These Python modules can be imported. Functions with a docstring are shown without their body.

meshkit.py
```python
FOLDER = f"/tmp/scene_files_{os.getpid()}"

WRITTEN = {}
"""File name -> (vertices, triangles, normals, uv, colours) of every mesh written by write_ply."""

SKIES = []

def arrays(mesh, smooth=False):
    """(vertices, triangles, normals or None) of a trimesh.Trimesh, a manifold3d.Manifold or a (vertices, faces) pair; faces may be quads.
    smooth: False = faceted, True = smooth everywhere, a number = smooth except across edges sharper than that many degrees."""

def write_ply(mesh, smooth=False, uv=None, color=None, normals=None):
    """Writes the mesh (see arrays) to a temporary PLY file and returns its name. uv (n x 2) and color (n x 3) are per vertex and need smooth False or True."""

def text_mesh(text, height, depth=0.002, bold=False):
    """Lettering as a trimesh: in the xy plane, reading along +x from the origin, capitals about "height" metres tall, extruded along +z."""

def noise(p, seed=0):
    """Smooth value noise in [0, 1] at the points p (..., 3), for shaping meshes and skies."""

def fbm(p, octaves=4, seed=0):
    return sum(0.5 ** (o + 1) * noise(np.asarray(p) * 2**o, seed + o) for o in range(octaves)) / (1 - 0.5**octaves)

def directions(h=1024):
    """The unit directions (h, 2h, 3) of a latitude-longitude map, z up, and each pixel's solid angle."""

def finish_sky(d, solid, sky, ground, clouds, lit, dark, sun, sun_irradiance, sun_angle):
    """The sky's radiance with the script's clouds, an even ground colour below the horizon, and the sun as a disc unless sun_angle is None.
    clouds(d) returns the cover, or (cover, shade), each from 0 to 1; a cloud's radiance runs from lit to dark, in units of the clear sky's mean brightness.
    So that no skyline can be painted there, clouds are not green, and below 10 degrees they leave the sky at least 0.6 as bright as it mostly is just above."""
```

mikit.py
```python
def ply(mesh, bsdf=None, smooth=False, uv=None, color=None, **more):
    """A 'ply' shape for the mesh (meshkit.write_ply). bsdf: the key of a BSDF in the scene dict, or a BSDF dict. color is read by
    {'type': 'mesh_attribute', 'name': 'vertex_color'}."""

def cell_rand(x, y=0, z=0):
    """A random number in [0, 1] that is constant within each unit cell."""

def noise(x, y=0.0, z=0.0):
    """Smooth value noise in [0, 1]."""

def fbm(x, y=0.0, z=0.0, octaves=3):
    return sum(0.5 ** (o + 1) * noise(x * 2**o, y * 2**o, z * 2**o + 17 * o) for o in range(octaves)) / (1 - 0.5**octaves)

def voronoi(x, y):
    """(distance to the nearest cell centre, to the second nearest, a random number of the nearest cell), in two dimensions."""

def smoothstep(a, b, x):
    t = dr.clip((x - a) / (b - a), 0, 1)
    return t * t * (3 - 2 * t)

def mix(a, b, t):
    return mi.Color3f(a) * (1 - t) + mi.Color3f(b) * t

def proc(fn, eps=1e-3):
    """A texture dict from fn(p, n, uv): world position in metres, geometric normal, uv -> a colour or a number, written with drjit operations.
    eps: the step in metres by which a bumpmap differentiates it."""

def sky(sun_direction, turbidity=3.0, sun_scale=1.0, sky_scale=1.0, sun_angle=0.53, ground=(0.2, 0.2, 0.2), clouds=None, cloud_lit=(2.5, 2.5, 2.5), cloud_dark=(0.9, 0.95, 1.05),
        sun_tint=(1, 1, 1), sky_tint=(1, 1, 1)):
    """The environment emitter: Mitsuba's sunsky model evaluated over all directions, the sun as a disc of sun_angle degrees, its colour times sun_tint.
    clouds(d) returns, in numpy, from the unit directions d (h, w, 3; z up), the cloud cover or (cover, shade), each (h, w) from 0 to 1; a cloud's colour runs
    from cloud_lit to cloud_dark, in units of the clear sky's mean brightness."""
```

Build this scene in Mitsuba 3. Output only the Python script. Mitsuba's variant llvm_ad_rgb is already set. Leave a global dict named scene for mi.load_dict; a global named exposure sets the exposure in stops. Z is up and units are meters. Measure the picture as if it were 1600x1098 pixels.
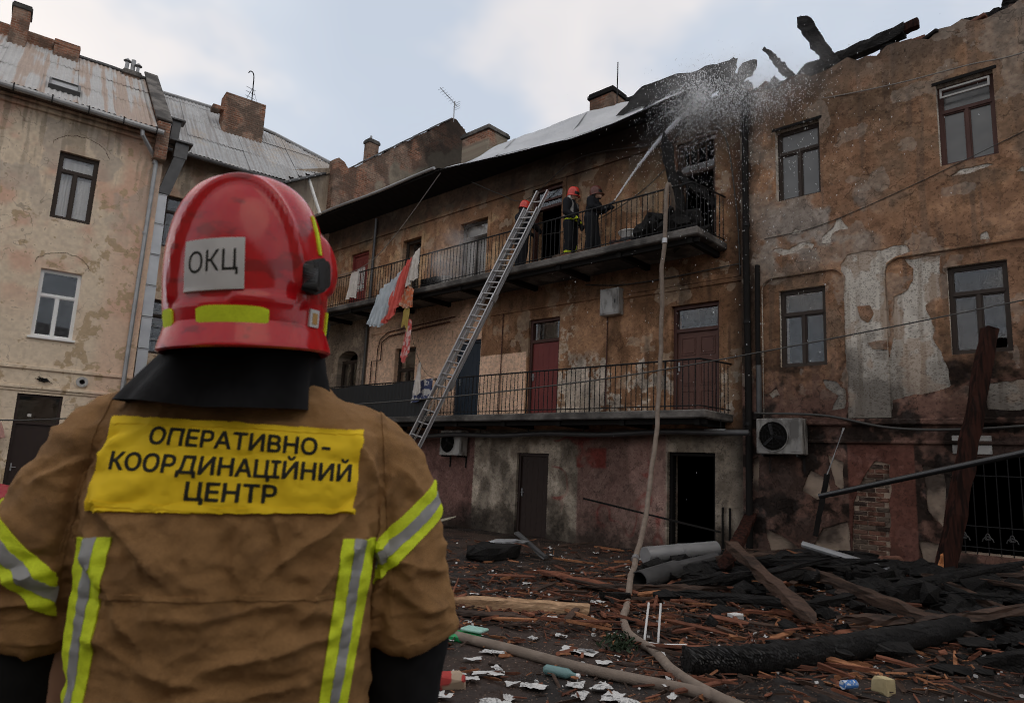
import math, random
import numpy as np, trimesh, drjit as dr, mitsuba as mi, mikit, meshkit
import manifold3d as m3
from shapely.geometry import Polygon, box as sbox, LineString, Point
from shapely.ops import unary_union
from shapely import affinity
from scipy.interpolate import LinearNDInterpolator
from mikit import proc, noise, fbm, voronoi, cell_rand, smoothstep, mix

rng = np.random.default_rng(11)
PI = math.pi
scene, labels = {'type': 'scene'}, {}
T4 = mi.ScalarTransform4f

# ---------------------------------------------------------------- camera, sky, exposure
PITCH, ROLL = math.radians(9.6), math.radians(2.74)
EYE = np.array([0, 0, 1.55])
FW = np.array([0, math.cos(PITCH), math.sin(PITCH)])
UP = np.array([0, -math.sin(PITCH), math.cos(PITCH)]) * math.cos(ROLL) - np.array([math.sin(ROLL), 0, 0])
scene['camera'] = {'type': 'thinlens', 'to_world': T4().look_at(origin=EYE.tolist(), target=(EYE + FW).tolist(), up=UP.tolist()),
                   'fov': 2 * math.degrees(math.atan(800 / 1067)), 'fov_axis': 'x', 'aperture_radius': 0.0016, 'focus_distance': 15.0,
                   'near_clip': 0.05, 'far_clip': 900.0}
exposure = 1.27


def sky_clouds(d):
    s = d / np.maximum(d[..., 2:3] + 0.25, 0.12)
    q = np.stack([s[..., 0] * 1.3 + 3.0, s[..., 1] * 0.9 + 1.0, 0 * s[..., 0]], -1)
    n = meshkit.fbm(q * 1.15 + 5.3, 5, 3)
    m = meshkit.fbm(q * np.array([2.6, 3.6, 1]) + 11.0, 5, 8)
    cover = np.clip((n - 0.36) / 0.2, 0, 1)
    cover = 0.78 + 0.22 * cover * cover * (3 - 2 * cover)
    shade = np.clip((m - 0.34) / 0.30, 0, 1)
    shade = shade * shade * (3 - 2 * shade) * .95
    return cover, shade


scene['sky'] = mikit.sky((0.36, -0.62, 0.78), turbidity=4, sun_scale=0.085, sun_angle=40, sky_scale=1.0, clouds=sky_clouds,
                         cloud_lit=(2.30, 2.17, 2.09), cloud_dark=(1.58, 1.72, 1.92), sun_tint=(1, 0.95, 0.9), sky_tint=(1.9, 1.75, 1.6))

# ---------------------------------------------------------------- helpers
bB, bA = math.radians(-43.3), math.radians(36.5)
P0 = np.array([0.62964, 16.1886, 0.0])
PA = np.array([-11.36795, 16.6039, 0.0])


def frame(p, ang):
    m = np.eye(4)
    c, s = math.cos(ang), math.sin(ang)
    m[:3, 0], m[:3, 1], m[:3, 3] = (c, s, 0), (-s, c, 0), p
    return m


MB, MA = frame(P0, bB), frame(PA, bA)     # local x along the facade, y into the building, z up


def unique(key):
    if key not in USED:
        USED.add(key)
        return key
    i = NUM.get(key, 0) + 1
    while f'{key}_{i:03d}' in USED:
        i += 1
    NUM[key] = i
    USED.add(f'{key}_{i:03d}')
    return f'{key}_{i:03d}'


USED, NUM = set(), {}


def tri(mesh):
    """anything -> Trimesh"""
    if hasattr(mesh, 'to_mesh'):
        q = mesh.to_mesh()
        return trimesh.Trimesh(q.vert_properties[:, :3], q.tri_verts, process=False)
    if isinstance(mesh, (list, tuple)) and not isinstance(mesh[0], np.ndarray):
        return trimesh.util.concatenate([tri(x) for x in mesh])
    if isinstance(mesh, (list, tuple)):
        v, f = np.asarray(mesh[0], float), np.asarray(mesh[1], int)
        if f.shape[1] == 4:
            f = np.vstack([f[:, [0, 1, 2]], f[:, [0, 2, 3]]])
        return trimesh.Trimesh(v, f, process=False)
    return mesh


def xf(v, M):
    return v if M is None else v @ M[:3, :3].T + M[:3, 3]


def add(key, mesh, bsdf, M=None, smooth=False, parent=None, label=None, cat=None, group=None, kind=None, **more):
    key = unique(f'{parent}__{key}' if parent else key)
    m = tri(mesh)
    scene[key] = mikit.ply((xf(np.asarray(m.vertices, float), M), np.asarray(m.faces)), bsdf, smooth, **more)
    tag(key, label, cat, group, kind)
    return key


def tag(key, label=None, cat=None, group=None, kind=None):
    d = {k: v for k, v in (('label', label), ('category', cat), ('group', group), ('kind', kind)) if v}
    if d:
        labels[key] = d


def thing(name, label, cat, group=None):
    k = unique(name)
    tag(k, label, cat, group)
    return k


def sub(parent, name, label=None):
    k = unique(f'{parent}__{name}')
    if label:
        labels[k] = {'label': label}
    return k


BOXF = np.array([[0, 2, 1], [0, 3, 2], [4, 5, 6], [4, 6, 7], [0, 1, 5], [0, 5, 4], [1, 2, 6], [1, 6, 5], [2, 3, 7], [2, 7, 6], [3, 0, 4], [3, 4, 7]])


def bx(x0, x1, y0, y1, z0, z1):
    v = np.array([[x0, y0, z0], [x1, y0, z0], [x1, y1, z0], [x0, y1, z0], [x0, y0, z1], [x1, y0, z1], [x1, y1, z1], [x0, y1, z1]], float)
    return trimesh.Trimesh(v, BOXF, process=False)


def cbx(x0, x1, y0, y1, z0, z1, c=0.01):
    """box with chamfered edges"""
    pts = []
    for sx in (0, 1):
        for sy in (0, 1):
            for sz in (0, 1):
                p = np.array([x1 if sx else x0, y1 if sy else y0, z1 if sz else z0])
                d = np.array([-c if sx else c, -c if sy else c, -c if sz else c])
                for k in range(3):
                    q = p + d
                    q[k] = p[k]
                    pts.append(q)
    return trimesh.convex.convex_hull(np.array(pts))


def tube(points, r, sides=8, caps=True):
    p = np.asarray(points, float)
    r = np.broadcast_to(np.asarray(r, float), (len(p),))
    t = np.gradient(p, axis=0)
    t /= np.linalg.norm(t, axis=1, keepdims=True) + 1e-12
    ref = np.array([0, 0, 1.0]) if abs(t[0][2]) < 0.9 else np.array([1.0, 0, 0])
    a = np.cross(t[0], ref)
    a /= np.linalg.norm(a)
    fr = []
    for i in range(len(p)):
        a = a - t[i] * (a @ t[i])
        a /= np.linalg.norm(a) + 1e-12
        fr.append((a.copy(), np.cross(t[i], a)))
    ang = np.arange(sides) * 2 * PI / sides
    v = np.concatenate([p[i] + r[i] * (np.cos(ang)[:, None] * fr[i][0] + np.sin(ang)[:, None] * fr[i][1]) for i in range(len(p))])
    f = []
    for i in range(len(p) - 1):
        for j in range(sides):
            k = (j + 1) % sides
            f.append([i * sides + j, i * sides + k, (i + 1) * sides + k, (i + 1) * sides + j])
    f = np.array(f)
    f = np.vstack([f[:, [0, 1, 2]], f[:, [0, 2, 3]]])
    if caps:
        n = len(v)
        v = np.vstack([v, p[0], p[-1]])
        e = (len(p) - 1) * sides
        j = np.arange(sides)
        k = (j + 1) % sides
        f = np.vstack([f, np.c_[k, j, np.full(sides, n)], np.c_[e + j, e + k, np.full(sides, n + 1)]])
    return trimesh.Trimesh(v, f, process=False)


def curve(points, n=40):
    """Catmull-Rom through the points"""
    p = np.asarray(points, float)
    p = np.vstack([2 * p[0] - p[1], p, 2 * p[-1] - p[-2]])
    out = []
    seg = len(p) - 3
    per = max(2, n // seg)
    for i in range(seg):
        a, b, c, d = p[i:i + 4]
        for s in np.arange(per) / per:
            out.append(0.5 * (2 * b + (c - a) * s + (2 * a - 5 * b + 4 * c - d) * s * s + (3 * b - a - 3 * c + d) * s ** 3))
    out.append(p[-2])
    return np.array(out)


def basis(d, roll=0.0):
    d = np.asarray(d, float)
    d = d / np.linalg.norm(d)
    ref = np.array([0, 0, 1.0]) if abs(d[2]) < 0.95 else np.array([0, 1.0, 0])
    a = np.cross(d, ref)
    a /= np.linalg.norm(a)
    b = np.cross(a, d)
    c, s = math.cos(roll), math.sin(roll)
    return d, a * c + b * s, b * c - a * s


def timber(p, q, w, h, roll=0.0, n=10, rough=0.02, seed=0, ends=(0.0, 0.0), taper=(1, 1)):
    """a beam from p to q with worn faces; ends: how far its ends are broken or burnt to points"""
    p, q = np.asarray(p, float), np.asarray(q, float)
    d, a, b = basis(q - p, roll)
    L = np.linalg.norm(q - p)
    r = np.random.default_rng(seed)
    ring = np.array([(-.5, -.5), (0, -.52), (.5, -.5), (.52, 0), (.5, .5), (0, .52), (-.5, .5), (-.52, 0)])
    k = len(ring)
    v = []
    for i in range(n + 1):
        t = i / n
        s = 1.0
        for e, tt in ((ends[0], t * L), (ends[1], (1 - t) * L)):
            if e > 0 and tt < e:
                s = min(s, 0.25 + 0.75 * tt / e)
        tp = taper[0] + (taper[1] - taper[0]) * t
        c = p + d * (t * L)
        jit = r.normal(0, rough, (k, 2))
        along = r.normal(0, rough * 1.5, k) if i in (0, n) else np.zeros(k)
        for (x, y), (jx, jy), al in zip(ring, jit, along):
            v.append(c + a * (x * w * s * tp + jx) + b * (y * h * s * tp + jy) + d * al)
    v = np.array(v)
    f = []
    for i in range(n):
        for j in range(k):
            m = (j + 1) % k
            f += [[i * k + j, i * k + m, (i + 1) * k + m], [i * k + j, (i + 1) * k + m, (i + 1) * k + j]]
    for j in range(1, k - 1):
        f += [[0, j + 1, j], [n * k, n * k + j, n * k + j + 1]]
    return trimesh.Trimesh(v, np.array(f), process=False)


def splinter(p, ang, L, w, h, tilt=0.0, seed=0, roll=0.0):
    """a small broken plank lying at p (world), pointed ends; about 20 triangles"""
    r = np.random.default_rng(seed)
    d = np.array([math.cos(ang) * math.cos(tilt), math.sin(ang) * math.cos(tilt), math.sin(tilt)])
    d, a, b = basis(d, roll)
    xs = [-.5, -.5 + r.uniform(.05, .3), .5 - r.uniform(.05, .3), .5]
    ws = [r.uniform(.1, .9), 1, r.uniform(.8, 1.05), r.uniform(.08, .8)]
    off = [r.uniform(-.4, .4), 0, 0, r.uniform(-.4, .4)]
    v = []
    for x, s, o in zip(xs, ws, off):
        for (i, j) in ((-1, -1), (1, -1), (1, 1), (-1, 1)):
            v.append(p + d * (x * L) + a * ((i * s * .5 + o * .4) * w) + b * (j * .5 * h * max(s, .5)))
    f = []
    for i in range(3):
        for j in range(4):
            m = (j + 1) % 4
            f += [[i * 4 + j, i * 4 + m, i * 4 + 4 + m], [i * 4 + j, i * 4 + 4 + m, i * 4 + 4 + j]]
    f += [[0, 2, 1], [0, 3, 2], [12, 13, 14], [12, 14, 15]]
    return trimesh.Trimesh(np.array(v), np.array(f), process=False)


def slab(poly, y0, y1):
    """a polygon in (x, z) as a wall from depth y0 (front) to y1"""
    out = []
    for g in getattr(poly, 'geoms', [poly]):
        if g.is_empty or g.area < 1e-5:
            continue
        m = trimesh.creation.extrude_polygon(g, y1 - y0, engine='earcut')
        v = m.vertices
        out.append(trimesh.Trimesh(np.c_[v[:, 0], y1 - v[:, 2], v[:, 1]], m.faces, process=False))
    return trimesh.util.concatenate(out)


def ragged(poly, amp=0.03, step=0.05, seed=0, freq=4.0):
    """the polygon with an uneven, torn outline"""
    ring = poly.exterior
    n = max(12, int(ring.length / step))
    pts = np.array([ring.interpolate(i / n, normalized=True).coords[0] for i in range(n)])
    q = np.c_[pts * freq, np.full(n, seed * 3.7)]
    off = np.c_[meshkit.fbm(q, 4, seed) - .5, meshkit.fbm(q + 31.7, 4, seed + 9) - .5]
    out = Polygon(pts + off * amp * 4).buffer(0)
    return out if out.geom_type == 'Polygon' else max(out.geoms, key=lambda g: g.area)


def loft(rings, caps=True):
    """rings: (n, k, 3) closed cross-sections"""
    R = np.asarray(rings, float)
    n, k = R.shape[:2]
    v = R.reshape(-1, 3)
    f = []
    for i in range(n - 1):
        for j in range(k):
            m = (j + 1) % k
            f += [[i * k + j, i * k + m, (i + 1) * k + m], [i * k + j, (i + 1) * k + m, (i + 1) * k + j]]
    if caps:
        v = np.vstack([v, R[0].mean(0), R[-1].mean(0)])
        for j in range(k):
            m = (j + 1) % k
            f += [[m, j, n * k], [(n - 1) * k + j, (n - 1) * k + m, n * k + 1]]
    return trimesh.Trimesh(v, np.array(f), process=False)


def fix(m):
    m = tri(m)
    m = trimesh.Trimesh(m.vertices, m.faces, process=True)
    m.fix_normals()
    return m


def man(m):
    m = fix(m)
    return m3.Manifold(m3.Mesh(np.asarray(m.vertices, np.float32), np.asarray(m.faces, np.uint32)))


# ---------------------------------------------------------------- materials
def bsdf(name, col, rough=0.8, spec=0.3, metal=0.0, bump=None, bscale=0.01, eps=2e-3, **more):
    def c(x):
        if callable(x):
            return proc(x)
        return {'type': 'rgb', 'value': list(map(float, x))} if isinstance(x, (tuple, list)) else x
    d = {'type': 'principled', 'base_color': c(col), 'roughness': c(rough), 'specular': spec, **more}
    if metal:
        d['metallic'] = metal
    if bump is not None:
        d = {'type': 'bumpmap', 'arbitrary': proc(bump, eps=eps), 'scale': bscale, 'bsdf': d}
    scene['mat_' + name] = {'type': 'twosided', 'bsdf': d}
    return 'mat_' + name


def onB(p):
    x, y = p.x - P0[0], p.y - P0[1]
    return x * MB[0, 0] + y * MB[1, 0], p.z


def onA(p):
    x, y = p.x - PA[0], p.y - PA[1]
    return x * MA[0, 0] + y * MA[1, 0], p.z


def band(x, a, b, s=0.06):
    return smoothstep(a - s, a + s, x) * (1 - smoothstep(b - s, b + s, x))


def c3(r, g, b):
    return mi.Color3f(r, g, b)


def plaster_bump(p, n, uv):
    q = 0.6 * fbm(p.x * 9, p.y * 9, p.z * 9, octaves=3) + 0.4 * fbm(p.x * 45, p.y * 45, p.z * 45, octaves=2)
    return q


def brownwall(p, n, uv):
    u, v = onB(p)
    n1, n2 = fbm(u * .8, v * .8, 2.0, octaves=3), fbm(u * 3.1, v * 2.6, 7.0, octaves=4)
    n3, st = fbm(u * 17, v * 17, 1.0, octaves=2), fbm(u * 7, v * .7, 4.0, octaves=3)
    w = (n2 - .5) * .5 + (n3 - .5) * .15
    c = mix((.27, .142, .078), (.43, .240, .135), smoothstep(.3, .7, n2 * .6 + n1 * .4))
    c = mix(c, c3(.25, .14, .08), smoothstep(.5, .72, st) * .7)
    # second floor: clean peach paint at the far end, a lower patch beside the red door
    peach = band(u, -7.05, -1.98, .02) * band(v, 2.6, 6.3, .1)
    low = band(u, -2.0, -.38, .01) * (1 - smoothstep(4.33, 4.36, v)) * smoothstep(2.6, 2.62, v)
    pc = mix((.80, .53, .36), (.86, .60, .43), n1) * (0.92 + .16 * n3)
    c = mix(c, pc, dr.maximum(peach * .95, low))
    # unpainted grey-brown end
    c = mix(c, mix((.20, .16, .125), (.30, .24, .185), n2), (1 - smoothstep(-7.1, -7.0, u)) * band(v, 2.6, 6.2, .1))
    # dirty third floor, sooted under the eaves and where the roof burned
    c = mix(c, c3(.62, .42, .24), band(v, 6.2, 9, .1) * smoothstep(.5, .68, n2 + (n1 - .5) * .5) * .6)
    soot = smoothstep(7.9, 8.9, v + w * 1.6) * .88
    soot = dr.maximum(soot, smoothstep(7.2, 8.6, v + w * 2.4) * smoothstep(0.3, 2.6, u) * .7)
    soot = dr.maximum(soot, smoothstep(4.75, 5.15, u + w * .3) * .75)
    soot = dr.maximum(soot, band(v, 5.3, 6.2, .3) * .5 * smoothstep(.35, .6, n1 + w))
    soot = dr.maximum(soot, smoothstep(2.5, 3.5, u) * band(v, 2.7, 9, .3) * smoothstep(.5, .64, n2 * .5 + st * .5) * .5)
    # flaked whitewash low on the second floor
    fl = smoothstep(.50, .56, n2 * .7 + n3 * .3 + .22 * band(u, .9, 1.9, .3) - .2 * smoothstep(3.3, 4.2, v)) * band(v, 2.7, 4.1, .2) * smoothstep(.2, .5, u)
    c = mix(c, mix((.52, .44, .36), (.66, .58, .48), n3), fl * .9)
    fl2 = smoothstep(.6, .64, n2 * .55 + n3 * .45) * band(v, 2.7, 6, .2) * band(u, .6, 1.1, .2)
    c = mix(c, c3(.55, .46, .36), fl2 * .7)
    # ground floor: beige, dull red paint and scrawls
    g = 1 - smoothstep(2.42, 2.5, v)
    beige = mix((.25, .205, .16), (.46, .39, .31), smoothstep(.35, .65, n2))
    red = mix((.14, .075, .065), (.24, .135, .115), n2)
    gc = mix(beige, red, 1 - smoothstep(-2.03, -1.99, u + w * .05))
    gc = mix(gc, mix((.22, .115, .095), (.40, .27, .225), n1 * .5 + n2 * .5), band(u, 1.3, 3.5, .03))
    scr = dr.abs(fbm(u * 1.5 + 3, v * 1.5, 3.0, octaves=2) - .5)
    gc = mix(gc, c3(.28, .06, .05), (1 - smoothstep(.006, .034, scr)) * band(u, .6, 3.5, .1) * smoothstep(.40, .55, n1) * .7)
    gc = mix(gc, c3(.30, .075, .06), band(u, 1.27, 2.05, .03) * band(v, 1.62, 2.05, .04) * smoothstep(.3, .5, n2))
    gc = mix(gc, c3(.32, .08, .07), band(u, 1.28, 1.95, .1) * smoothstep(.48, .62, n1 + w * .4) * .7)
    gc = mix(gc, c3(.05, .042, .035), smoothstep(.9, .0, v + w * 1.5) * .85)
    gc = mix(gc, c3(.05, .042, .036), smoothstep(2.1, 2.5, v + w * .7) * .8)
    c = mix(c, gc, g)
    n5, n6 = fbm(u * 6.3 + 4, v * 6.3, 5.0, octaves=5), fbm(u * 41, v * 41, 3.0, octaves=3)
    keep = 1 - .8 * dr.maximum(peach, low)
    c = mix(c, c * .55, smoothstep(.56, .62, n5 * .8 + n6 * .2) * .45 * keep)
    c = mix(c, c * 1.35 + .02, smoothstep(.585, .615, fbm(u * 4.1 + 8, v * 4.1 + 1, 7.0, octaves=5)) * .4 * keep)
    c = mix(c, c * .5, smoothstep(.64, .70, n6) * .55)
    cr = dr.abs(fbm(u * 1.2 + 9, v * 1.2, 4.0, octaves=5) - .5)
    c = mix(c, c * .35, (1 - smoothstep(.0015, .006, cr)) * .7)
    damp = smoothstep(.50, .60, fbm(u * .9 + 5, v * .55, 12.0, octaves=4)) * keep
    c = mix(c, c * .48, damp * .75)
    pl = smoothstep(.60, .615, fbm(u * 2.3 + 1, v * 2.3 + 7, 14.0, octaves=6)) * keep * smoothstep(2.6, 2.9, v)
    c = mix(c, mix((.40, .31, .22), (.55, .45, .34), n3), pl * .38)
    c = mix(c, c3(.018, .016, .015), dr.clip(soot, 0, .93))
    return c * (.76 + .48 * n3)


def rustcoat(p, n, uv):
    u, v = onB(p)
    n1, n2 = fbm(u * .7, v * .7, 5.0, octaves=3), fbm(u * 2.7, v * 2.7, 3.0, octaves=4)
    n3, st = fbm(u * 19, v * 19, 1.0, octaves=2), fbm(u * 9, v * .6, 8.0, octaves=3)
    w = (n2 - .5) * .6 + (n3 - .5) * .15
    c = mix((.25, .140, .085), (.38, .215, .125), smoothstep(.3, .7, n2))
    c = mix(c, c3(.56, .31, .17), smoothstep(.48, .62, n1 * .5 + n2 * .5 + .05 * smoothstep(7.5, 9.5, u)) * smoothstep(6.0, 7.5, v) * .85)
    c = mix(c, c3(.13, .095, .07), smoothstep(.45, .6, n1 * .55 + n2 * .45) * .75)
    c = mix(c, c3(.16, .11, .08), smoothstep(.55, .7, st) * .55)
    c = mix(c, c3(.30, .265, .235), band(u, 5.5, 7.4, .4) * band(v, 5.4, 6.6, .3) * smoothstep(.40, .56, n2) * .75)
    c = mix(c, c3(.085, .07, .06), smoothstep(8.3, 9.1, v + w) * .6)
    c = mix(c, c3(.03, .027, .025), (1 - smoothstep(5.25, 5.62, u + w * .35)) * .85)
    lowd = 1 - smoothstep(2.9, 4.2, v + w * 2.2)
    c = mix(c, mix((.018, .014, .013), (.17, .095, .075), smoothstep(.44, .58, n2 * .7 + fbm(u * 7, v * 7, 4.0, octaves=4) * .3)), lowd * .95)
    paint = band(u, 6.92, 7.9, .015) * band(v, .2, 2.2, .05)
    c = mix(c, mix((.10, .042, .032), (.19, .08, .06), n2), paint * .9)
    c = mix(c, c3(.04, .032, .028), smoothstep(.52, .62, n1 * .4 + n2 * .6) * (1 - smoothstep(2.3, 2.6, v)) * .65)
    n5, n6 = fbm(u * 6.3 + 11, v * 6.3, 9.0, octaves=5), fbm(u * 41, v * 41, 2.0, octaves=3)
    c = mix(c, c * .55, smoothstep(.56, .60, n5 * .8 + n6 * .2) * .5)
    c = mix(c, c * 1.35 + .02, smoothstep(.585, .615, fbm(u * 4.1 + 3, v * 4.1 + 5, 6.0, octaves=5)) * .45)
    c = mix(c, c * .5, smoothstep(.64, .70, n6) * .6)
    c = mix(c, c * .5, smoothstep(.50, .60, fbm(u * .8 + 8, v * .5, 16.0, octaves=4)) * .7)
    pl = smoothstep(.615, .63, fbm(u * 2.1 + 4, v * 2.1 + 2, 18.0, octaves=6)) * smoothstep(2.8, 3.4, v)
    c = mix(c, mix((.30, .26, .22), (.44, .39, .33), n3), pl * .3)
    cr = dr.abs(fbm(u * 1.3 + 2, v * 1.3, 8.0, octaves=5) - .5)
    c = mix(c, c * .35, (1 - smoothstep(.0015, .006, cr)) * .7)
    return c * (.75 + .5 * n3)


def pits(u, v):
    wu, wv = u + .03 * (fbm(u * 9, v * 9, 2.0, octaves=2) - .5), v + .03 * (fbm(u * 9, v * 9, 6.0, octaves=2) - .5)
    d, _, r = voronoi(wu * 15, wv * 27)
    d2, _, r2 = voronoi(wu * 31 + 3, wv * 47)
    den = smoothstep(.3, .6, fbm(u * 2.2, v * 2.2, 17.0, octaves=3))
    return dr.maximum((1 - smoothstep(.10, .10 + .35 * r, d)) * smoothstep(.45, .6, r + .3 * (den - .5)), (1 - smoothstep(.12, .38, d2)) * smoothstep(.62, .75, r2 + .3 * (den - .5)))


def pitted(p, n, uv):
    u, v = onB(p)
    n2, n3 = fbm(u * 3, v * 3, 13.0, octaves=4), fbm(u * 15, v * 15, 3.0, octaves=3)
    st = fbm(u * 11, v * .7, 5.0, octaves=4)
    c = mix((.46, .42, .365), (.66, .62, .55), n3 * .6 + n2 * .4)
    c = mix(c, c3(.28, .225, .175), smoothstep(.50, .66, st) * .5)
    c = mix(c, c3(.13, .10, .08), pits(u, v) * .6)
    c = mix(c, c3(.30, .19, .12), smoothstep(.56, .64, n2) * .5)
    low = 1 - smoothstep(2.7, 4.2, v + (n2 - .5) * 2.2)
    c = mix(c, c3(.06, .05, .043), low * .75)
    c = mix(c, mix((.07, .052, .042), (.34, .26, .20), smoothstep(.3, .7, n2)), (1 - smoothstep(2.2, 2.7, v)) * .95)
    return c


def pitted_bump(p, n, uv):
    u, v = onB(p)
    return -pits(u, v) + .8 * fbm(u * 20, v * 20, 3.0, octaves=3)


def beigewall(p, n, uv):
    u, v = onA(p)
    z = p.x * .3 - p.y * .2
    n1, n2 = fbm(u * .6, v * .6, z, octaves=3), fbm(u * 2.2, v * 2.0, z + 5, octaves=5)
    n3, n4 = fbm(u * 13, v * 13, z, octaves=3), fbm(u * 4.5 + 9, v * 4.5, z, octaves=4)
    c = mix((.60, .485, .355), (.72, .61, .47), n3)
    pink = smoothstep(.48, .62, n1 * .5 + n2 * .5) * smoothstep(4.3, 5.8, v) + band(u, 1.0, 2.2, .2) * .6
    c = mix(c, c3(.62, .40, .29), dr.clip(pink, 0, 1) * .9)
    ochre = smoothstep(.57, .61, n4 * .5 + n2 * .33 + n3 * .17 + .07 * band(u, .6, 1.7, .3) - .06 * smoothstep(6.0, 9.0, v))
    c = mix(c, mix((.36, .26, .155), (.46, .34, .21), n3), ochre * .85)
    grey = smoothstep(.52, .6, fbm(u * 1.7, v * 1.5, 31.0, octaves=4)) * smoothstep(6.0, 8.5, v)
    c = mix(c, c3(.42, .36, .30), grey * .6)
    st = fbm(u * 8, v * .8, 3.0, octaves=3)
    c = mix(c, c3(.26, .205, .15), smoothstep(.52, .68, st) * smoothstep(6.5, 10, v) * .6)
    c = mix(c, c3(.12, .09, .07), smoothstep(9.4, 10.4, v + (n2 - .5) * .9) * .6)
    cr = dr.abs(fbm(u * 1.1 + 7, v * 1.1, 2.0, octaves=4) - .5)
    c = mix(c, c3(.10, .07, .05), (1 - smoothstep(.001, .005, cr)) * .4)
    pit = smoothstep(.70, .76, n3)
    c = mix(c, c3(.25, .18, .12), pit * .5)
    return c * (.85 + .3 * n3)


def brickface(p, n, uv):
    u, v = onB(p)
    q = (p.x - P0[0]) * MB[0, 1] + (p.y - P0[1]) * MB[1, 1]
    h = u + q
    row = dr.floor(v / .075)
    x = h / .26 + .5 * (row - 2 * dr.floor(row / 2))
    fx, fz = x - dr.floor(x), v / .075 - row
    mort = dr.maximum(1 - smoothstep(.02, .07, dr.minimum(fx, 1 - fx)), 1 - smoothstep(.06, .2, dr.minimum(fz, 1 - fz)))
    r = cell_rand(dr.floor(x), row, 3)
    n2 = fbm(h * 2.5, v * 2.5, 3.0, octaves=4)
    c = mix((.16, .072, .046), (.35, .16, .10), r)
    c = mix(c, c3(.25, .205, .165), smoothstep(.42, .6, fbm(h * 1.7 + 4, v * 1.7, 8.0, octaves=4)) * .5)
    c = mix(c, c3(.30, .25, .2), mort * .8)
    c = mix(c, c3(.10, .075, .06), smoothstep(.45, .65, n2) * .7)
    return c * (.75 + .5 * fbm(h * 30, v * 30, 1.0, octaves=2))


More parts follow.
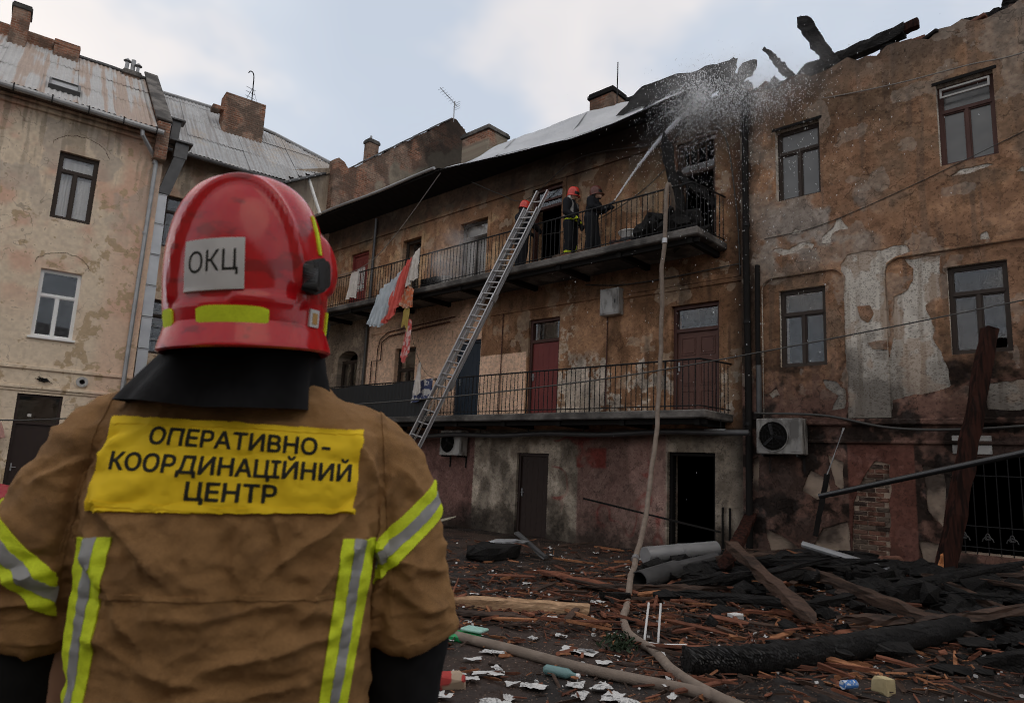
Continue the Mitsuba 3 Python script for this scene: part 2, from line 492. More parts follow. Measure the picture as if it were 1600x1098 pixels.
def brick_bump(p, n, uv):
    u, v = onB(p)
    q = (p.x - P0[0]) * MB[0, 1] + (p.y - P0[1]) * MB[1, 1]
    h = u + q
    row = dr.floor(v / .075)
    x = h / .26 + .5 * (row - 2 * dr.floor(row / 2))
    fx, fz = x - dr.floor(x), v / .075 - row
    mort = dr.maximum(1 - smoothstep(.02, .08, dr.minimum(fx, 1 - fx)), 1 - smoothstep(.06, .22, dr.minimum(fz, 1 - fz)))
    return -mort + .8 * cell_rand(dr.floor(x), row, 5) + .4 * fbm(h * 22, v * 22, 1.0, octaves=2)


def gablewall(p, n, uv):
    u, v = onB(p)
    q = (p.x - P0[0]) * MB[0, 1] + (p.y - P0[1]) * MB[1, 1]
    b = brickface(p, n, uv)
    n2, n3 = fbm(q * 1.6, v * 1.6, 9.0, octaves=4), fbm(q * 14, v * 14, 2.0, octaves=2)
    top = 10.9 + .82 * q
    pl = smoothstep(-.06, .12, (top - v) * .5 - .28 + (n2 - .5) * 1.1) * smoothstep(.5, .9, q + (n2 - .5) * .8)
    c = mix(b, mix((.20, .17, .13), (.33, .28, .22), n2) * (.8 + .4 * n3), pl)
    return mix(c, c3(.022, .02, .018), smoothstep(2.6, 4.2, q + (n2 - .5) * 2.6) * .82)


def concrete(p, n, uv):
    n2, n3 = fbm(p.x * 2.5, p.y * 2.5, p.z * 2.5, octaves=4), fbm(p.x * 20, p.y * 20, p.z * 20, octaves=2)
    c = mix((.055, .052, .049), (.14, .13, .12), smoothstep(.35, .65, n2))
    return c * (.7 + .6 * n3)


def ground_col(p, n, uv):
    n1, n2 = fbm(p.x * .5, p.y * .5, 3.0, octaves=3), fbm(p.x * 2.3, p.y * 2.3, 1.0, octaves=4)
    n3 = fbm(p.x * 40, p.y * 40, 2.0, octaves=2)
    c = mix((.012, .0105, .010), (.029, .024, .0215), n2)
    c = mix(c, c3(.052, .034, .027), smoothstep(.45, .65, n1 * .4 + n2 * .6) * .6)
    g = cell_rand(dr.floor(p.x * 90), dr.floor(p.y * 90), 1)
    c = mix(c, c3(.22, .15, .11), smoothstep(.975, .98, g) * .8)
    return c * (.7 + .6 * n3)


def ground_rough(p, n, uv):
    n2 = fbm(p.x * 1.1, p.y * 1.1, 21.0, octaves=3)
    return mix((.28, .28, .28), (.75, .75, .75), smoothstep(.42, .56, n2 * .7 + fbm(p.x * 9, p.y * 9, 2.0, octaves=2) * .3))


def ground_bump(p, n, uv):
    return fbm(p.x * 14, p.y * 14, 2.0, octaves=4) + .5 * noise(p.x * 120, p.y * 120, 1.0)


def slate(p, n, uv):
    u, v = onA(p)
    n1, n2 = fbm(u * 1.3, v * 1.3, p.y * .3, octaves=3), fbm(p.x * 9, p.y * 9, p.z * 9, octaves=3)
    st = fbm(u * 9, v * .5, 3.0, octaves=3)
    r = cell_rand(dr.floor(u / .9 + 3.3), dr.floor(v / .8), 4)
    c = mix((.30, .30, .30), (.44, .45, .455), n2) * (.86 + .2 * r)
    c = mix(c, c3(.22, .2, .19), smoothstep(.5, .7, st) * .5)
    return mix(c, c3(.34, .27, .2), smoothstep(.56, .66, n1 * .6 + n2 * .4) * .4)


def rusty(p, n, uv):
    u, v = onA(p)
    n1, n2 = fbm(u * 1.6, v * 1.6, p.y * .3, octaves=3), fbm(p.x * 9, p.y * 9, p.z * 9, octaves=3)
    st = fbm(u * 7.7, v * .35, 6.0, octaves=3)
    c = mix((.34, .33, .32), (.47, .47, .46), n2)
    return mix(c * .9, mix((.26, .17, .115), (.34, .235, .17), n2), smoothstep(.50, .60, st * .65 + n1 * .35) * .7)


def char(p, n, uv):
    n2 = fbm(p.x * 6, p.y * 6, p.z * 6, octaves=3)
    d, e, r = voronoi((p.x + p.y) * 34, (p.z + p.x * .4) * 34)
    c = mix((.006, .006, .006), (.024, .0225, .0215), n2 * .5 + .5 * r)
    return mix(c, c3(.003, .003, .003), 1 - smoothstep(.02, .16, e - d))


def char_bump(p, n, uv):
    d, e, r = voronoi((p.x + p.y) * 34, (p.z + p.x * .4) * 34)
    return smoothstep(0, .3, e - d) + .5 * r + .5 * fbm(p.x * 40, p.y * 40, p.z * 40, octaves=2)


def woodgrain(a, b):
    def f(p, n, uv):
        s = fbm(p.x * 5 + p.z * 50, p.y * 5 - p.z * 30, p.z * 30, octaves=3)
        t = fbm(p.x * 2, p.y * 2, p.z * 2, octaves=3)
        return mix(a, b, smoothstep(.3, .7, s * .6 + t * .4)) * (.6 + .8 * fbm(p.x * 30, p.y * 30, p.z * 60, octaves=2))
    return f


def turnout(p, n, uv):
    n1, n2 = fbm(p.x * 5, p.y * 5, p.z * 5, octaves=3), fbm(p.x * 22, p.y * 22, p.z * 22, octaves=3)
    n3 = noise(p.x * 700, p.y * 700, p.z * 700)
    c = mix((.20, .108, .044), (.275, .154, .066), n1)
    c = mix(c, c3(.12, .066, .03), smoothstep(.50, .66, n2 * .6 + n1 * .4) * .55)
    return c * (.8 + .4 * n3)


def weave(p, n, uv):
    return .35 * noise(p.x * 900, p.y * 900, p.z * 900) + 1.6 * fbm(p.x * 42, p.y * 42, p.z * 42, octaves=3)


def blackcloth(p, n, uv):
    return mix((.009, .009, .010), (.018, .018, .019), fbm(p.x * 40, p.y * 40, p.z * 40, octaves=3))


M = {}
M['brownwall'] = bsdf('brownwall', brownwall, .92, .1, bump=plaster_bump, bscale=.022, eps=3e-3)
M['rustcoat'] = bsdf('rustcoat', rustcoat, .92, .1, bump=plaster_bump, bscale=.022, eps=3e-3)
M['pitted'] = bsdf('pitted', pitted, .95, .15, bump=pitted_bump, bscale=.012, eps=3e-3)
M['beigewall'] = bsdf('beigewall', beigewall, .92, .2, bump=plaster_bump, bscale=.02, eps=4e-3)
M['brickface'] = bsdf('brickface', brickface, .95, .1, bump=brick_bump, bscale=.016, eps=4e-3)
M['gablewall'] = bsdf('gablewall', gablewall, .95, .1, bump=brick_bump, bscale=.012, eps=4e-3)
M['concrete'] = bsdf('concrete', concrete, .9, .2, bump=plaster_bump, bscale=.015)
M['ground'] = bsdf('ground', ground_col, ground_rough, .3, bump=ground_bump, bscale=.012, eps=4e-3)
M['slate'] = bsdf('slate', slate, .7, .3)
M['rusty'] = bsdf('rusty', rusty, .65, .3)
M['char'] = bsdf('char', char, .6, .16, bump=char_bump, bscale=.008, eps=3e-3)
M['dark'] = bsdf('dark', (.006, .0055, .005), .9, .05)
M['soot'] = bsdf('soot', (.012, .011, .0105), .85, .15)
M['iron'] = bsdf('iron', (.010, .010, .0105), .6, .25)
M['alu'] = bsdf('alu', (.42, .42, .43), .38, .5, metal=.75)
M['zinc'] = bsdf('zinc', lambda p, n, uv: mix((.22, .225, .23), (.38, .385, .39), fbm(p.x * 3, p.y * 3, p.z * 6, octaves=3)), .45, .5, metal=.45)
M['sheetmetal'] = bsdf('sheetmetal', lambda p, n, uv: mix((.30, .315, .335), (.50, .515, .53), fbm(p.x * 1.6, p.y * 1.6, p.z * 3, octaves=4)), .4, .5, metal=.4)
M['darkmetal'] = bsdf('darkmetal', lambda p, n, uv: mix((.045, .045, .047), (.10, .1, .1), fbm(p.x * 5, p.y * 5, p.z * 5, octaves=3)), .5, .5, metal=.3)
M['whitepaint'] = bsdf('whitepaint', lambda p, n, uv: mix((.5, .49, .46), (.68, .67, .64), fbm(p.x * 5, p.y * 5, p.z * 5, octaves=3)), .5, .4)
M['pvc'] = bsdf('pvc', (.72, .72, .71), .4, .5)
M['greybox'] = bsdf('greybox', lambda p, n, uv: mix(mix((.30, .295, .28), (.46, .45, .43), fbm(p.x * 6, p.y * 6, p.z * 3, octaves=3)), (.10, .09, .08), smoothstep(.5, .7, fbm(p.x * 9 + p.y * 5, p.y * 9, p.z * 2.5, octaves=4)) * .7), .5, .4)
M['sootbox'] = bsdf('sootbox', lambda p, n, uv: mix(mix((.16, .155, .145), (.26, .25, .235), fbm(p.x * 6, p.y * 6, p.z * 3, octaves=3)), (.05, .045, .04), smoothstep(.45, .65, fbm(p.x * 9 + p.y * 5, p.y * 9, p.z * 2.5, octaves=4)) * .8), .5, .4)
M['brownframe'] = bsdf('brownframe', (.035, .024, .018), .6, .3)
M['redframe'] = bsdf('redframe', lambda p, n, uv: mix((.05, .022, .018), (.10, .045, .035), fbm(p.x * 8, p.y * 8, p.z * 2, octaves=3)), .6, .3)
M['reddoor'] = bsdf('reddoor', lambda p, n, uv: mix((.15, .028, .026), (.20, .04, .035), fbm(p.x * 4, p.y * 4, p.z * 2, octaves=3)), .5, .35)
M['bluedoor'] = bsdf('bluedoor', (.025, .038, .055), .5, .35)
M['browndoor'] = bsdf('browndoor', lambda p, n, uv: mix((.075, .034, .026), (.13, .06, .045), fbm(p.x * 6, p.y * 6, p.z * 1.5, octaves=3)), .6, .3)
M['metaldoor'] = bsdf('metaldoor', (.028, .017, .014), .55, .3)
M['wood'] = bsdf('wood', woodgrain((.16, .075, .035), (.38, .19, .09)), .8, .2)
M['palewood'] = bsdf('palewood', woodgrain((.25, .15, .085), (.46, .31, .19)), .8, .2)
M['redwood'] = bsdf('redwood', lambda p, n, uv: mix((.010, .005, .004), (.036, .013, .009), smoothstep(.3, .7, fbm(p.x * 34, p.y * 34, p.z * 3, octaves=3))), .8, .12)
M['darkwood'] = bsdf('darkwood', woodgrain((.025, .016, .012), (.07, .042, .03)), .7, .3)
M['paper'] = bsdf('paper', (.50, .50, .49), .8, .2)
M['hose'] = bsdf('hose', lambda p, n, uv: mix((.13, .10, .08), (.24, .195, .16), fbm(p.x * 14, p.y * 14, p.z * 14, octaves=3)), .8, .25)
M['cable'] = bsdf('cable', (.05, .048, .045), .6, .3)
M['palecable'] = bsdf('palecable', (.22, .2, .18), .6, .3)
scene['mat_glass'] = {'type': 'thindielectric', 'int_ior': 1.5}
M['glass'] = 'mat_glass'
M['dusty'] = bsdf('dusty', lambda p, n, uv: mix((.05, .052, .054), (.15, .15, .145), fbm(p.x * 2.1 + p.y, p.y * 1.3, p.z * 1.7, octaves=4)), lambda p, n, uv: mix((.08, .08, .08), (.4, .4, .4), fbm(p.x * 6, p.y * 6, p.z * 6, octaves=3)), .6)
M['curtain'] = bsdf('curtain', lambda p, n, uv: mix((.40, .39, .37), (.55, .54, .52), fbm(p.x * 14 + p.y * 14, p.z * .5, 2.0, octaves=2)), .9, .1)


# ================================================================ ground
def ground_z(x, y):
    p = np.stack([np.asarray(x, float), np.asarray(y, float), 0 * np.asarray(x, float)], -1)
    u = (p[..., 0] - P0[0]) * MB[0, 0] + (p[..., 1] - P0[1]) * MB[1, 0]
    q = (p[..., 0] - P0[0]) * MB[0, 1] + (p[..., 1] - P0[1]) * MB[1, 1]
    heap = np.clip((u - 4.6) / 2.2, 0, 1) * np.exp(-((q + 1.6) / 1.6) ** 2) * .34
    return (meshkit.fbm(p * .8, 4, 2) - .5) * .07 + (meshkit.fbm(p * 4, 3, 5) - .5) * .03 + heap


gx = np.concatenate([[-400, -120, -40, -20, -12], np.arange(-8, 12.01, .12), [14, 20, 40, 120, 400]])
gy = np.concatenate([[-400, -120, -40, -12, -4], np.arange(0, 20.01, .12), [24, 40, 120, 400]])
X, Y = np.meshgrid(gx, gy, indexing='ij')
near = np.clip(1 - np.maximum(np.abs(X) - 12, np.abs(Y - 8) - 14) / 4, 0, 1)
Z = ground_z(X, Y) * near
nx, ny = X.shape
i, j = np.meshgrid(np.arange(nx - 1), np.arange(ny - 1), indexing='ij')
i, j = i.ravel(), j.ravel()
GF = np.stack([i * ny + j, (i + 1) * ny + j, (i + 1) * ny + j + 1, i * ny + j + 1], -1)
add('ground', (np.stack([X, Y, Z], -1).reshape(-1, 3), GF), M['ground'], smooth=True, kind='structure')


# ================================================================ openings
def window(parent, Mx, u0, u1, z0, z1, yin, fm, style='cross', tr=.3, fw=.06, curtain=False, glass='glass', sill=None, name='window', label=None):
    w = sub(parent, name, label)
    fr = [slab(sbox(u0, z0, u1, z1).difference(sbox(u0 + fw, z0 + fw, u1 - fw, z1 - fw)), yin, yin + .08)]
    zt = z1 - (z1 - z0) * tr
    cells = []
    h = fw * .42
    um = (u0 + u1) / 2
    if style in ('cross', 'asym'):
        uc = um if style == 'cross' else u0 + (u1 - u0) * .46
        fr.append(bx(u0 + fw, u1 - fw, yin - .012, yin + .07, zt - h, zt + h))
        fr.append(bx(uc - h, uc + h, yin - .008, yin + .07, z0 + fw, zt - h))
        cells = [(u0 + fw, u1 - fw, zt + h, z1 - fw), (u0 + fw, uc - h, z0 + fw, zt - h), (uc + h, u1 - fw, z0 + fw, zt - h)]
    else:
        fr.append(bx(um - h, um + h, yin - .008, yin + .07, z0 + fw, z1 - fw))
        cells = [(u0 + fw, um - h, z0 + fw, z1 - fw), (um + h, u1 - fw, z0 + fw, z1 - fw)]
    sash = []
    for c in cells:
        s = .022
        sash.append(slab(sbox(c[0], c[2], c[1], c[3]).difference(sbox(c[0] + s, c[2] + s, c[1] - s, c[3] - s)), yin + .01, yin + .055))
    add('frame', fr, M[fm], Mx, parent=w)
    add('sash', sash, M[fm], Mx, parent=w)
    for c in cells:
        g = np.array([[c[0] + .02, yin + .035, c[2] + .02], [c[1] - .02, yin + .035, c[2] + .02], [c[1] - .02, yin + .035, c[3] - .02], [c[0] + .02, yin + .035, c[3] - .02]])
        add('pane', (g, [[0, 1, 2], [0, 2, 3]]), M[glass], Mx, parent=w)
    if curtain:
        xs = np.linspace(u0 + .03, u1 - .03, 41)
        ys = yin + .16 + .025 * np.sin(xs * 60 + 3 * np.sin(xs * 9))
        v = np.concatenate([np.c_[xs, ys, np.full(41, z0 + .03)], np.c_[xs, ys, np.full(41, z1 - .04)]])
        f = [[k, k + 1, 42 + k, 41 + k] for k in range(40)]
        add('curtain', (v, f), M['curtain'], Mx, smooth=True, parent=w)
    if sill:
        add('sill', cbx(u0 - .06, u1 + .06, -.07, yin + .02, z0 - .05, z0 + .004, .008), M[sill], Mx, parent=w)
    return w


def door(parent, Mx, u0, u1, z0, z1, yin, fm, lm, tr=None, panels=0, label=None, pane=None, fw=.07, bars=False, openleaf=False):
    d = sub(parent, 'door', label)
    fr = [bx(u0, u0 + fw, yin - .03, yin + .1, z0, z1), bx(u1 - fw, u1, yin - .03, yin + .1, z0, z1), bx(u0 + fw, u1 - fw, yin - .028, yin + .1, z1 - fw, z1)]
    zt = z1 - fw
    if tr:
        zt = tr
        fr.append(bx(u0 + fw, u1 - fw, yin - .026, yin + .09, tr, tr + fw))
        a, b = tr + fw, z1 - fw
        if bars:
            add('transom_glazing', [bx(u0 + fw + (u1 - u0 - 2 * fw) * k / 4 - .012, u0 + fw + (u1 - u0 - 2 * fw) * k / 4 + .012, yin + .02, yin + .06, a, b) for k in (1, 2, 3)], M[fm], Mx, parent=d)
        else:
            g = np.array([[u0 + fw, yin + .03, a], [u1 - fw, yin + .03, a], [u1 - fw, yin + .03, b], [u0 + fw, yin + .03, b]])
            add('transom_pane', (g, [[0, 1, 2], [0, 2, 3]]), M['glass'], Mx, parent=d)
    add('frame', fr, M[fm], Mx, parent=d)
    if openleaf:
        return d
    lf = [bx(u0 + fw, u1 - fw, yin + .02, yin + .07, z0 + .015, zt - .004)]
    w = u1 - u0 - 2 * fw
    if panels:
        rows = [(.06, .30), (.36, .66), (.72, .94)] if panels == 3 else [(.05, .45), (.52, .95)]
        for a, b in rows:
            for s in (0, 1):
                x0, x1 = u0 + fw + w * (.09 + .46 * s), u0 + fw + w * (.45 + .46 * s)
                za, zb = z0 + (zt - z0) * a, z0 + (zt - z0) * b
                lf.append(slab(sbox(x0, za, x1, zb).difference(sbox(x0 + .025, za + .025, x1 - .025, zb - .025)), yin + .006, yin + .021))
                lf.append(cbx(x0 + .04, x1 - .04, yin + .01, yin + .022, za + .04, zb - .04, .008))
    else:
        for k in range(1, 5):
            x = u0 + fw + w * k / 5
            lf.append(bx(x - .004, x + .004, yin + .016, yin + .022, z0 + .03, zt - .02))
    add('leaf', lf, M[lm], Mx, parent=d)
    if pane:
        a, b = z0 + (zt - z0) * pane[0], z0 + (zt - z0) * pane[1]
        add('pane', bx(u0 + fw + w * pane[2], u0 + fw + w * pane[3], yin + .008, yin + .03, a, b), M['curtain'], Mx, parent=d)
    hz = z0 + 1.0
    add('handle', [bx(u0 + fw + .03, u0 + fw + .06, yin - .012, yin + .02, hz - .09, hz + .09), tube([(u0 + fw + .045, yin - .01, hz), (u0 + fw + .045, yin - .045, hz), (u0 + fw + .14, yin - .05, hz)], .009, 6)], M['zinc'], Mx, parent=d)
    return d


# ================================================================ brown apartment building (middle)
ZL, ZU = 2.72, 6.10            # balcony floors
bb = thing('apartment_building', 'long brown three storey house with two iron balconies and a half burnt roof', 'building')
DOORS = dict(cellar=(-.53, .45, 0, 1.9), burnt=(3.53, 4.55, 0, 2.0), red=(-.33, .64, ZL, 5.12), brown=(3.6, 4.64, ZL, 4.97), blue=(-2.95, -1.99, ZL, 4.82),
             mid=(-.4, .58, ZU, 8.5), end=(3.68, 4.57, ZU, 8.5), french=(-3.05, -1.97, ZU, 8.17), glazed=(-5.62, -4.75, ZU, 8.18), far=(-8.4, -7.42, ZU, 8.25), shutter=(-5.62, -4.66, ZL, 4.85))
arch = Polygon([(-8.6, ZL), (-7.5, ZL), (-7.5, 4.72)] + [(-8.05 + .55 * math.cos(a), 4.72 + .26 * math.sin(a)) for a in np.linspace(0, PI, 11)[1:-1]] + [(-8.6, 4.72)])
holes = [sbox(a, c if c > 0 else -.3, b, d) for a, b, c, d in DOORS.values()] + [arch]
top = [(-10.25, 9.35), (4.0, 9.35)] + [(u, 9.24 + .10 * math.sin(u * 5.1) * math.sin(u * 2.3 + 1)) for u in np.arange(4.1, 5.1, .12)] + [(5.15, 9.35)]
bw = Polygon([(5.15, -.3), (-10.25, -.3)] + top).difference(unary_union(holes))
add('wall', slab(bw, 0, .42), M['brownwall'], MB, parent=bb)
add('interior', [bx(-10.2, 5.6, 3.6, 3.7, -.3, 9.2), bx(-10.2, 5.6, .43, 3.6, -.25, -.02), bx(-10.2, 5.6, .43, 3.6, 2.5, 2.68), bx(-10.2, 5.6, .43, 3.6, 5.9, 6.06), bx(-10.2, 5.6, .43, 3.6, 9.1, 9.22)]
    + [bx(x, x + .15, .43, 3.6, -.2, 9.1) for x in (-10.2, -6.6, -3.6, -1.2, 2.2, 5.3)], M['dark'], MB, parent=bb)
# flat render mouldings round the doors, string courses
mould = []
for k, (a, b, c, d) in DOORS.items():
    if k in ('glazed', 'french', 'mid'):
        mould.append(slab(sbox(a - .12, c, b + .12, d + .12).difference(sbox(a, c - 1, b, d)), -.018, .0))
mould.append(slab(arch.buffer(.14).intersection(sbox(-9, ZL, -7, 6)).difference(arch), -.03, 0))
mould += [bx(u0, u1, -.035, 0, z - .04, z + .04) for u0, u1, z in ((-6.9, 5.15, 5.42), (-10.25, 5.15, 8.62), (1.9, 5.15, 5.33))]
add('moulding', mould, M['brownwall'], MB, parent=bb)

door(bb, MB, *DOORS['cellar'][:2], -.02, 1.9, .1, 'metaldoor', 'metaldoor', label='plain dark metal cellar door on the ground floor')
door(bb, MB, *DOORS['burnt'][:2], -.02, 2.0, .12, 'soot', 'soot', openleaf=True, label='burnt out black doorway on the ground floor')
door(bb, MB, *DOORS['red'], .1, 'redframe', 'reddoor', tr=4.55, label='plain red door below a dark transom on the lower balcony')
door(bb, MB, *DOORS['brown'], .12, 'redframe', 'browndoor', tr=4.42, panels=3, label='old dark red panelled door with an empty transom on the lower balcony')
door(bb, MB, *DOORS['blue'], .1, 'bluedoor', 'bluedoor', label='dark blue door behind the ladder')
d = door(bb, MB, *DOORS['mid'], .1, 'redframe', 'dark', tr=7.95, openleaf=True, label='open brown doorway with empty transom behind the firefighters')
add('rail', bx(-.33, .51, .09, .13, 8.16, 8.21), M['redframe'], MB, parent=d)
d = door(bb, MB, *DOORS['end'], .1, 'darkwood', 'dark', tr=7.78, openleaf=True, bars=True, label='charred open doorway at the end of the upper balcony')
add('glazing', [bx(3.75 + .19 * k, 3.92 + .19 * k, .13, .14, 7.86, 8.02) for k in range(4)], M['dusty'], MB, parent=d)
window(bb, MB, *DOORS['french'], .12, 'brownframe', 'cross', tr=.22, fw=.07, curtain=True, label='dark framed glazed balcony door with pale curtains')
window(bb, MB, *DOORS['glazed'], .12, 'brownframe', 'cross', tr=.3, fw=.07, glass='glass', label='dark glazed balcony door left of the hanging bedding')
door(bb, MB, *DOORS['far'], .1, 'reddoor', 'reddoor', panels=2, pane=(.42, .8, .22, .72), label='red balcony door with a pale pane')
window(bb, MB, *DOORS['shutter'], .14, 'brownframe', 'cross', tr=.3, fw=.07, label='dark tall window in the peach wall')
window(bb, MB, -8.6, -7.5, ZL, 4.7, .14, 'brownframe', 'pair', fw=.08, name='arched_window')


def baluster_mesh(h, r=.009):
    return tube([(0, 0, 0), (0, 0, h)], r, 5)


def balcony(z0, uend, uleft, prot, brackets, sheet=None):
    b = sub(bb, 'balcony')
    add('slab', [cbx(uleft, uend + .16, -prot - .12, 0, z0 - .15, z0, .02)], M['concrete'], MB, parent=b)
    n = int((uend - uleft) / 1.35)
    add('joist', [bx(u, u + .1, -prot - .02, -.002, z0 - .27, z0 - .152) for u in np.linspace(uleft + .2, uend - .1, n)] + [bx(uleft, uend + .1, -prot + .02, -prot + .1, z0 - .25, z0 - .153)], M['soot'], MB, parent=b)
    h = .93
    yr = -prot
    add('rail', [tube([(uleft, yr, z0 + h), (uend, yr, z0 + h), (uend + .12, -.0, z0 + h + .03)], .018, 6), tube([(uleft, yr, z0 + .08), (uend, yr, z0 + .08)], .012, 5), tube([(uend, yr, z0 + .08), (uend + .1, 0, z0 + .08)], .012, 5)], M['iron'], MB, parent=b)
    bal = meshkit.write_ply(baluster_mesh(h))
    step = .124
    us = np.arange(uleft + .06, uend, step)
    q = np.random.default_rng(int(z0 * 10))
    for k, u in enumerate(us):
        key = unique(f'{b}__baluster')
        thick = 1.9 if k % 14 == 0 else 1.0
        A = MB @ np.array([[thick, 0, q.normal(0, .006), u + q.normal(0, .004)], [0, thick, q.normal(0, .006), yr], [0, 0, 1, z0], [0, 0, 0, 1]])
        scene[key] = {'type': 'ply', 'filename': bal, 'face_normals': True, 'to_world': T4(A.tolist()), 'bsdf': {'type': 'ref', 'id': M['iron']}}
    for y in np.arange(yr + .13, -.05, .13):
        key = unique(f'{b}__baluster')
        A = MB @ np.array([[1, 0, 0, uend + .11 * (y - yr) / prot], [0, 1, 0, y], [0, 0, 1, z0], [0, 0, 0, 1]])
        scene[key] = {'type': 'ply', 'filename': bal, 'face_normals': True, 'to_world': T4(A.tolist()), 'bsdf': {'type': 'ref', 'id': M['iron']}}
    if sheet:
        a, c = sheet
        xs = np.arange(a, c, .03)
        ys = yr - .03 + .006 * np.sin(xs * 42)
        v = np.concatenate([np.c_[xs, ys, np.full(len(xs), z0 - .02)], np.c_[xs, ys, z0 + .9 + .02 * np.sin(xs * 3)]])
        m = len(xs)
        add('cladding', (v, [[k, k + 1, m + k + 1, m + k] for k in range(m - 1)]), bsdf('cladding', (.013, .016, .019), .6, .4), MB, smooth=True, parent=b, label='black corrugated sheet fixed to the railing')
    return b


balcony(ZU, 4.66, -9.9, 1.1, (-8.6, -6.4, -4.0, -1.3, 1.4, 4.3))
balcony(ZL, 4.76, -9.9, 1.0, (-8.6, -6.0, -3.4, -.9, 1.9, 4.5), sheet=(-9.8, -2.75))

# eaves, gutter, loose roof sheets
def eave_edge(u):
    return float(np.interp(u, [-10.4, -3.3, -1.2, 1.4, 2.6, 4.05], [9.62, 9.60, 9.36, 9.08, 9.06, 9.17]))


us = np.linspace(-10.3, 4.6, 60)
for k in range(48):
    a = -10.3 + k * .305
    z1, z2 = eave_edge(a), eave_edge(a + .29)
    v = np.array([[a, -.80, z1 - .02], [a + .29, -.80, z2 - .02], [a + .29, .02, 9.36], [a, .02, 9.36], [a, -.80, z1 - .09], [a + .29, -.80, z2 - .09], [a + .29, .02, 9.3], [a, .02, 9.3]])
    f = [[0, 1, 2, 3], [4, 7, 6, 5], [0, 4, 5, 1], [0, 3, 7, 4], [1, 5, 6, 2], [2, 6, 7, 3]]
    add('eave_board', (v, f), M['soot'], MB, parent=bb)
v = np.array([[-10.3, -.82, 9.63], [-3.2, -.82, 9.6], [-3.2, 4.9, 10.6], [-10.3, 4.9, 10.7], [5.1, 4.9, 10.2], [-3.2, .3, 9.8], [4.2, .5, 9.42]])
add('roof', (v, np.array([[0, 1, 2], [0, 2, 3], [5, 6, 4], [5, 4, 2]])), M['soot'], MB, parent=bb)
gut = [(u, -.86, 9.6 + .02 * math.sin(u * 1.3)) for u in np.linspace(-10.3, -3.35, 16)]
add('gutter', [tube(gut, .045, 8)], M['zinc'], MB, parent=bb)
edges = [-3.4, -2.3, -1.05, .2, 1.25, 2.1, 3.2, 4.05]
for k in range(7):
    a, b2 = edges[k], edges[k + 1]
    N, Q = 9, 8
    xs, ts = np.linspace(a - .03, b2 + .02, N), np.linspace(0, 1, Q)
    V = []
    for x in xs:
        z0e = eave_edge(x)
        yb = float(np.interp(x, [-3.4, -2.4, 3.2, 4.05], [-.55, -.1, .05, -.2]))
        zb = float(np.interp(x, [-3.4, -2.6, -1.8, 1.3, 3.5, 4.05], [9.70, 9.88, 10.10, 10.10, 9.82, 9.56]))
        for t in ts:
            w = float(meshkit.fbm(np.array([x * 2.2, t * 3, k * 5.0]), 3, 4) - .5)
            V.append([x, -.84 + (yb + .84) * t, z0e - .07 + (zb - z0e + .07) * (t ** 1.1) + w * .09 * min(1, t * 4) + (.012 if k % 2 else 0)])
    F = [[i * Q + j, (i + 1) * Q + j, (i + 1) * Q + j + 1, i * Q + j + 1] for i in range(N - 1) for j in range(Q - 1)]
    add('roof_sheet', (np.array(V), F), M['sheetmetal'], MB, smooth=40, parent=bb)
# what is left of the roof at the burnt end
def crinkled(pts, amp, seed, n=14, q=6):
    """a torn sheet hanging between two polylines"""
    A_, B_ = curve(pts[0], n), curve(pts[1], n)
    m = min(len(A_), len(B_))
    V = []
    for i in range(m):
        for t in np.linspace(0, 1, q):
            p = A_[i] * (1 - t) + B_[i] * t
            w = meshkit.fbm(np.array([p[0] * 3, p[2] * 3, seed * 2.2]), 4, seed) - .5
            w2 = meshkit.fbm(np.array([p[0] * 5, p[2] * 5 + 9, seed * 1.2]), 4, seed) - .5
            V.append(p + np.array([0, w * amp, w2 * amp]))
    return np.array(V), [[i * q + j, (i + 1) * q + j, (i + 1) * q + j + 1, i * q + j + 1] for i in range(m - 1) for j in range(q - 1)]


add('burnt_roofing', crinkled([[(2.7, .15, 10.3), (3.6, .15, 10.25), (4.3, .1, 10.15), (4.95, .1, 10.05)], [(2.5, -.6, 9.3), (3.3, -.55, 9.35), (4.2, -.45, 9.2), (4.9, -.3, 9.2)]], .22, 3), M['char'], MB, smooth=40, parent=bb, label='charred black roof covering hanging over the wall top')
add('rafter', timber((4.72, .2, 9.45), (4.92, .1, 10.08), .13, .13, n=8, rough=.014, seed=31, ends=(0, .12)), M['char'], MB, parent=bb)
for k, (p, q, w) in enumerate([((2.8, .2, 9.3), (2.75, .16, 10.28), .1), ((3.6, .25, 9.3), (3.6, .2, 10.2), .1), ((4.3, .25, 9.3), (4.3, .2, 10.05), .1), ((2.2, .28, 10.15), (4.95, .14, 10.02), .12), ((4.1, .3, 9.3), (5.2, .3, 9.5), .14)]):
    add('rafter', timber(p, q, w, w, n=9, rough=.014, seed=40 + k), M['char'], MB, parent=bb)
# wall-top bricks left where the roof burned away
qq = np.random.default_rng(5)
for k in range(34):
    u = 3.0 + k * .065
    add('brick', cbx(u, u + .24, .03 + qq.uniform(0, .08), .3, 9.2 + qq.uniform(0, .1), 9.27 + qq.uniform(.0, .12), .008), M['brickface'], MB, parent=bb) if k % 4 == 0 else None

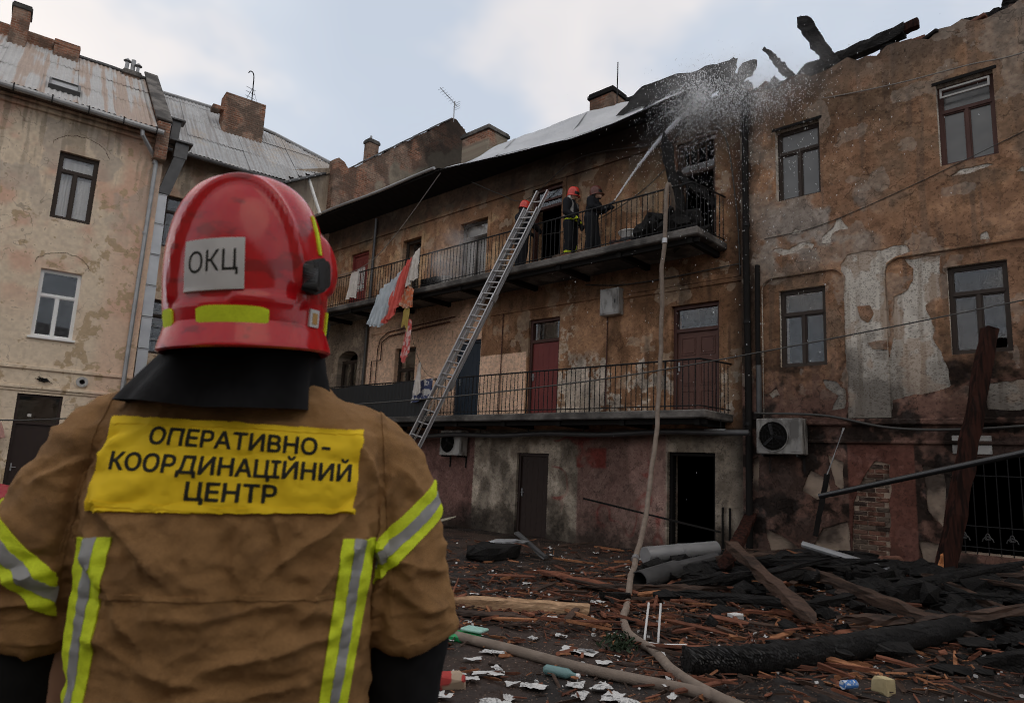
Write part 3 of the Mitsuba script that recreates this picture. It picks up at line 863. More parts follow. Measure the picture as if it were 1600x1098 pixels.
# firewall between the roofs: brick gable with remains of render, coping tiles
fw_ = thing('gable_wall', 'tall brick fire gable with sooty render rising between the two roofs', 'wall')
prof = [(-.05, 8.4), (-.05, 12.1), (.1, 12.2), (.35, 12.12), (.5, 11.95), (.8, 12.1)] + [(y, 12.1 + (y - .8) * .852 + .05 * math.sin(y * 9)) for y in np.arange(1.1, 5.2, .3)] + [(5.25, 15.95), (5.5, 16.0), (5.9, 15.75), (6.15, 15.6), (6.3, 15.2), (7.3, 13.6), (7.3, 8.4)]
g = trimesh.creation.extrude_polygon(Polygon(prof), .36, engine='earcut')
gv = g.vertices
add('wall', trimesh.Trimesh(np.c_[-10.3 + gv[:, 2], gv[:, 0], gv[:, 1]], g.faces, process=False), M['gablewall'], MB, parent=fw_)
for k in range(11):
    y = .75 + k * .41
    z = 12.1 + (y - .8) * .852
    m = cbx(-10.36, -9.88, 0, .46, 0, .05, .01)
    m.apply_transform(trimesh.transformations.rotation_matrix(math.atan(.852), (1, 0, 0)))
    m.apply_translation((0, y, z + .02 + .015 * (k % 2)))
    add('coping_tile', m, M['darkmetal'], MB, parent=fw_)
for k in range(7):
    add('brick', cbx(-10.3 + qq.uniform(-.02, .02), -9.96, 5.25 + k * .13, 5.37 + k * .13 + qq.uniform(0, .08), 15.85 - .05 * k, 16.03 - .06 * k + qq.uniform(-.05, .07), .012), M['brickface'], MB, parent=fw_)


def chimney(name, label, Mx, x0, x1, y0, y1, z0, z1, mat='brickface', cap=.06, pots=(), capm='concrete'):
    c = thing(name, label, 'chimney')
    add('stack', cbx(x0, x1, y0, y1, z0, z1, .015), M[mat], Mx, parent=c)
    add('cap', [cbx(x0 - cap, x1 + cap, y0 - cap, y1 + cap, z1 - .02, z1 + .09, .015), cbx(x0 - cap * .4, x1 + cap * .4, y0 - cap * .4, y1 + cap * .4, z1 + .085, z1 + .15, .015)], M[capm], Mx, parent=c)
    for (x, y, r, h) in pots:
        add('pipe', [tube([(x, y, z1 + .1), (x, y, z1 + .1 + h)], r, 10)], M['zinc'], Mx, parent=c)
    return c


chimney('chimney', 'low dark rendered chimney behind the silver roof sheets', MB, -5.5, -4.25, 2.0, 2.9, 10.2, 12.3, 'gablewall')
chimney('chimney', 'small black brick chimney beside the thin mast on the burnt roof', MB, .55, 1.28, 1.0, 1.6, 9.8, 11.12, 'brickface', .05, capm='soot')
chimney('chimney', 'small brick chimney with white pipe peeping over the fire gable', MB, -10.95, -10.6, 1.75, 2.2, 11.5, 13.7, 'brickface', .04, [(-10.75, 1.9, .04, .22)])
an = thing('antenna_mast', 'thin bare mast standing on the burnt roof', 'antenna')
add('mast', tube([(1.42, 1.0, 9.9), (1.42, 1.0, 11.85)], .014, 6), M['iron'], MB, parent=an)
an = thing('antenna', 'small television antenna on the peak of the fire gable', 'antenna')
add('mast', tube([(-9.95, 5.35, 15.8), (-9.95, 5.35, 16.75)], .025, 6), M['zinc'], MB, parent=an)
add('boom', tube([(-9.95, 4.5, 17.0), (-9.95, 5.5, 16.6)], .015, 5), M['zinc'], MB, parent=an)
for k in range(7):
    y = 4.55 + k * .12
    z = 16.98 - (y - 4.5) * .4
    add('element', tube([(-10.12, y, z), (-9.78, y, z)], .008, 4), M['zinc'], MB, parent=an)
add('reflector', [tube([(-10.15, 5.48, 16.45 + .1 * k), (-9.75, 5.48, 16.45 + .1 * k)], .01, 4) for k in range(4)], M['zinc'], MB, parent=an)

# ================================================================ burnt building (right)
br = thing('burnt_building', 'rust brown house with flaking plaster and burnt open roof timbers', 'building')
WIN = [(5.83, 6.64, 6.68, 8.1), (8.49, 9.27, 6.65, 8.06), (5.83, 6.64, 3.55, 4.97), (8.48, 9.26, 3.58, 4.98), (11.2, 12.0, 6.65, 8.06), (11.2, 12.0, 3.58, 4.98)]
cell = Polygon([(8.36, .62), (10.1, .62), (10.1, 1.85)] + [(9.23 + .87 * math.cos(a), 1.85 + .2 * math.sin(a)) for a in np.linspace(0, PI, 13)[1:-1]] + [(8.36, 1.85)])
wins = unary_union([sbox(a, c, b, d) for a, b, c, d in WIN] + [cell])
topr = [(5.16, 9.2)] + [(u, 9.06 + .06 * math.sin(u * 7.3) + .04 * math.sin(u * 17) - .012 * (u - 5)) for u in np.arange(5.4, 13, .16)] + [(13.2, 8.98)]
outl = Polygon([(13.2, -.3), (5.16, -.3)] + topr)
R0 = -.06
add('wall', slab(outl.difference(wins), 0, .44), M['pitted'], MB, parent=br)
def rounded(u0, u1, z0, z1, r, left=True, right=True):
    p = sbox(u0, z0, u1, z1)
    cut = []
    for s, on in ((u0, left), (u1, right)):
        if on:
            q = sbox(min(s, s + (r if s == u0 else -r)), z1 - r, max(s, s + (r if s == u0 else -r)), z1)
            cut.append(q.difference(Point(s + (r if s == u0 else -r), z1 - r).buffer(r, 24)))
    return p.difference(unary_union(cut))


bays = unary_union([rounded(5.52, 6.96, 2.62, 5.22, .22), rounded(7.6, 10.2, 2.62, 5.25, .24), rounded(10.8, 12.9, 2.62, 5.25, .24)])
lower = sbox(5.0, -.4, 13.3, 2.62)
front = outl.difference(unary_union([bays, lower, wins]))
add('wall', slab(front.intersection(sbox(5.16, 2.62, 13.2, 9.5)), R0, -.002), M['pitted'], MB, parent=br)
HOLES = [[(6.98, 5.06), (6.91, 5.27), (7.04, 5.44), (7.28, 5.45), (7.59, 5.42), (7.76, 5.47), (7.95, 5.42), (8.03, 5.31), (7.79, 5.26), (7.64, 5.18), (7.59, 5.02), (7.62, 4.65), (7.62, 4.09), (7.62, 3.6), (7.62, 2.56), (6.93, 2.56), (6.98, 3.2), (6.94, 3.58), (6.94, 4.28)],
         [(7.90, 5.22), (8.4, 5.19), (8.4, 4.89), (8.36, 4.81), (8.38, 4.54), (8.24, 4.49), (8.16, 4.39), (8.27, 4.01), (8.24, 3.87), (8.35, 3.6), (8.43, 3.33), (8.44, 3.1), (8.27, 3.03), (7.94, 2.98), (7.55, 2.87), (7.55, 3.17), (7.67, 3.96), (7.69, 4.38), (7.72, 4.6), (7.91, 4.69), (7.99, 4.84), (8.0, 5.05)],
         [(8.92, 3.11), (9.36, 3.16), (10.2, 3.1), (10.2, 2.7), (9.33, 2.72), (8.89, 2.73), (8.86, 2.89)],
         [(6.94, 6.13), (7.06, 5.91), (6.81, 5.86), (6.76, 5.70), (6.6, 5.72), (6.65, 5.85), (6.81, 5.99), (6.88, 6.11)],
         [(5.75, 5.75), (5.95, 5.62), (6.1, 5.63), (6.3, 5.7), (6.45, 5.66), (6.5, 5.74), (6.3, 5.82), (6.05, 5.72), (5.9, 5.78)],
         [(6.1, 6.0), (6.25, 5.97), (6.28, 6.03), (6.16, 6.08)], [(8.95, 5.32), (9.08, 5.3), (9.05, 5.42), (8.97, 5.41)], [(9.45, 6.3), (9.55, 6.28), (9.53, 6.36)],
         [(6.55, 3.3), (6.8, 3.25), (6.92, 3.1), (6.9, 2.8), (6.7, 2.75), (6.78, 3.0), (6.6, 3.15)], [(5.6, 3.1), (5.75, 3.16), (5.8, 3.05), (5.66, 3.0)],
         [(8.6, 6.45), (8.75, 6.52), (9.1, 6.55), (9.2, 6.5), (8.9, 6.44)]]
hl = [ragged(Polygon(h).buffer(0), .02 if k < 3 else .024, .022, k, 6.0) for k, h in enumerate(HOLES)]
isl = [ragged(Polygon([(7.16, 4.51), (7.36, 4.5), (7.42, 4.35), (7.32, 4.21), (7.21, 4.28)]), .012, .03, 31), ragged(Polygon([(7.31, 3.86), (7.62, 3.89), (7.62, 3.72), (7.38, 3.75)]), .012, .03, 32)]
hu = unary_union(hl).difference(unary_union(isl))
coat = front.intersection(sbox(5.16, 2.6, 13.2, 9.5)).difference(hu)
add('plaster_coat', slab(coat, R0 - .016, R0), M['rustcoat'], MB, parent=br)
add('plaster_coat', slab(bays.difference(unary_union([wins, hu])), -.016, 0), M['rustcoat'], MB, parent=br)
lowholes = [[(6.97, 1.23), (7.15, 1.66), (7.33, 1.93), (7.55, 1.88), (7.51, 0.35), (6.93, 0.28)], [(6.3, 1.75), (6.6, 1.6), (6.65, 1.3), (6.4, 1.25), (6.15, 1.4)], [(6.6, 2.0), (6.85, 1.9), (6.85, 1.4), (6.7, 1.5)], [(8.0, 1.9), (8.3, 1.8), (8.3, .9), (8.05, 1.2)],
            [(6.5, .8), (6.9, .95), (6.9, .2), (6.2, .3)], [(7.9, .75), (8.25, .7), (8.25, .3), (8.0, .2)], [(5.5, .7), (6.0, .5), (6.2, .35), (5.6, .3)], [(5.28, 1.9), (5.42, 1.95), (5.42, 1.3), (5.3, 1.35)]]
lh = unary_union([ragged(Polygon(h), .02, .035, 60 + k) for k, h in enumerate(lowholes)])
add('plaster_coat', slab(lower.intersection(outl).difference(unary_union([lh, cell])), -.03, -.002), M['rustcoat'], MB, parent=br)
# bare bricks where the plaster fell off
bm = [bsdf(f'brick{k}', (lambda a: (lambda p, n, uv: mix(a, [x * .45 for x in a], smoothstep(.4, .65, fbm(p.x * 9, p.y * 9, p.z * 9, octaves=3)))))(a), .95, .1, bump=plaster_bump, bscale=.02) for k, a in enumerate([(.16, .08, .058), (.13, .072, .054), (.12, .09, .07), (.08, .055, .045)])]
hp = Polygon(lowholes[0]).buffer(-.02)
for r_ in range(22):
    z = .3 + r_ * .075
    for c_ in range(-1, 4):
        u = 6.93 + c_ * .26 + (.13 if r_ % 2 else 0)
        cut = sbox(u + .006, z + .005, u + .25, z + .068).intersection(hp)
        if cut.area > .004 and cut.geom_type == 'Polygon':
            x0, z0, x1, z1 = cut.bounds
            dpt = qq.uniform(.004, .024)
            add('brick', cbx(x0, x1, -dpt, .05, z0, z1, .006), bm[qq.integers(4)], MB, parent=br + '__wall')
# ledge between ground and first floor
for l_ in ([cbx(5.4, 13.2, -.13, -.03, 2.5, 2.6, .02), cbx(5.4, 13.2, -.08, -.03, 2.2, 2.26, .015)]):
    add('ledge', l_, M['rustcoat'], MB, parent=br)
add('corner_strip', bx(5.15, 5.2, R0 - .05, 0, -.2, 9.2), M['rustcoat'], MB, parent=br)
for k, (a, b2, c, d2) in enumerate(WIN):
    w = window(br, MB, a, b2, c, d2, .06, 'brownframe' if k != 1 else 'redframe', 'cross', tr=.32, fw=.055, curtain=False, glass='dusty' if k in (0, 1) else 'glass')
    if k == 1:
        add('open_vent', [slab(sbox(a + .05, 7.82, b2 - .05, 7.98).difference(sbox(a + .08, 7.85, b2 - .08, 7.95)), -.06, -.03)], M['greybox'], MB, parent=w)
lintel = [bx(a - .05, b2 + .05, R0 - .03, .0, d2, d2 + .05) for a, b2, c, d2 in WIN[:2]]
for l_ in lintel:
    add('lintel', l_, M['soot'], MB, parent=br)
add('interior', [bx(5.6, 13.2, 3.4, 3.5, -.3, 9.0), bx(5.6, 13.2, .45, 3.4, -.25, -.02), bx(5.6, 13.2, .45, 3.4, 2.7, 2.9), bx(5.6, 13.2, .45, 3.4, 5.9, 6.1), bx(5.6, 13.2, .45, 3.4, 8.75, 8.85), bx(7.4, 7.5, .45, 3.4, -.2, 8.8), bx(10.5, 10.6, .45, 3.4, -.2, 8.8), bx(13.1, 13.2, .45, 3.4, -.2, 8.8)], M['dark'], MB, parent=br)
# scrolled grille in the black cellar window
gr = sub(br, 'window_grille', 'wrought iron grille with scrolls in the black ground floor window')
add('bar', [tube([(8.36 + .145 * k, -.01, .62), (8.36 + .145 * k, -.01, 2.04)], .008, 5) for k in range(1, 12)] + [tube([(8.36, -.012, z), (10.1, -.012, z)], .009, 5) for z in (.72, 1.02, 1.75)], M['iron'], MB, parent=gr)
for k in range(6):
    c = np.array([8.5 + .29 * k, -.02, .87])
    for s in (-1, 1):
        pts = [c + np.array([s * (.005 + .065 * (1 - t) * math.cos(t * 9)), 0, .12 * (t - .5) + .065 * (1 - t) * math.sin(t * 9)]) for t in np.linspace(0, 1, 16)]
        add('scroll', tube(pts, .007, 4), M['darkmetal'], MB, parent=gr)
for u in (8.62,):
    c = np.array([u, -.055, 2.2])
    add('rosette', [trimesh.creation.icosphere(1, .035).apply_translation(c + np.array([.06 * math.cos(a), 0, .06 * math.sin(a)])) for a in np.linspace(0, 2 * PI, 7)[:-1]] + [cbx(u - .2, u + .3, -.05, -.03, 2.06, 2.34, .008)], M['greybox'], MB, parent=br)
add('vent_hole', [trimesh.creation.cylinder(.13, .05, sections=16).apply_transform(trimesh.transformations.rotation_matrix(PI / 2, (1, 0, 0))).apply_translation((8.92, -.04, .36))], M['dark'], MB, parent=br)
# burnt roof timbers against the sky
for k, (p, q, w, h, e) in enumerate([((4.62, .28, 9.42), (5.38, .12, 9.88), .17, .2, (0, .1)), ((6.05, .25, 9.3), (5.55, .1, 10.06), .13, .12, (0, .5)), ((6.93, .25, 9.05), (6.29, .1, 10.4), .2, .2, (0, .14)),
                                     ((6.1, .3, 9.30), (8.0, .3, 9.48), .2, .22, (.2, 0)), ((6.9, .3, 9.1), (7.05, .3, 9.34), .2, .2, (0, 0)), ((7.75, .35, 9.05), (7.75, .35, 9.3), .22, .2, (0, 0)), ((5.25, .3, 9.2), (6.4, .35, 9.22), .2, .2, (0, .3)), ((7.7, .45, 9.1), (9.0, .4, 9.16), .16, .14, (0, .4)),
                                     ((8.55, .3, 9.1), (9.45, .3, 9.22), .16, .12, (.15, .1)), ((9.55, .3, 9.0), (9.6, .3, 9.4), .3, .3, (0, 0)), ((9.8, .3, 9.0), (12.6, .3, 9.3), .2, .2, (0, 0)), ((5.75, .3, 9.1), (5.72, .25, 9.42), .12, .14, (0, .05))]):
    add('roof_timber', timber(p, q, w, h, n=14, rough=.016, seed=80 + k, ends=e), M['char'], MB, parent=br)
add('roof_timber', timber((7.98, .28, 9.49), (8.24, .28, 9.52), .14, .15, n=4, rough=.005, seed=99), M['redwood'], MB, parent=br, label='stub of unburnt reddish purlin')
for k in range(46):
    u = 5.3 + k * .17 + qq.uniform(-.04, .04)
    if 6.4 < u < 7.75:
        continue
    m = cbx(0, qq.uniform(.16, .27), 0, .13, 0, qq.uniform(.05, .075), .008)
    m.apply_transform(trimesh.transformations.rotation_matrix(qq.uniform(-.25, .25), (0, 1, 0)) @ trimesh.transformations.rotation_matrix(qq.uniform(-.4, .4), (0, 0, 1)))
    m.apply_translation((u, qq.uniform(-.04, .1), 9.04 + .06 * math.sin(u * 7.3) - .012 * (u - 5) + qq.uniform(0, .05)))
    add('brick', m, bm[qq.integers(4)] if k % 3 else M['soot'], MB, parent=br + '__wall')
add('attic_floor', bx(5.3, 13.2, .44, 3.4, 8.86, 8.9), M['soot'], MB, parent=br)

# ================================================================ plastered house (left)
ph = thing('plastered_house', 'beige and pink plastered house with peeling walls and a rust streaked corrugated roof', 'building')
AW = [(-.42, .45, 7.17, 8.94), (-.41, .46, 4.14, 5.85), (-3.4, -2.5, 7.17, 8.94), (-3.4, -2.5, 4.14, 5.85)]
AD = (-.46, .46, 0, 2.74)
aw = sbox(-4.5, -.3, 1.9, 10.15).difference(unary_union([sbox(a, c, b, d) for a, b, c, d in AW] + [sbox(AD[0], -.31, AD[1], AD[3])]))
add('wall', slab(aw, 0, .45), M['beigewall'], MA, parent=ph)
add('wall', bx(1.5, 1.9, .452, 9, -.3, 10.15), M['beigewall'], MA, parent=ph)
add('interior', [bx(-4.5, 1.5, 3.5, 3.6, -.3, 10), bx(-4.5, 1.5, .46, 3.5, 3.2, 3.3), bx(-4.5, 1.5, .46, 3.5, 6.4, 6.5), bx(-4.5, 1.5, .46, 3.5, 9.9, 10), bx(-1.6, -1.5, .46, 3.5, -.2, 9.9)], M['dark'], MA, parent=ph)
for l_ in [cbx(-4.5, 1.9, -.05, -.001, 3.33, 3.42, .012), cbx(-4.5, 1.9, -.07, -.001, 2.86, 2.93, .012), cbx(-4.5, 1.9, -.035, -.001, 2.80, 2.858, .008), cbx(-4.5, 1.93, -.2, .0, 9.92, 10.04, .03), cbx(-4.5, 1.93, -.12, -.0, 9.8, 9.918, .03)]:
    add('string_course', l_, M['beigewall'], MA, parent=ph)
window(ph, MA, *AW[0], .12, 'brownframe', 'asym', tr=.27, fw=.085, curtain=True, label='dark framed upper window with white blinds')
window(ph, MA, *AW[1], .1, 'pvc', 'cross', tr=.38, fw=.06, curtain=False, sill='pvc', label='white framed lower window')
for a in AW[2:]:
    window(ph, MA, *a, .1, 'pvc', 'cross', tr=.3, fw=.06)
# blinds behind the upper window, cracked edges of blocked arches over both
add('blind', [bx(-.33, .37, .24, .25, 8.46 + .065 * k, 8.515 + .065 * k) for k in range(6)] + [bx(.06, .36, .24, .25, 7.26 + .065 * k, 7.315 + .065 * k) for k in range(18)], M['curtain'], MA, parent=ph)
for (uc, zc, r) in ((.02, 8.98, .62), (.02, 5.9, .58)):
    pts = [(uc + r * math.cos(a), -.004, zc + .72 * r * math.sin(a)) for a in np.linspace(.15, PI - .15, 18)]
    add('crack', tube([(x + qq.normal(0, .016), y, z + qq.normal(0, .016)) for x, y, z in pts], .006, 4), M['redframe'], MA, parent=ph)
dd = door(ph, MA, AD[0], AD[1], 0, AD[3], .1, 'metaldoor', 'metaldoor', tr=2.02, fw=.06)
add('notice', bx(-.2, -.12, .07, .08, 2.2, 2.27), M['paper'], MA, parent=dd)
v = thing('wall_vent', 'round grey flue outlet above the dark door of the plastered house', 'vent')
m = trimesh.creation.annulus(.06, .13, .06, sections=20)
m.apply_transform(trimesh.transformations.rotation_matrix(PI / 2, (1, 0, 0)))
m.apply_translation((.8, -.03, 3.14))
add('ring', m, M['greybox'], MA, parent=v)
add('hole', trimesh.creation.cylinder(.062, .02, sections=16).apply_transform(trimesh.transformations.rotation_matrix(PI / 2, (1, 0, 0))).apply_translation((.8, -.012, 3.14)), M['dark'], MA, parent=v)
wt = [tube(curve([(.02 + qq.normal(0, .05), -.02, 3.1 + qq.normal(0, .02)) for _ in range(3)] + [(.02 + qq.normal(0, .13), -.1, 3.1 + qq.normal(0, .05))], 9), .008, 4) for _ in range(14)]
add('wire_tangle', wt, M['iron'], MA, label='tangle of loose wires on the beige wall above the dark door', cat='cable')


def corrugated(parent, Mx, poly, xs, y0, z0, pitch, mat, w=.9, l=1.15, wave=.118, amp=.015, seed=0, name='roof_panel', x_off=0.0):
    """overlapping corrugated sheets on the plane z = z0 + (y - y0) tan(pitch), each clipped to poly in (x, distance up the slope)"""
    r = np.random.default_rng(seed)
    c, s = math.cos(pitch), math.sin(pitch)
    tmax = poly.bounds[3]
    for iy in range(int(tmax / (l - .08)) + 1):
        for ix in range(int((xs[1] - xs[0]) / (w - .05)) + 1):
            x0, t0 = xs[0] + ix * (w - .05) + x_off * (iy % 2), iy * (l - .08)
            cell = sbox(x0, t0, x0 + w, t0 + l)
            if not poly.intersects(cell) or poly.intersection(cell).area < .03:
                continue
            nx, ny = int(w / wave * 6) + 1, 5
            gx_, gt = np.meshgrid(np.linspace(0, w, nx), np.linspace(0, l, ny), indexing='ij')
            tilt = r.normal(0, .006)
            h = amp * np.cos(2 * PI * gx_ / wave) + .013 * (1 - gt / l) + .008 * (ix % 2) + tilt * gx_ / w + r.uniform(0, .01)
            X_, T_ = x0 + gx_, t0 + gt + r.uniform(-.03, .03)
            # clip by clamping columns
            F = []
            inside = np.zeros((nx - 1, ny - 1), bool)
            for a in range(nx - 1):
                for b in range(ny - 1):
                    inside[a, b] = poly.contains(Point((X_[a, b] + X_[a + 1, b + 1]) / 2, (T_[a, b] + T_[a + 1, b + 1]) / 2))
                    if inside[a, b]:
                        F.append([a * ny + b, (a + 1) * ny + b, (a + 1) * ny + b + 1, a * ny + b + 1])
            if not F:
                continue
            V = np.stack([X_, y0 + T_ * c - h * s, z0 + T_ * s + h * c], -1).reshape(-1, 3)
            mm = trimesh.Trimesh(V, np.vstack([np.array(F)[:, [0, 1, 2]], np.array(F)[:, [0, 2, 3]]]), process=False)
            mm.remove_unreferenced_vertices()
            add(name, mm, M[mat], Mx, smooth=True, parent=parent)


pa = math.radians(37)
LA = 4.75 / math.cos(pa)
corrugated(ph, MA, sbox(-4.5, 0, 1.6, LA), (-4.5, 1.6), -.5, 10.06, pa, 'rusty', l=2.05, seed=3)
zr = 10.06 + 4.75 * math.tan(pa)
add('roof_deck', (np.array([[-4.5, -.48, 9.99], [1.62, -.48, 9.99], [1.62, 4.3, zr - .06], [-4.5, 4.3, zr - .06], [-4.5, 9, 10], [1.62, 9, 10]]), [[0, 1, 2, 3], [3, 2, 5, 4]]), M['soot'], MA, parent=ph)
add('soffit', bx(-4.5, 1.62, -.5, -.2, 9.97, 10.0), M['darkwood'], MA, parent=ph)
add('ridge_cap', [cbx(-4.5 + k * .52, -3.94 + k * .52, 4.15, 4.4, zr - .02, zr + .07 + .008 * (k % 2), .02) for k in range(12)], M['darkmetal'], MA, parent=ph)
add('gutter', [tube([(x, -.56, 10.02 - .012 * (x + 4.5)) for x in np.linspace(-4.5, 1.75, 14)], .075, 10)], M['zinc'], MA, parent=ph)
for k in range(8):
    add('gutter_bracket', [bx(-3.9 + .78 * k, -3.87 + .78 * k, -.64, -.48, 9.93 - .009 * k, 10.1 - .009 * k)], M['iron'], MA, parent=ph)
# parapet along the verge: brick with a cement coping
pp = [(-.35, 9.3), (-.35, 10.35), (.0, 10.42)] + [(y, 10.5 + y * .7536 + .03 * math.sin(y * 11)) for y in np.arange(.2, 4.4, .3)] + [(4.5, 13.9), (5.0, 13.5), (9, 10.6), (9, 9.3)]
g = trimesh.creation.extrude_polygon(Polygon(pp), .3, engine='earcut')
gv = g.vertices
add('parapet', trimesh.Trimesh(np.c_[1.62 + gv[:, 2], gv[:, 0], gv[:, 1]], g.faces, process=False), M['brickface'], MA, parent=ph)
cop = cbx(1.56, 1.97, 0, 5.9, 0, .07, .02)
cop.apply_transform(trimesh.transformations.rotation_matrix(pa, (1, 0, 0)))
cop.apply_translation((0, -.25, 10.42))
add('coping', cop, M['concrete'], MA, parent=ph)
dp = [(1.25, -.5, 9.92), (1.27, -.5, 9.75), (1.68, -.14, 9.35), (1.72, -.11, 9.2), (1.70, -.11, 5.0), (1.68, -.11, .15)]
dpp = thing('drainpipe', 'grey downpipe with an angled neck on the corner of the plastered house', 'drainpipe')
add('pipe', tube(dp, .055, 10), M['zinc'], MA, parent=dpp)
for z in (9.2, 7.2, 5.2, 3.2, 1.2):
    add('joint', tube([(1.7, -.11, z), (1.7, -.11, z + .07)], .066, 10), M['zinc'], MA, parent=dpp)
sk = sub(ph, 'skylight', 'flat roof light in the corrugated roof')


def onslope(x0, x1, t0, t1, h0, h1, y0=-.5, z0=10.06, p=pa):
    m = bx(x0, x1, t0, t1, h0, h1)
    m.apply_transform(trimesh.transformations.rotation_matrix(p, (1, 0, 0)))
    m.apply_translation((0, y0, z0))
    return m


add('frame', [onslope(-.9, -.2, .72, .78, 0, .14), onslope(-.9, -.2, 1.42, 1.48, 0, .14), onslope(-.9, -.84, .78, 1.42, 0, .14), onslope(-.26, -.2, .78, 1.42, 0, .14)], M['darkmetal'], MA, parent=sk)
add('pane', onslope(-.84, -.26, .78, 1.42, .1, .11), M['dusty'], MA, parent=sk)
chimney('chimney', 'leaning tall rendered chimney at the left edge of the rusty roof', MA, -2.04, -1.62, 3.3, 3.9, 12.3, 14.1, 'gablewall', .04)
chimney('chimney', 'broken low brick stack on the ridge of the rusty roof', MA, -.95, -.3, 3.6, 4.2, 12.8, 13.55, 'brickface', .02, capm='brickface')
add('ridge_wall', cbx(-2.9, -.96, 4.0, 4.25, 13.3, 13.85, .03), M['gablewall'], MA, parent=ph)
ck = chimney('chimney', 'small brick stack with metal cowls at the corner of the rusty roof', MA, .95, 1.42, 3.9, 4.6, 12.8, 13.5, 'brickface', .05, [(1.02, 4.1, .06, .35), (1.2, 4.2, .07, .55), (1.34, 4.1, .05, .3)])
for (x, y, z) in ((1.02, 4.1, 14.0), (1.34, 4.1, 13.95)):
    add('cowl', trimesh.creation.cone(.12, .12, sections=12).apply_translation((x, y, z)), M['zinc'], MA, parent=ck)

# ================================================================ corner house behind
ch = thing('corner_house', 'recessed house in the courtyard corner under a grey corrugated roof', 'building')
pc = math.radians(42)
CS = 1 / math.cos(pc)
cpoly = Polygon([(1.95, -.05), (5.5, -.05), (8.15, 2.12 * CS), (7.9, 2.25 * CS), (6.0, 3.3 * CS), (4.1, 3.85 * CS), (1.95, 3.7 * CS)])
corrugated(ch, MA, cpoly, (1.92, 8.3), 1.15, 10.3, pc, 'slate', l=1.65, seed=5)
def cpl(x, y, h=0.0):
    return (x, y, 10.3 + (y - 1.15) * math.tan(pc) + h)


add('roof_deck', (np.array([cpl(1.9, 1.1, -.07), cpl(5.5, 1.1, -.07), cpl(8.1, 3.25, -.07), cpl(7.85, 3.35, -.07), cpl(6, 4.4, -.07), cpl(4.1, 4.95, -.07), cpl(1.9, 4.8, -.07)]), [[0, 1, 2], [0, 2, 3], [0, 3, 4], [0, 4, 5], [0, 5, 6]]), M['soot'], MA, parent=ch)
rp = [cpl(1.92, 4.85, .05), cpl(4.1, 5.0, .05), cpl(6.0, 4.45, .05), cpl(7.9, 3.4, .05)]
add('ridge_cap', tube(rp, .07, 8), M['zinc'], MA, parent=ch)
add('gutter', [tube([(1.95, 1.08, 10.22), (5.52, 1.08, 10.2)], .06, 8), tube([(5.52, 1.08, 10.2), (8.15, 3.2, 12.15)], .05, 8)], M['darkmetal'], MA, parent=ch)
cw = sbox(1.9, -.3, 5.3, 10.78).difference(unary_union([sbox(2.35, 4.3, 3.25, 5.9), sbox(2.35, 7.5, 3.25, 9.1)]))
add('wall', slab(cw, 1.8, 2.2), M['beigewall'], MA, parent=ch)
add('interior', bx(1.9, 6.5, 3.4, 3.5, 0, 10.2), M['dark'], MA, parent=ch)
window(ch, MA, 2.35, 3.25, 4.3, 5.9, 1.9, 'brownframe', 'cross', fw=.06)
window(ch, MA, 2.35, 3.25, 7.5, 9.1, 1.9, 'brownframe', 'cross', fw=.06)
gl = sub(ch, 'window_bars')
add('bar', [tube([(2.3, 1.77, z), (3.3, 1.77, z)], .012, 5) for z in (4.7, 5.1, 5.5)], M['zinc'], MA, parent=gl)
MAi = np.linalg.inv(MA)
b10 = xf(np.array([[-10.25, .1, 0]]), MAi @ MB)[0]
a0, a1 = np.array([5.3, 1.8]), b10[:2]
add('wall', (np.array([[a0[0], a0[1], -.3], [a1[0], a1[1], -.3], [a1[0], a1[1], 11.9], [a0[0], a0[1], 10.78]]), [[0, 1, 2, 3]]), M['beigewall'], MA, parent=ch)
add('soffit', (np.array([cpl(5.5, 1.1, -.08), cpl(8.1, 3.25, -.08), [a1[0], a1[1], 11.7], [a0[0], a0[1], 10.15]]), [[0, 1, 2, 3]]), M['soot'], MA, parent=ch)
p_, q_ = xf(np.array([[-9.9, -1.0, 10.95], [-8.95, -1.0, 9.5]]), MB)
st = add('roof_strut', tube([p_, q_], .055, 8), M['whitepaint'], None, parent=ch, label='white painted strut under the eave')
chimney('chimney', 'broad ruined brick stack with an aerial on the grey corrugated roof', MA, 3.95, 5.3, 3.35, 4.0, 12.2, 13.6, 'brickface', .0, capm='brickface')
for k in range(9):
    add('brick', cbx(3.6 + k * .13, 3.85 + k * .13, 3.4, 3.8, 13.05 + .03 * k, 13.12 + .03 * k + qq.uniform(0, .1), .01), M['brickface'], MA, parent='chimney_006')
an = thing('antenna', 'tall hooked aerial mast on the ruined brick stack', 'antenna')
add('mast', [tube(curve([(4.86, 3.6, 13.6), (4.84, 3.6, 14.6), (4.80, 3.6, 14.88), (4.70, 3.6, 14.93), (4.64, 3.6, 14.84)], 16), .02, 6), tube([(4.86, 3.6, 14.4), (4.62, 3.6, 13.7)], .008, 4), tube([(4.86, 3.6, 14.3), (5.1, 3.6, 13.7)], .006, 4)], M['iron'], MA, parent=an)
for z in (13.95, 14.12, 14.28):
    add('element', tube([(4.62, 3.6, z + .04), (4.95, 3.6, z - .02)], .009, 4), M['iron'], MA, parent=an)
# flue: dark elbowed duct above, pale square cladding below
fl = thing('flue_duct', 'square metal flue with two dark caps running up the corner of the plastered house', 'duct')
sq = np.array([(-1, -1), (1, -1), (1, 1), (-1, 1)])


def duct(pts, r):
    p = np.array(pts, float)
    R = [[q + np.array([a * r, b * r, 0]) for a, b in sq] for q in p]
    return fix(loft(R))


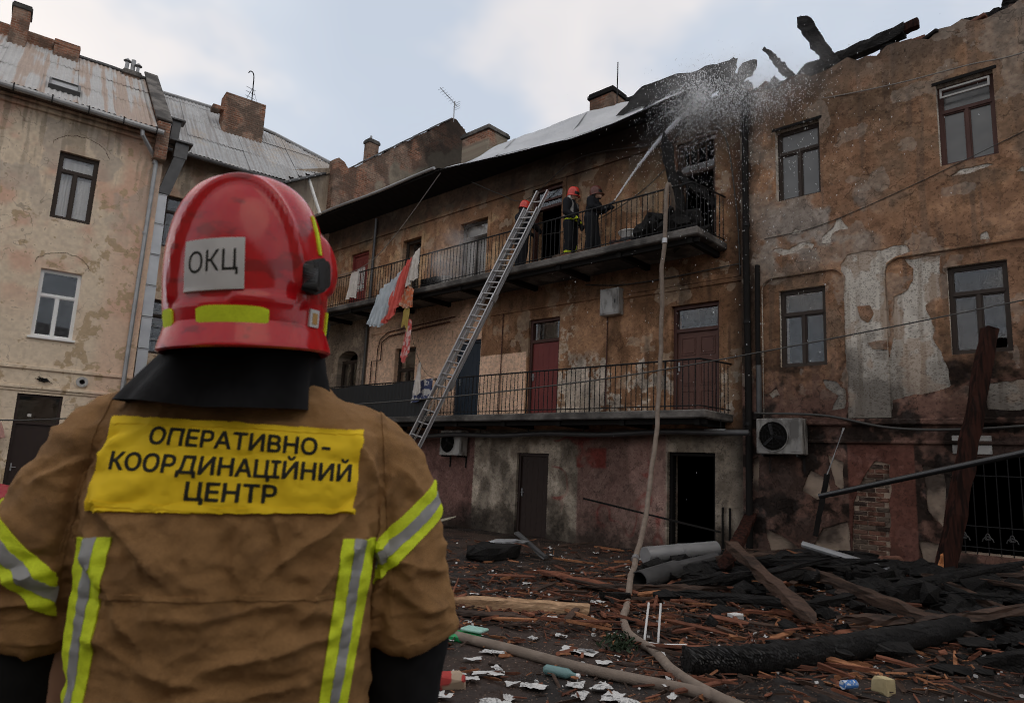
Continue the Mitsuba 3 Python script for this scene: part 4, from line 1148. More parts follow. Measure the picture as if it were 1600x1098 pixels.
add('upper_pipe', duct([(2.12, .35, 10.0), (2.15, .35, 10.75)], .11), M['darkmetal'], MA, parent=fl)
for l_ in [cbx(1.96, 2.36, .15, .55, 10.75, 10.81, .012), cbx(2.0, 2.58, -.1, .42, 10.03, 10.09, .012)]:
    add('cap', l_, M['darkmetal'], MA, parent=fl)
add('elbow', [duct([(2.32, .15, 10.03), (2.3, .15, 9.6)], .17), duct([(2.3, .15, 9.6), (2.03, .2, 8.5)], .15)], M['darkmetal'], MA, parent=fl)
for k in range(7):
    z = 8.48 - k * .86
    add('section', duct([(2.0 + .012 * k, .2, z), (2.01 + .012 * k, .2, z - .84)], .125 + .004 * (k % 2)), M['sheetmetal'], MA, parent=fl)
    add('flange', duct([(2.0 + .012 * k, .2, z), (2.0 + .012 * k, .2, z - .03)], .14), M['zinc'], MA, parent=fl)

# ================================================================ people
M['helmet'] = bsdf('helmet', lambda p, n, uv: mix(mix((.46, .006, .010), (.37, .005, .009), fbm(p.x * 9, p.y * 9, p.z * 9, octaves=3)), (.10, .008, .008), smoothstep(.56, .72, fbm(p.x * 26, p.y * 26, p.z * 40, octaves=4)) * .55), lambda p, n, uv: mix((.12, .12, .12), (.26, .26, .26), smoothstep(.45, .7, fbm(p.x * 14, p.y * 14, p.z * 14, octaves=4))), .4, clearcoat=.25, clearcoat_gloss=.97)
M['helmetred'] = bsdf('helmetred', (.55, .045, .03), .3, .5)
M['helmetdark'] = bsdf('helmetdark', (.10, .03, .022), .4, .4)
M['turnout'] = bsdf('turnout', turnout, .9, .15, bump=weave, bscale=.0030, eps=4e-4, sheen=.3)
M['blackcloth'] = bsdf('blackcloth', blackcloth, .95, .1, bump=weave, bscale=.0012, eps=4e-4, sheen=.25)
M['navy'] = bsdf('navy', (.014, .015, .018), .9, .15)
M['hivis'] = bsdf('hivis', lambda p, n, uv: mix((.46, .56, .02), (.58, .68, .03), noise(p.x * 500, p.y * 500, p.z * 500)) * (.85 + .3 * fbm(p.x * 30, p.y * 30, p.z * 30, octaves=2)), .7, .2)
M['retro'] = bsdf('retro', lambda p, n, uv: mix((.20, .20, .195), (.27, .27, .265), fbm(p.x * 60, p.y * 60, p.z * 60, octaves=2)), .5, .4)
M['patch'] = bsdf('patch', lambda p, n, uv: mix((.66, .44, .012), (.76, .54, .02), fbm(p.x * 12, p.y * 12, p.z * 12, octaves=3)), .75, .2, bump=weave, bscale=.0006, eps=4e-4)
M['ink'] = bsdf('ink', (.016, .016, .013), .8, .2)
M['sticker'] = bsdf('sticker', lambda p, n, uv: mix((.40, .39, .38), (.50, .49, .475), fbm(p.x * 40, p.y * 40, p.z * 40, octaves=3)), .6, .3)
M['plastic'] = bsdf('plastic', (.010, .010, .010), .45, .4)
M['skin'] = bsdf('skin', (.42, .25, .18), .6, .3)
M['boot'] = bsdf('boot', (.012, .012, .012), .6, .3)


def cut(mesh, planes):
    """keep what lies on the positive side of every (origin, normal)"""
    m = mesh
    for o, n in planes:
        m = trimesh.intersections.slice_mesh_plane(m, np.asarray(n, float), np.asarray(o, float))
        if len(m.faces) == 0:
            return m
    return m


def raised(m, off, skirt=.003, normals=None):
    """a piece of cloth lying on the surface m: m moved out by off, with its edges turned down"""
    m = trimesh.Trimesh(m.vertices, m.faces, process=True)
    n = np.array(m.vertex_normals)
    v = np.array(m.vertices)
    top = v + n * off
    e = m.edges_sorted
    uq, inv, cnt = np.unique(e, axis=0, return_inverse=True, return_counts=True)
    b = m.edges[cnt[inv.ravel()] == 1]
    low = v - n * skirt
    k = len(v)
    f = [m.faces]
    if len(b):
        f.append(np.c_[b[:, 1], b[:, 0], b[:, 0] + k])
        f.append(np.c_[b[:, 1], b[:, 0] + k, b[:, 1] + k])
    return trimesh.Trimesh(np.vstack([top, low]), np.vstack(f), process=False)


def ball(c, r, n=2):
    s = trimesh.creation.icosphere(n, 1.0)
    return np.asarray(s.vertices) * r + np.asarray(c)


def hullman(pts):
    return m3.Manifold.hull_points(np.asarray(pts, float).tolist())


def chain(bones, edge=.03, iters=12):
    """one continuous surface from bones ((joint, radius), (joint, radius))"""
    parts = [hullman(np.vstack([ball(a, ra), ball(b, rb)])) for (a, ra), (b, rb) in bones]
    m = m3.Manifold.batch_boolean(parts, m3.OpType.Add).refine_to_length(edge)
    t = fix(m)
    trimesh.smoothing.filter_taubin(t, .5, .53, iters)
    return t


def hand(wrist, d, up, r=.009, curl=.6, s=1.0):
    """bones of a palm and five fingers leaving the wrist in direction d, palm facing -up"""
    d, a, b = basis(d)
    upv = np.asarray(up, float) - d * (d @ np.asarray(up, float))
    upv /= np.linalg.norm(upv) + 1e-9
    side = np.cross(d, upv)
    w = np.asarray(wrist, float)
    out = []
    for k, (o, L) in enumerate(((-.03, .068), (-.01, .082), (.01, .078), (.03, .062))):
        base = w + d * .085 * s + side * o * s
        out.append(((w + side * o * .6 * s, .014 * s), (base, .012 * s)))
        mid = base + (d * math.cos(curl) - upv * math.sin(curl)) * L * .55 * s
        tip = mid + (d * math.cos(curl * 2.2) - upv * math.sin(curl * 2.2)) * L * .5 * s
        out += [((base, r * 1.1 * s), (mid, r * s)), ((mid, r * s), (tip, r * .85 * s))]
    t0 = w + d * .03 * s - side * .03 * s
    t1 = t0 + (d * .6 - side * .75) * .045 * s
    out += [((t0, r * 1.4 * s), (t1, r * 1.1 * s)), ((t1, r * 1.1 * s), (t1 + (d * .9 - upv * .4) * .032 * s, r * s))]
    return out


def human(pose):
    """bones of a standing adult (x right, y forward, z up) with the joints of pose overriding the standing ones"""
    J = dict(hipL=(-.1, 0, .93), hipR=(.1, 0, .93), kneeL=(-.11, .02, .5), kneeR=(.11, .02, .5), ankL=(-.11, -.02, .1), ankR=(.11, -.02, .1), toeL=(-.13, .15, .05), toeR=(.13, .15, .05),
             pel=(0, 0, .98), chest=(0, -.01, 1.28), shL=(-.185, -.01, 1.43), shR=(.185, -.01, 1.43), elL=(-.25, -.03, 1.14), elR=(.25, -.03, 1.14), wrL=(-.24, .12, .95), wrR=(.24, .12, .95),
             neck=(0, 0, 1.5), head=(0, .03, 1.655))
    J.update(pose)
    J = {k: np.array(v, float) for k, v in J.items()}
    B_ = [((J['pel'], .15), (J['chest'], .155)), ((J['chest'], .15), (J['neck'], .075)), ((J['neck'], .06), (J['head'], .085)), ((J['head'], .1), (J['head'] + (0, -.02, .03), .1)), ((J['head'] + (0, .07, -.07), .045), (J['head'] + (0, .02, -.02), .09)),
          ((J['head'] + (0, .095, -.015), .016), (J['head'] + (0, .105, -.04), .018))]
    for s in 'LR':
        B_ += [((J['chest'], .14), (J['sh' + s], .085)), ((J['sh' + s], .085), (J['el' + s], .066)), ((J['el' + s], .066), (J['wr' + s], .05)),
               ((J['pel'], .14), (J['hip' + s], .12)), ((J['hip' + s], .12), (J['knee' + s], .085)), ((J['knee' + s], .085), (J['ank' + s], .07)), ((J['ank' + s], .06), (J['toe' + s], .048))]
        d = J['wr' + s] - J['el' + s]
        B_ += hand(J['wr' + s], d, pose.get('up' + s, (0, 0, 1)), curl=pose.get('curl', .5), r=.011)
    return J, B_


def helmet_surface(phi, h, out=0.0, a=.132, b=.150, H=.275, ridge=True):
    """point of a helmet: phi from the back (0) towards the right (+), h from rim (0) to crown (1)"""
    phi, h = np.asarray(phi, float), np.asarray(h, float)
    s = np.maximum(1 - np.clip(h, 0, 1) ** 3.1, 0) ** (1 / 3.1)
    s = s * (1 - .085 * (1 - np.clip(h, 0, 1)) ** 3.2)
    r = np.ones_like(phi * h) * out
    if ridge:
        X_ = np.sin(phi) * s
        arch = np.abs(np.sqrt((X_ / .72) ** 2 + (np.clip(h - .22, 0, 1) / .70) ** 2) - 1.0)
        back = (np.cos(phi) > -.1) & (h > .2)
        inside = (np.sqrt((X_ / .72) ** 2 + (np.clip(h - .22, 0, 1) / .70) ** 2) < 1) & back
        r = r + np.where(back, .0075 * np.exp(-(arch / .04) ** 2), 0) + np.where(inside, -.004 * np.clip(arch / .05, 0, 1), 0)
        r = r + .007 * np.exp(-((h - .215) / .018) ** 2) * (np.abs(phi) < .75)
        crest = np.exp(-(np.sin(phi) * s / .2) ** 4) * np.clip((h - .5) * 3, 0, 1) * np.clip(-np.cos(phi) + .4, 0, 1)
        r = r + .008 * crest
    x, y = np.sin(phi) * a * s, -np.cos(phi) * b * s
    nrm = np.stack([np.sin(phi) * s / a, -np.cos(phi) * s / b, h ** 2 / H + 0 * phi], -1)
    nrm /= np.linalg.norm(nrm, axis=-1, keepdims=True) + 1e-9
    return np.stack([x, y, H * h + 0 * phi], -1) + nrm * r[..., None]


def grid_faces(nx, ny, wrap=False):
    i, j = np.meshgrid(np.arange(nx if wrap else nx - 1), np.arange(ny - 1), indexing='ij')
    i, j = i.ravel(), j.ravel()
    k = (i + 1) % nx
    return np.stack([i * ny + j, k * ny + j, k * ny + j + 1, i * ny + j + 1], -1)


def helmet_shell(np_=120, nh=60, ridge=True):
    ph_, hh = np.meshgrid(np.linspace(0, 2 * PI, np_, endpoint=False), 1 - (1 - np.linspace(0, 1, nh)) ** 1.6, indexing='ij')
    return helmet_surface(ph_, hh, ridge=ridge).reshape(-1, 3), grid_faces(np_, nh, True)


def helmet_brim(n=96, w=.011):
    """flared lower edge, longer at the back and over the brow"""
    ph_ = np.linspace(0, 2 * PI, n, endpoint=False)
    base = helmet_surface(ph_, np.full(n, .02), ridge=False)
    d = np.stack([np.sin(ph_), -np.cos(ph_), 0 * ph_], -1)
    long_ = w * (1 + .6 * np.clip(np.cos(ph_), 0, 1) ** 2 + 2.2 * np.clip(-np.cos(ph_), 0, 1) ** 3)[:, None]
    up = np.array([0, 0, 1.0])
    rings = np.stack([base + up * .024 + d * .001, base + up * .008 + d * long_ * .45, base - up * .012 + d * long_, base - up * .019 + d * (long_ + .001), base - up * .022 + d * (long_ - .003), base - up * .012 - d * .004], 1)
    return rings.reshape(-1, 3), grid_faces(n, 6, True)


def surf_patch(phi0, phi1, h0, h1, out, nx=16, ny=10, corner=0.0, skew=0.0):
    """a sticker or strip following the helmet"""
    u, v = np.meshgrid(np.linspace(0, 1, nx), np.linspace(0, 1, ny), indexing='ij')
    ph_ = phi0 + (phi1 - phi0) * u
    hh = h0 + (h1 - h0) * v + skew * (u - .5)
    if corner:
        hh = (h0 + h1) / 2 + (hh - (h0 + h1) / 2) * (1 - corner * np.abs(2 * u - 1) ** 6)
    m = trimesh.Trimesh(helmet_surface(ph_, hh).reshape(-1, 3), np.vstack([grid_faces(nx, ny)[:, [0, 1, 2]], grid_faces(nx, ny)[:, [0, 2, 3]]]), process=False)
    return raised(m, out, .002)


# ---- the officer in the foreground, seen from behind
of = thing('person', 'person in brown turnout coat and red helmet with a yellow patch across the back', 'person')
MP = frame(np.array([-.445, 1.205, 0.0]), math.radians(12))
TORSO = [(.82, .238, .170, .0), (.95, .232, .163, 0), (1.10, .226, .157, 0), (1.20, .223, .153, 0), (1.32, .230, .153, -.004), (1.43, .240, .151, -.006), (1.53, .240, .146, -.002), (1.59, .226, .134, .006), (1.632, .190, .118, .016), (1.658, .142, .100, .026), (1.69, .095, .09, .034)]


def torso_ring(a, b, cy, z, k=64, e=2.5):
    t = np.linspace(0, 2 * PI, k, endpoint=False)
    c, s = np.cos(t), np.sin(t)
    return np.stack([a * np.sign(c) * np.abs(c) ** (2 / e), cy + b * np.sign(s) * np.abs(s) ** (2 / e), np.full(k, z)], -1)


def interp_rings(rows, n):
    rows = np.array(rows)
    t = np.linspace(0, 1, n)
    tt = np.linspace(0, 1, len(rows))
    return np.stack([np.interp(t, tt, rows[:, k]) for k in range(rows.shape[1])], -1)


torso = loft([torso_ring(a, b, cy, z) for z, a, b, cy in interp_rings(TORSO, 46)])
ARM = np.array([(.12, .02, 1.572, .085), (.185, .018, 1.552, .092), (.236, .012, 1.485, .092), (.264, .01, 1.385, .087), (.283, .016, 1.315, .083), (.291, .024, 1.262, .084), (.29, .055, 1.13, .075), (.275, .10, 1.06, .07), (.25, .17, 1.03, .064), (.21, .26, 1.04, .056)])


def arm_tube(rows, side, n=40, sides=28, grow=0.0):
    c = curve(rows[:, :3], n)
    r = np.interp(np.linspace(0, 1, len(c)), np.linspace(0, 1, len(rows)), rows[:, 3]) + grow
    c = c * np.array([side * (1.0 if side > 0 else 1.1), 1, 1])
    return tube(c, r, sides)


coat = man(torso)
for s in (-1, 1):
    coat = coat + man(arm_tube(ARM[:6], s))
ct = fix(coat.refine_to_length(.0058))
trimesh.smoothing.filter_taubin(ct, .5, .53, 30)
v, n = np.array(ct.vertices), np.array(ct.vertex_normals)
f1 = meshkit.fbm(v * [9, 9, 7] + 3.1, 3, 4) - .5
f2 = meshkit.fbm(np.c_[v[:, 0] * 5 + v[:, 2] * 6, v[:, 1] * 4, v[:, 2] * 26 + 6 * (meshkit.fbm(v * 4, 2, 7) - .5)], 3, 9) - .5
f3 = meshkit.fbm(np.c_[v[:, 0] * 24 + 5 * (meshkit.fbm(v * 5, 2, 3) - .5), v[:, 1] * 5, v[:, 2] * 6], 3, 12) - .5
armw = np.clip((np.abs(v[:, 0]) - .22) / .05, 0, 1)
low = np.clip((1.47 - v[:, 2]) / .06, 0, 1)
r1 = 1 - np.abs(2 * meshkit.fbm(np.c_[v[:, 0] * 6 - v[:, 2] * 3, v[:, 1] * 4, v[:, 2] * 9 + v[:, 0] * 3], 3, 21) - 1) * 2.2
r2 = 1 - np.abs(2 * meshkit.fbm(np.c_[v[:, 0] * 9 + v[:, 2] * 5 + 2, v[:, 1] * 5, v[:, 2] * 5], 3, 33) - 1) * 2.2
r3 = 1 - np.abs(2 * meshkit.fbm(np.c_[v[:, 0] * 15 + v[:, 2] * 8, v[:, 1] * 10, v[:, 2] * 17 - v[:, 0] * 6], 3, 51) - 1) * 2.4
r4 = 1 - np.abs(2 * meshkit.fbm(np.c_[v[:, 0] * 34, v[:, 1] * 24, v[:, 2] * 30 + v[:, 0] * 12], 3, 61) - 1) * 2.2
mid = np.clip((1.46 - v[:, 2]) / .05, 0, 1) * np.exp(-((v[:, 2] - 1.40) / .09) ** 2)
gath = np.sin(v[:, 0] * 70 + 6 * (meshkit.fbm(v * 6, 2, 13) - .5)) * mid * np.clip(1 - np.abs(v[:, 0]) / .2, 0, 1)
FOLDS = [(.20, 1.50, .06, 1.36, .009, .010), (.21, 1.46, .10, 1.28, .009, .012), (-.20, 1.49, -.07, 1.35, .009, .010), (-.21, 1.44, -.09, 1.25, .010, .012), (.02, 1.455, .015, 1.36, .006, .008), (-.06, 1.455, -.05, 1.38, .006, .008), (.10, 1.455, .085, 1.37, .007, .008), (-.13, 1.45, -.11, 1.36, .006, .008),
         (.20, 1.30, -.02, 1.24, .008, .012), (-.20, 1.28, .0, 1.21, .008, .012), (.16, 1.22, -.12, 1.18, .007, .010), (-.10, 1.30, .12, 1.335, .005, .008), (.06, 1.455, .075, 1.40, .006, .006), (-.17, 1.58, -.23, 1.50, .009, .010), (.17, 1.58, .23, 1.49, .009, .010),
         (.24, 1.54, .30, 1.49, .007, .009), (.25, 1.38, .35, 1.36, .009, .010), (.26, 1.34, .36, 1.30, .008, .010), (-.24, 1.54, -.30, 1.49, .007, .009), (-.25, 1.38, -.35, 1.35, .009, .010), (-.26, 1.33, -.36, 1.30, .008, .010), (.225, 1.52, .235, 1.30, .012, .010), (-.225, 1.52, -.235, 1.30, .012, .010)]
fsum = np.zeros(len(v))
wx = v[:, [0, 2]] + .018 * np.c_[meshkit.fbm(v * 13, 3, 41) - .5, meshkit.fbm(v * 13 + 7, 3, 42) - .5] * 2
for (x0, z0, x1, z1, A_, w0) in FOLDS:
    d0 = np.array([x1 - x0, z1 - z0])
    L0 = np.linalg.norm(d0)
    rel = wx - np.array([x0, z0])
    t0 = (rel @ d0) / L0 ** 2
    pd = (rel[:, 0] * d0[1] - rel[:, 1] * d0[0]) / L0 + .02 * (t0 - .5) ** 2
    env = np.exp(-np.clip(np.abs(t0 - .5) - .25, 0, None) ** 2 / .05)
    fsum += A_ * env * (1.25 * np.exp(-np.abs(pd) / (w0 * .75)) - .55 * np.exp(-((pd - w0 * 1.6) / (w0 * 1.1)) ** 2)) * (v[:, 1] < .08)
v = v + n * (fsum * 1.1 + f1 * .022 + f2 * (.012 + .004 * armw) + f3 * (.026 * low * (1 - armw)) + np.clip(r1, 0, 1) ** 2 * .008 * low + np.clip(r2, 0, 1) ** 2 * (.006 + .006 * armw) * low + gath * .0025 + np.clip(r3, 0, 1) ** 2 * .0030 + np.clip(r4, 0, 1) ** 3 * .0016)[:, None]
# the coat hangs in from the armholes; a deep fold runs down beside each
for s in (-1, 1):
    d_ = np.abs(v[:, 0] * s - (.238 - .1 * np.clip(v[:, 2] - 1.45, 0, .2))) / .012
    v = v - n * (.012 * np.exp(-d_ ** 2) * np.clip((1.57 - v[:, 2]) / .08, 0, 1) * np.clip((v[:, 2] - 1.2) / .1, 0, 1) * (v[:, 1] < .05))[:, None]
ct = trimesh.Trimesh(v, ct.faces, process=False)
J, bones = human({'elL': (-.29, .06, 1.12), 'elR': (.29, .06, 1.12), 'wrL': (-.2, .28, 1.04), 'wrR': (.2, .28, 1.04), 'shL': (-.2, .02, 1.46), 'shR': (.2, .02, 1.46), 'chest': (0, .02, 1.34), 'neck': (0, .03, 1.6), 'head': (0, .03, 1.77), 'hipL': (-.1, 0, .98), 'hipR': (.1, 0, .98), 'pel': (0, 0, 1.02)})
bones = [((a, min(ra, .11)), (b, min(rb, .11 if abs(b[0]) < .15 else .055))) if ra > .07 and abs(a[0]) < .15 else ((a, min(ra, .055)), (b, min(rb, .055))) for (a, ra), (b, rb) in bones]
add('body', chain(bones, .025, 8), M['skin'], MP, smooth=True, parent=of)
add('coat', ct, M['turnout'], MP, smooth=True, parent=of)
ls = []
for s in (-1, 1):
    m = fix(man(arm_tube(ARM[4:], s, grow=-.007)).refine_to_length(.014))
    vv, nn = np.array(m.vertices), np.array(m.vertex_normals)
    m = trimesh.Trimesh(vv + nn * ((meshkit.fbm(vv * 18, 3, 5) - .5) * .010)[:, None], m.faces, process=False)
    add('lower_sleeve', m, M['blackcloth'], MP, smooth=True, parent=of)
for s in (-1, 1):
    leg = loft([[np.array([s * .105 + r * math.cos(t), r * math.sin(t) * 1.1, z]) for t in np.linspace(0, 2 * PI, 24, endpoint=False)] for z, r in interp_rings([(.06, .1), (.3, .105), (.55, .11), (.9, .125)], 14)])
    add('trouser_leg', leg, M['turnout'], MP, smooth=True, parent=of)
    add('boot', hullman(np.vstack([ball((s * .11, -.03, .075), .07), ball((s * .12, .17, .05), .05), ball((s * .105, -.03, .2), .08)])), M['boot'], MP, smooth=40, parent=of)

BACK = [((0, .03, 0), (0, -1, 0))]


def backpiece(planes, off, key, mat, parent, label=None):
    m = cut(ct, BACK + planes)
    comp = m.split(only_watertight=False) if len(m.faces) else []
    m = max(comp, key=lambda x: len(x.faces)) if len(comp) else m
    add(key, raised(m, off), M[mat], MP, smooth=40, parent=parent, label=label)
    return m


def edge(p, q, side):
    """a cutting plane through the points p and q of the back (x, z), keeping the side given"""
    d = np.array([q[0] - p[0], 0, q[1] - p[1]])
    nrm = np.array([d[2], 0, -d[0]]) / np.linalg.norm(d)
    return ((p[0], 0, p[1]), nrm * side)


def quad(tl, tr, brr, bl):
    return [edge(tl, tr, 1), edge(tr, brr, -1), edge(bl, brr, -1), edge(tl, bl, 1)]


def inside_quad(tl, tr, b2, bl):
    c = np.mean([tl, tr, b2, bl], axis=0)
    out = []
    for p, q in ((tl, tr), (tr, b2), (b2, bl), (bl, tl)):
        o, n_ = edge(p, q, 1)
        if (np.array([c[0], 0, c[1]]) - np.array(o)) @ n_ < 0:
            n_ = -n_
        out.append((o, n_))
    return out


for pl_ in ([((0, 0, 1.338), (0, 0, 1)), ((0, 0, 1.345), (0, 0, -1)), ((.2, 0, 0), (-1, 0, 0)), ((-.2, 0, 0), (1, 0, 0))], [((.238, 0, 1.45), (1, 0, .12)), ((.2445, 0, 1.45), (-1, 0, -.12)), ((0, 0, 1.3), (0, 0, 1))], [((-.238, 0, 1.45), (-1, 0, .12)), ((-.2445, 0, 1.45), (1, 0, -.12)), ((0, 0, 1.3), (0, 0, 1))]):
    sm_ = cut(ct, BACK + pl_)
    if len(sm_.faces):
        add('seam', raised(sm_, .0022, .001), M['turnout'], MP, smooth=40, parent=of)
pm = cut(ct, BACK + inside_quad((-.197, 1.597), (.186, 1.597), (.180, 1.466), (-.208, 1.456)))
pv, pn = np.array(pm.vertices), np.array(pm.vertex_normals)
fold = np.exp(-((pv[:, 2] - 1.475 - .35 * (pv[:, 0] + .19)) / .012) ** 2) * np.clip((-.02 - pv[:, 0]) / .1, 0, 1)
pv = pv + np.array([0, -1, 0]) * (.006 * fold + .005 * np.clip((pv[:, 2] - 1.55) / .05, 0, 1) + .004 * (meshkit.fbm(pv * 14, 3, 8) - .5))[:, None]
pm = trimesh.Trimesh(pv, pm.faces, process=False)
pr_ = raised(pm, .005, .004)
for z0_, z1_ in ((1.587, 1.597), (1.462, 1.471)):
    hm_ = cut(pm, [((0, 0, z0_), (0, 0, 1)), ((0, 0, z1_), (0, 0, -1))])
    HEM = globals().get('HEM', []) + [raised(hm_, .0064, .001)]
bp = add('back_patch', pr_, M['patch'], MP, smooth=40, parent=of, label='yellow cloth patch with black lettering across the shoulders')
pt_ = pr_.vertices[:len(pr_.vertices) // 2]
for q_ in HEM:
    add('hem', q_, M['patch'], MP, smooth=40, parent=bp)
ysurf = LinearNDInterpolator(pt_[:, [0, 2]], pt_[:, 1] - .0004)


def lettering(text, x0, x1, zc, h, slope=0.0, bold=True):
    m = meshkit.text_mesh(text, 1.0, .03, bold=bold)
    vv, ff = np.array(m.vertices), np.array(m.faces)
    vv, ff = trimesh.remesh.subdivide_to_size(vv, ff, .35)
    xa, xb = vv[:, 0].min(), vv[:, 0].max()
    x = x0 + (vv[:, 0] - xa) / (xb - xa) * (x1 - x0)
    z = zc + (vv[:, 1] - .5) * h + slope * (x - (x0 + x1) / 2)
    y = ysurf(np.c_[x, z])
    y = np.where(np.isnan(y), -.16, y) - vv[:, 2] * .03
    return np.c_[x, y, z], ff


for txt, a, b, z, h, sl in (('ОПЕРАТИВНО-', -.131, .138, 1.570, .0255, -.02), ('КООРДИНАЦІЙНИЙ', -.183, .174, 1.5305, .026, -.01), ('ЦЕНТР', -.065, .066, 1.4925, .0265, 0)):
    add('lettering', lettering(txt, a, b, z, h, sl), M['ink'], MP, parent=bp)


def stripe(tl, tr, b2, bl):
    tl, tr, b2, bl = map(np.array, (tl, tr, b2, bl))
    m = cut(ct, BACK + inside_quad(tl, tr, b2, bl))
    k = add('reflective_stripe', raised(m, .003), M['hivis'], MP, smooth=40, parent=of)
    m = cut(ct, BACK + inside_quad(tl + (tr - tl) * .36, tl + (tr - tl) * .66, bl + (b2 - bl) * .66, bl + (b2 - bl) * .36))
    add('silver_strip', raised(m, .0042), M['retro'], MP, smooth=40, parent=k)


stripe((-.222, 1.415), (-.158, 1.422), (-.178, 1.05), (-.212, 1.05))
stripe((.170, 1.425), (.222, 1.425), (.182, 1.05), (.146, 1.05))
for s, c, nrm in ((1, (.292, 1.452), (.70, -.71)), (-1, (-.34, 1.405), (-.66, -.75))):
    nn = np.array([nrm[0], 0, nrm[1]])
    lim = [((s * (.225 if s > 0 else .252), 0, 0), (s, 0, 0))]
    for off, w, mat, up_, nm in ((0, .026, 'hivis', .004, None), (0, .009, 'retro', .0055, 'silver')):
        o = np.array([c[0], 0, c[1]])
        m = cut(ct, lim + [(o - nn * w, nn), (o + nn * w, -nn)])
        if nm is None:
            k = add('sleeve_band', raised(m, up_), M[mat], MP, smooth=40, parent=of)
        else:
            add('silver_strip', raised(m, up_), M[mat], MP, smooth=40, parent=k)
# black neck protector falling over the shoulders
nf = []
for z, a, b, cy, w in [(1.79, .116, .130, .0, 0), (1.735, .124, .136, .0, .002), (1.70, .138, .142, -.005, .005), (1.672, .150, .148, -.01, .008), (1.648, .160, .155, -.015, .011), (1.63, .167, .160, -.02, .014)]:
    t = np.linspace(0, 2 * PI, 96, endpoint=False)
    wv = w * np.sin(t * 9 + 1) + w * np.sin(t * 5)
    dip = np.where(np.sin(t) < 0, np.abs(np.sin(t)) ** 3, 0) * (.012 if z < 1.64 else .004 if z < 1.66 else 0)
    rise = (.035 * np.abs(np.cos(t)) ** 4 if z > 1.0 else 0) * (1.66 - z) * 18 * (z < 1.66)
    nf.append(np.stack([(a + wv) * np.cos(t) - .050 * (1.8 - z) / .17, cy + (b + wv) * np.sin(t), z - dip - rise * .25 + 0 * t], -1))
R_ = np.array(nf)
R2 = R_[::-1] - np.array([0, 0, 0.0])
inner = R2.copy()
inner[:, :, :2] *= .985
add('neck_flap', (np.concatenate([R_.reshape(-1, 3), inner.reshape(-1, 3)]), np.array([[i * 96 + j, i * 96 + (j + 1) % 96, (i + 1) * 96 + (j + 1) % 96, (i + 1) * 96 + j] for i in range(11) for j in range(96)])), M['blackcloth'], MP, smooth=True, parent=of)
add('collar', loft([[np.array([a_ * math.cos(t), .035 + (a_ - .01) * math.sin(t), z_]) for t in np.linspace(0, 2 * PI, 60, endpoint=False)] for z_, a_ in ((1.64, .125), (1.665, .118), (1.69, .112), (1.697, .108), (1.69, .104), (1.65, .108))], caps=False), M['turnout'], MP, smooth=True, parent=of)
# helmet
tl_ = math.radians(4.0)
MH = frame(np.array([-.438, 1.115, 1.728]), math.radians(12.5))
MH = MH @ np.array([[1, 0, 0, 0], [0, math.cos(tl_), -math.sin(tl_), 0], [0, math.sin(tl_), math.cos(tl_), 0], [0, 0, 0, 1]]) @ np.array([[math.cos(-.075), 0, math.sin(-.075), 0], [0, 1, 0, 0], [-math.sin(-.075), 0, math.cos(-.075), 0], [0, 0, 0, 1]])
hm = add('helmet', helmet_shell(), M['helmet'], MH, smooth=True, parent=of)
add('brim', helmet_brim(), M['helmet'], MH, smooth=50, parent=hm)
inn = helmet_surface(*np.meshgrid(np.linspace(0, 2 * PI, 48, endpoint=False), np.linspace(.0, .9, 8), indexing='ij'), out=-.012, ridge=False).reshape(-1, 3)
add('liner', (inn, grid_faces(48, 8, True)), M['plastic'], MH, smooth=True, parent=hm)
rd = math.radians
add('reflective_strip', surf_patch(rd(-24), rd(23), .065, .165, .0028, 20, 8, .35), M['hivis'], MH, smooth=40, parent=hm, label='yellow green strip at the back')
add('reflective_strip', surf_patch(rd(-62), rd(-46), .065, .165, .0028, 10, 8, .35), M['hivis'], MH, smooth=40, parent=hm)
add('reflective_strip', surf_patch(rd(66), rd(71), .52, .76, .0028, 8, 16, .6), M['hivis'], MH, smooth=40, parent=hm)
add('side_strip', surf_patch(rd(84), rd(97), .06, .2, .0028, 8, 6), M['hivis'], MH, smooth=40, parent=hm)
add('name_label', surf_patch(rd(-34), rd(7), .245, .525, .0045, 20, 16, skew=.02), M['sticker'], MH, smooth=40, parent=hm, label='worn white label with black capitals')
m = meshkit.text_mesh('ОКЦ', 1.0, .02)
tv, tf = trimesh.remesh.subdivide_to_size(np.array(m.vertices), np.array(m.faces), .3)
xa, xb = tv[:, 0].min(), tv[:, 0].max()
u = (tv[:, 0] - xa) / (xb - xa)
add('lettering', (helmet_surface(rd(-30) + rd(33) * u, .345 + .115 * tv[:, 1] + .02 * (u - .5), out=.0052), tf), M['ink'], MH, parent=hm)
add('emblem', surf_patch(rd(55), rd(66), .085, .185, .0035, 8, 8), M['paper'], MH, smooth=40, parent=hm, label='small square emblem sticker')
add('emblem_print', [surf_patch(rd(57.5), rd(63.5), .10, .165, .0042, 6, 6)], bsdf('gold', (.42, .24, .08), .5, .4), MH, smooth=40, parent=hm)
cl = []
for (h0, h1, o) in ((.27, .47, .014), (.29, .45, .02)):
    cl.append(surf_patch(rd(46), rd(66), h0, h1, o, 10, 10, .3, skew=.06))
add('side_clip', cl, M['plastic'], MH, smooth=30, parent=hm, label='black buckle on the right side')
u_, v_ = np.meshgrid(np.linspace(rd(78), rd(118), 14), np.linspace(.3, .68, 14), indexing='ij')
bump_ = .018 * np.clip(np.sin((u_ - rd(78)) / rd(40) * PI), 0, 1) ** .5 * np.clip(np.sin((v_ - .3) / .38 * PI), 0, 1) ** .5
hp_ = helmet_surface(u_, v_, ridge=False) + np.stack([np.sin(u_), -np.cos(u_), 0 * u_], -1) * bump_[..., None]
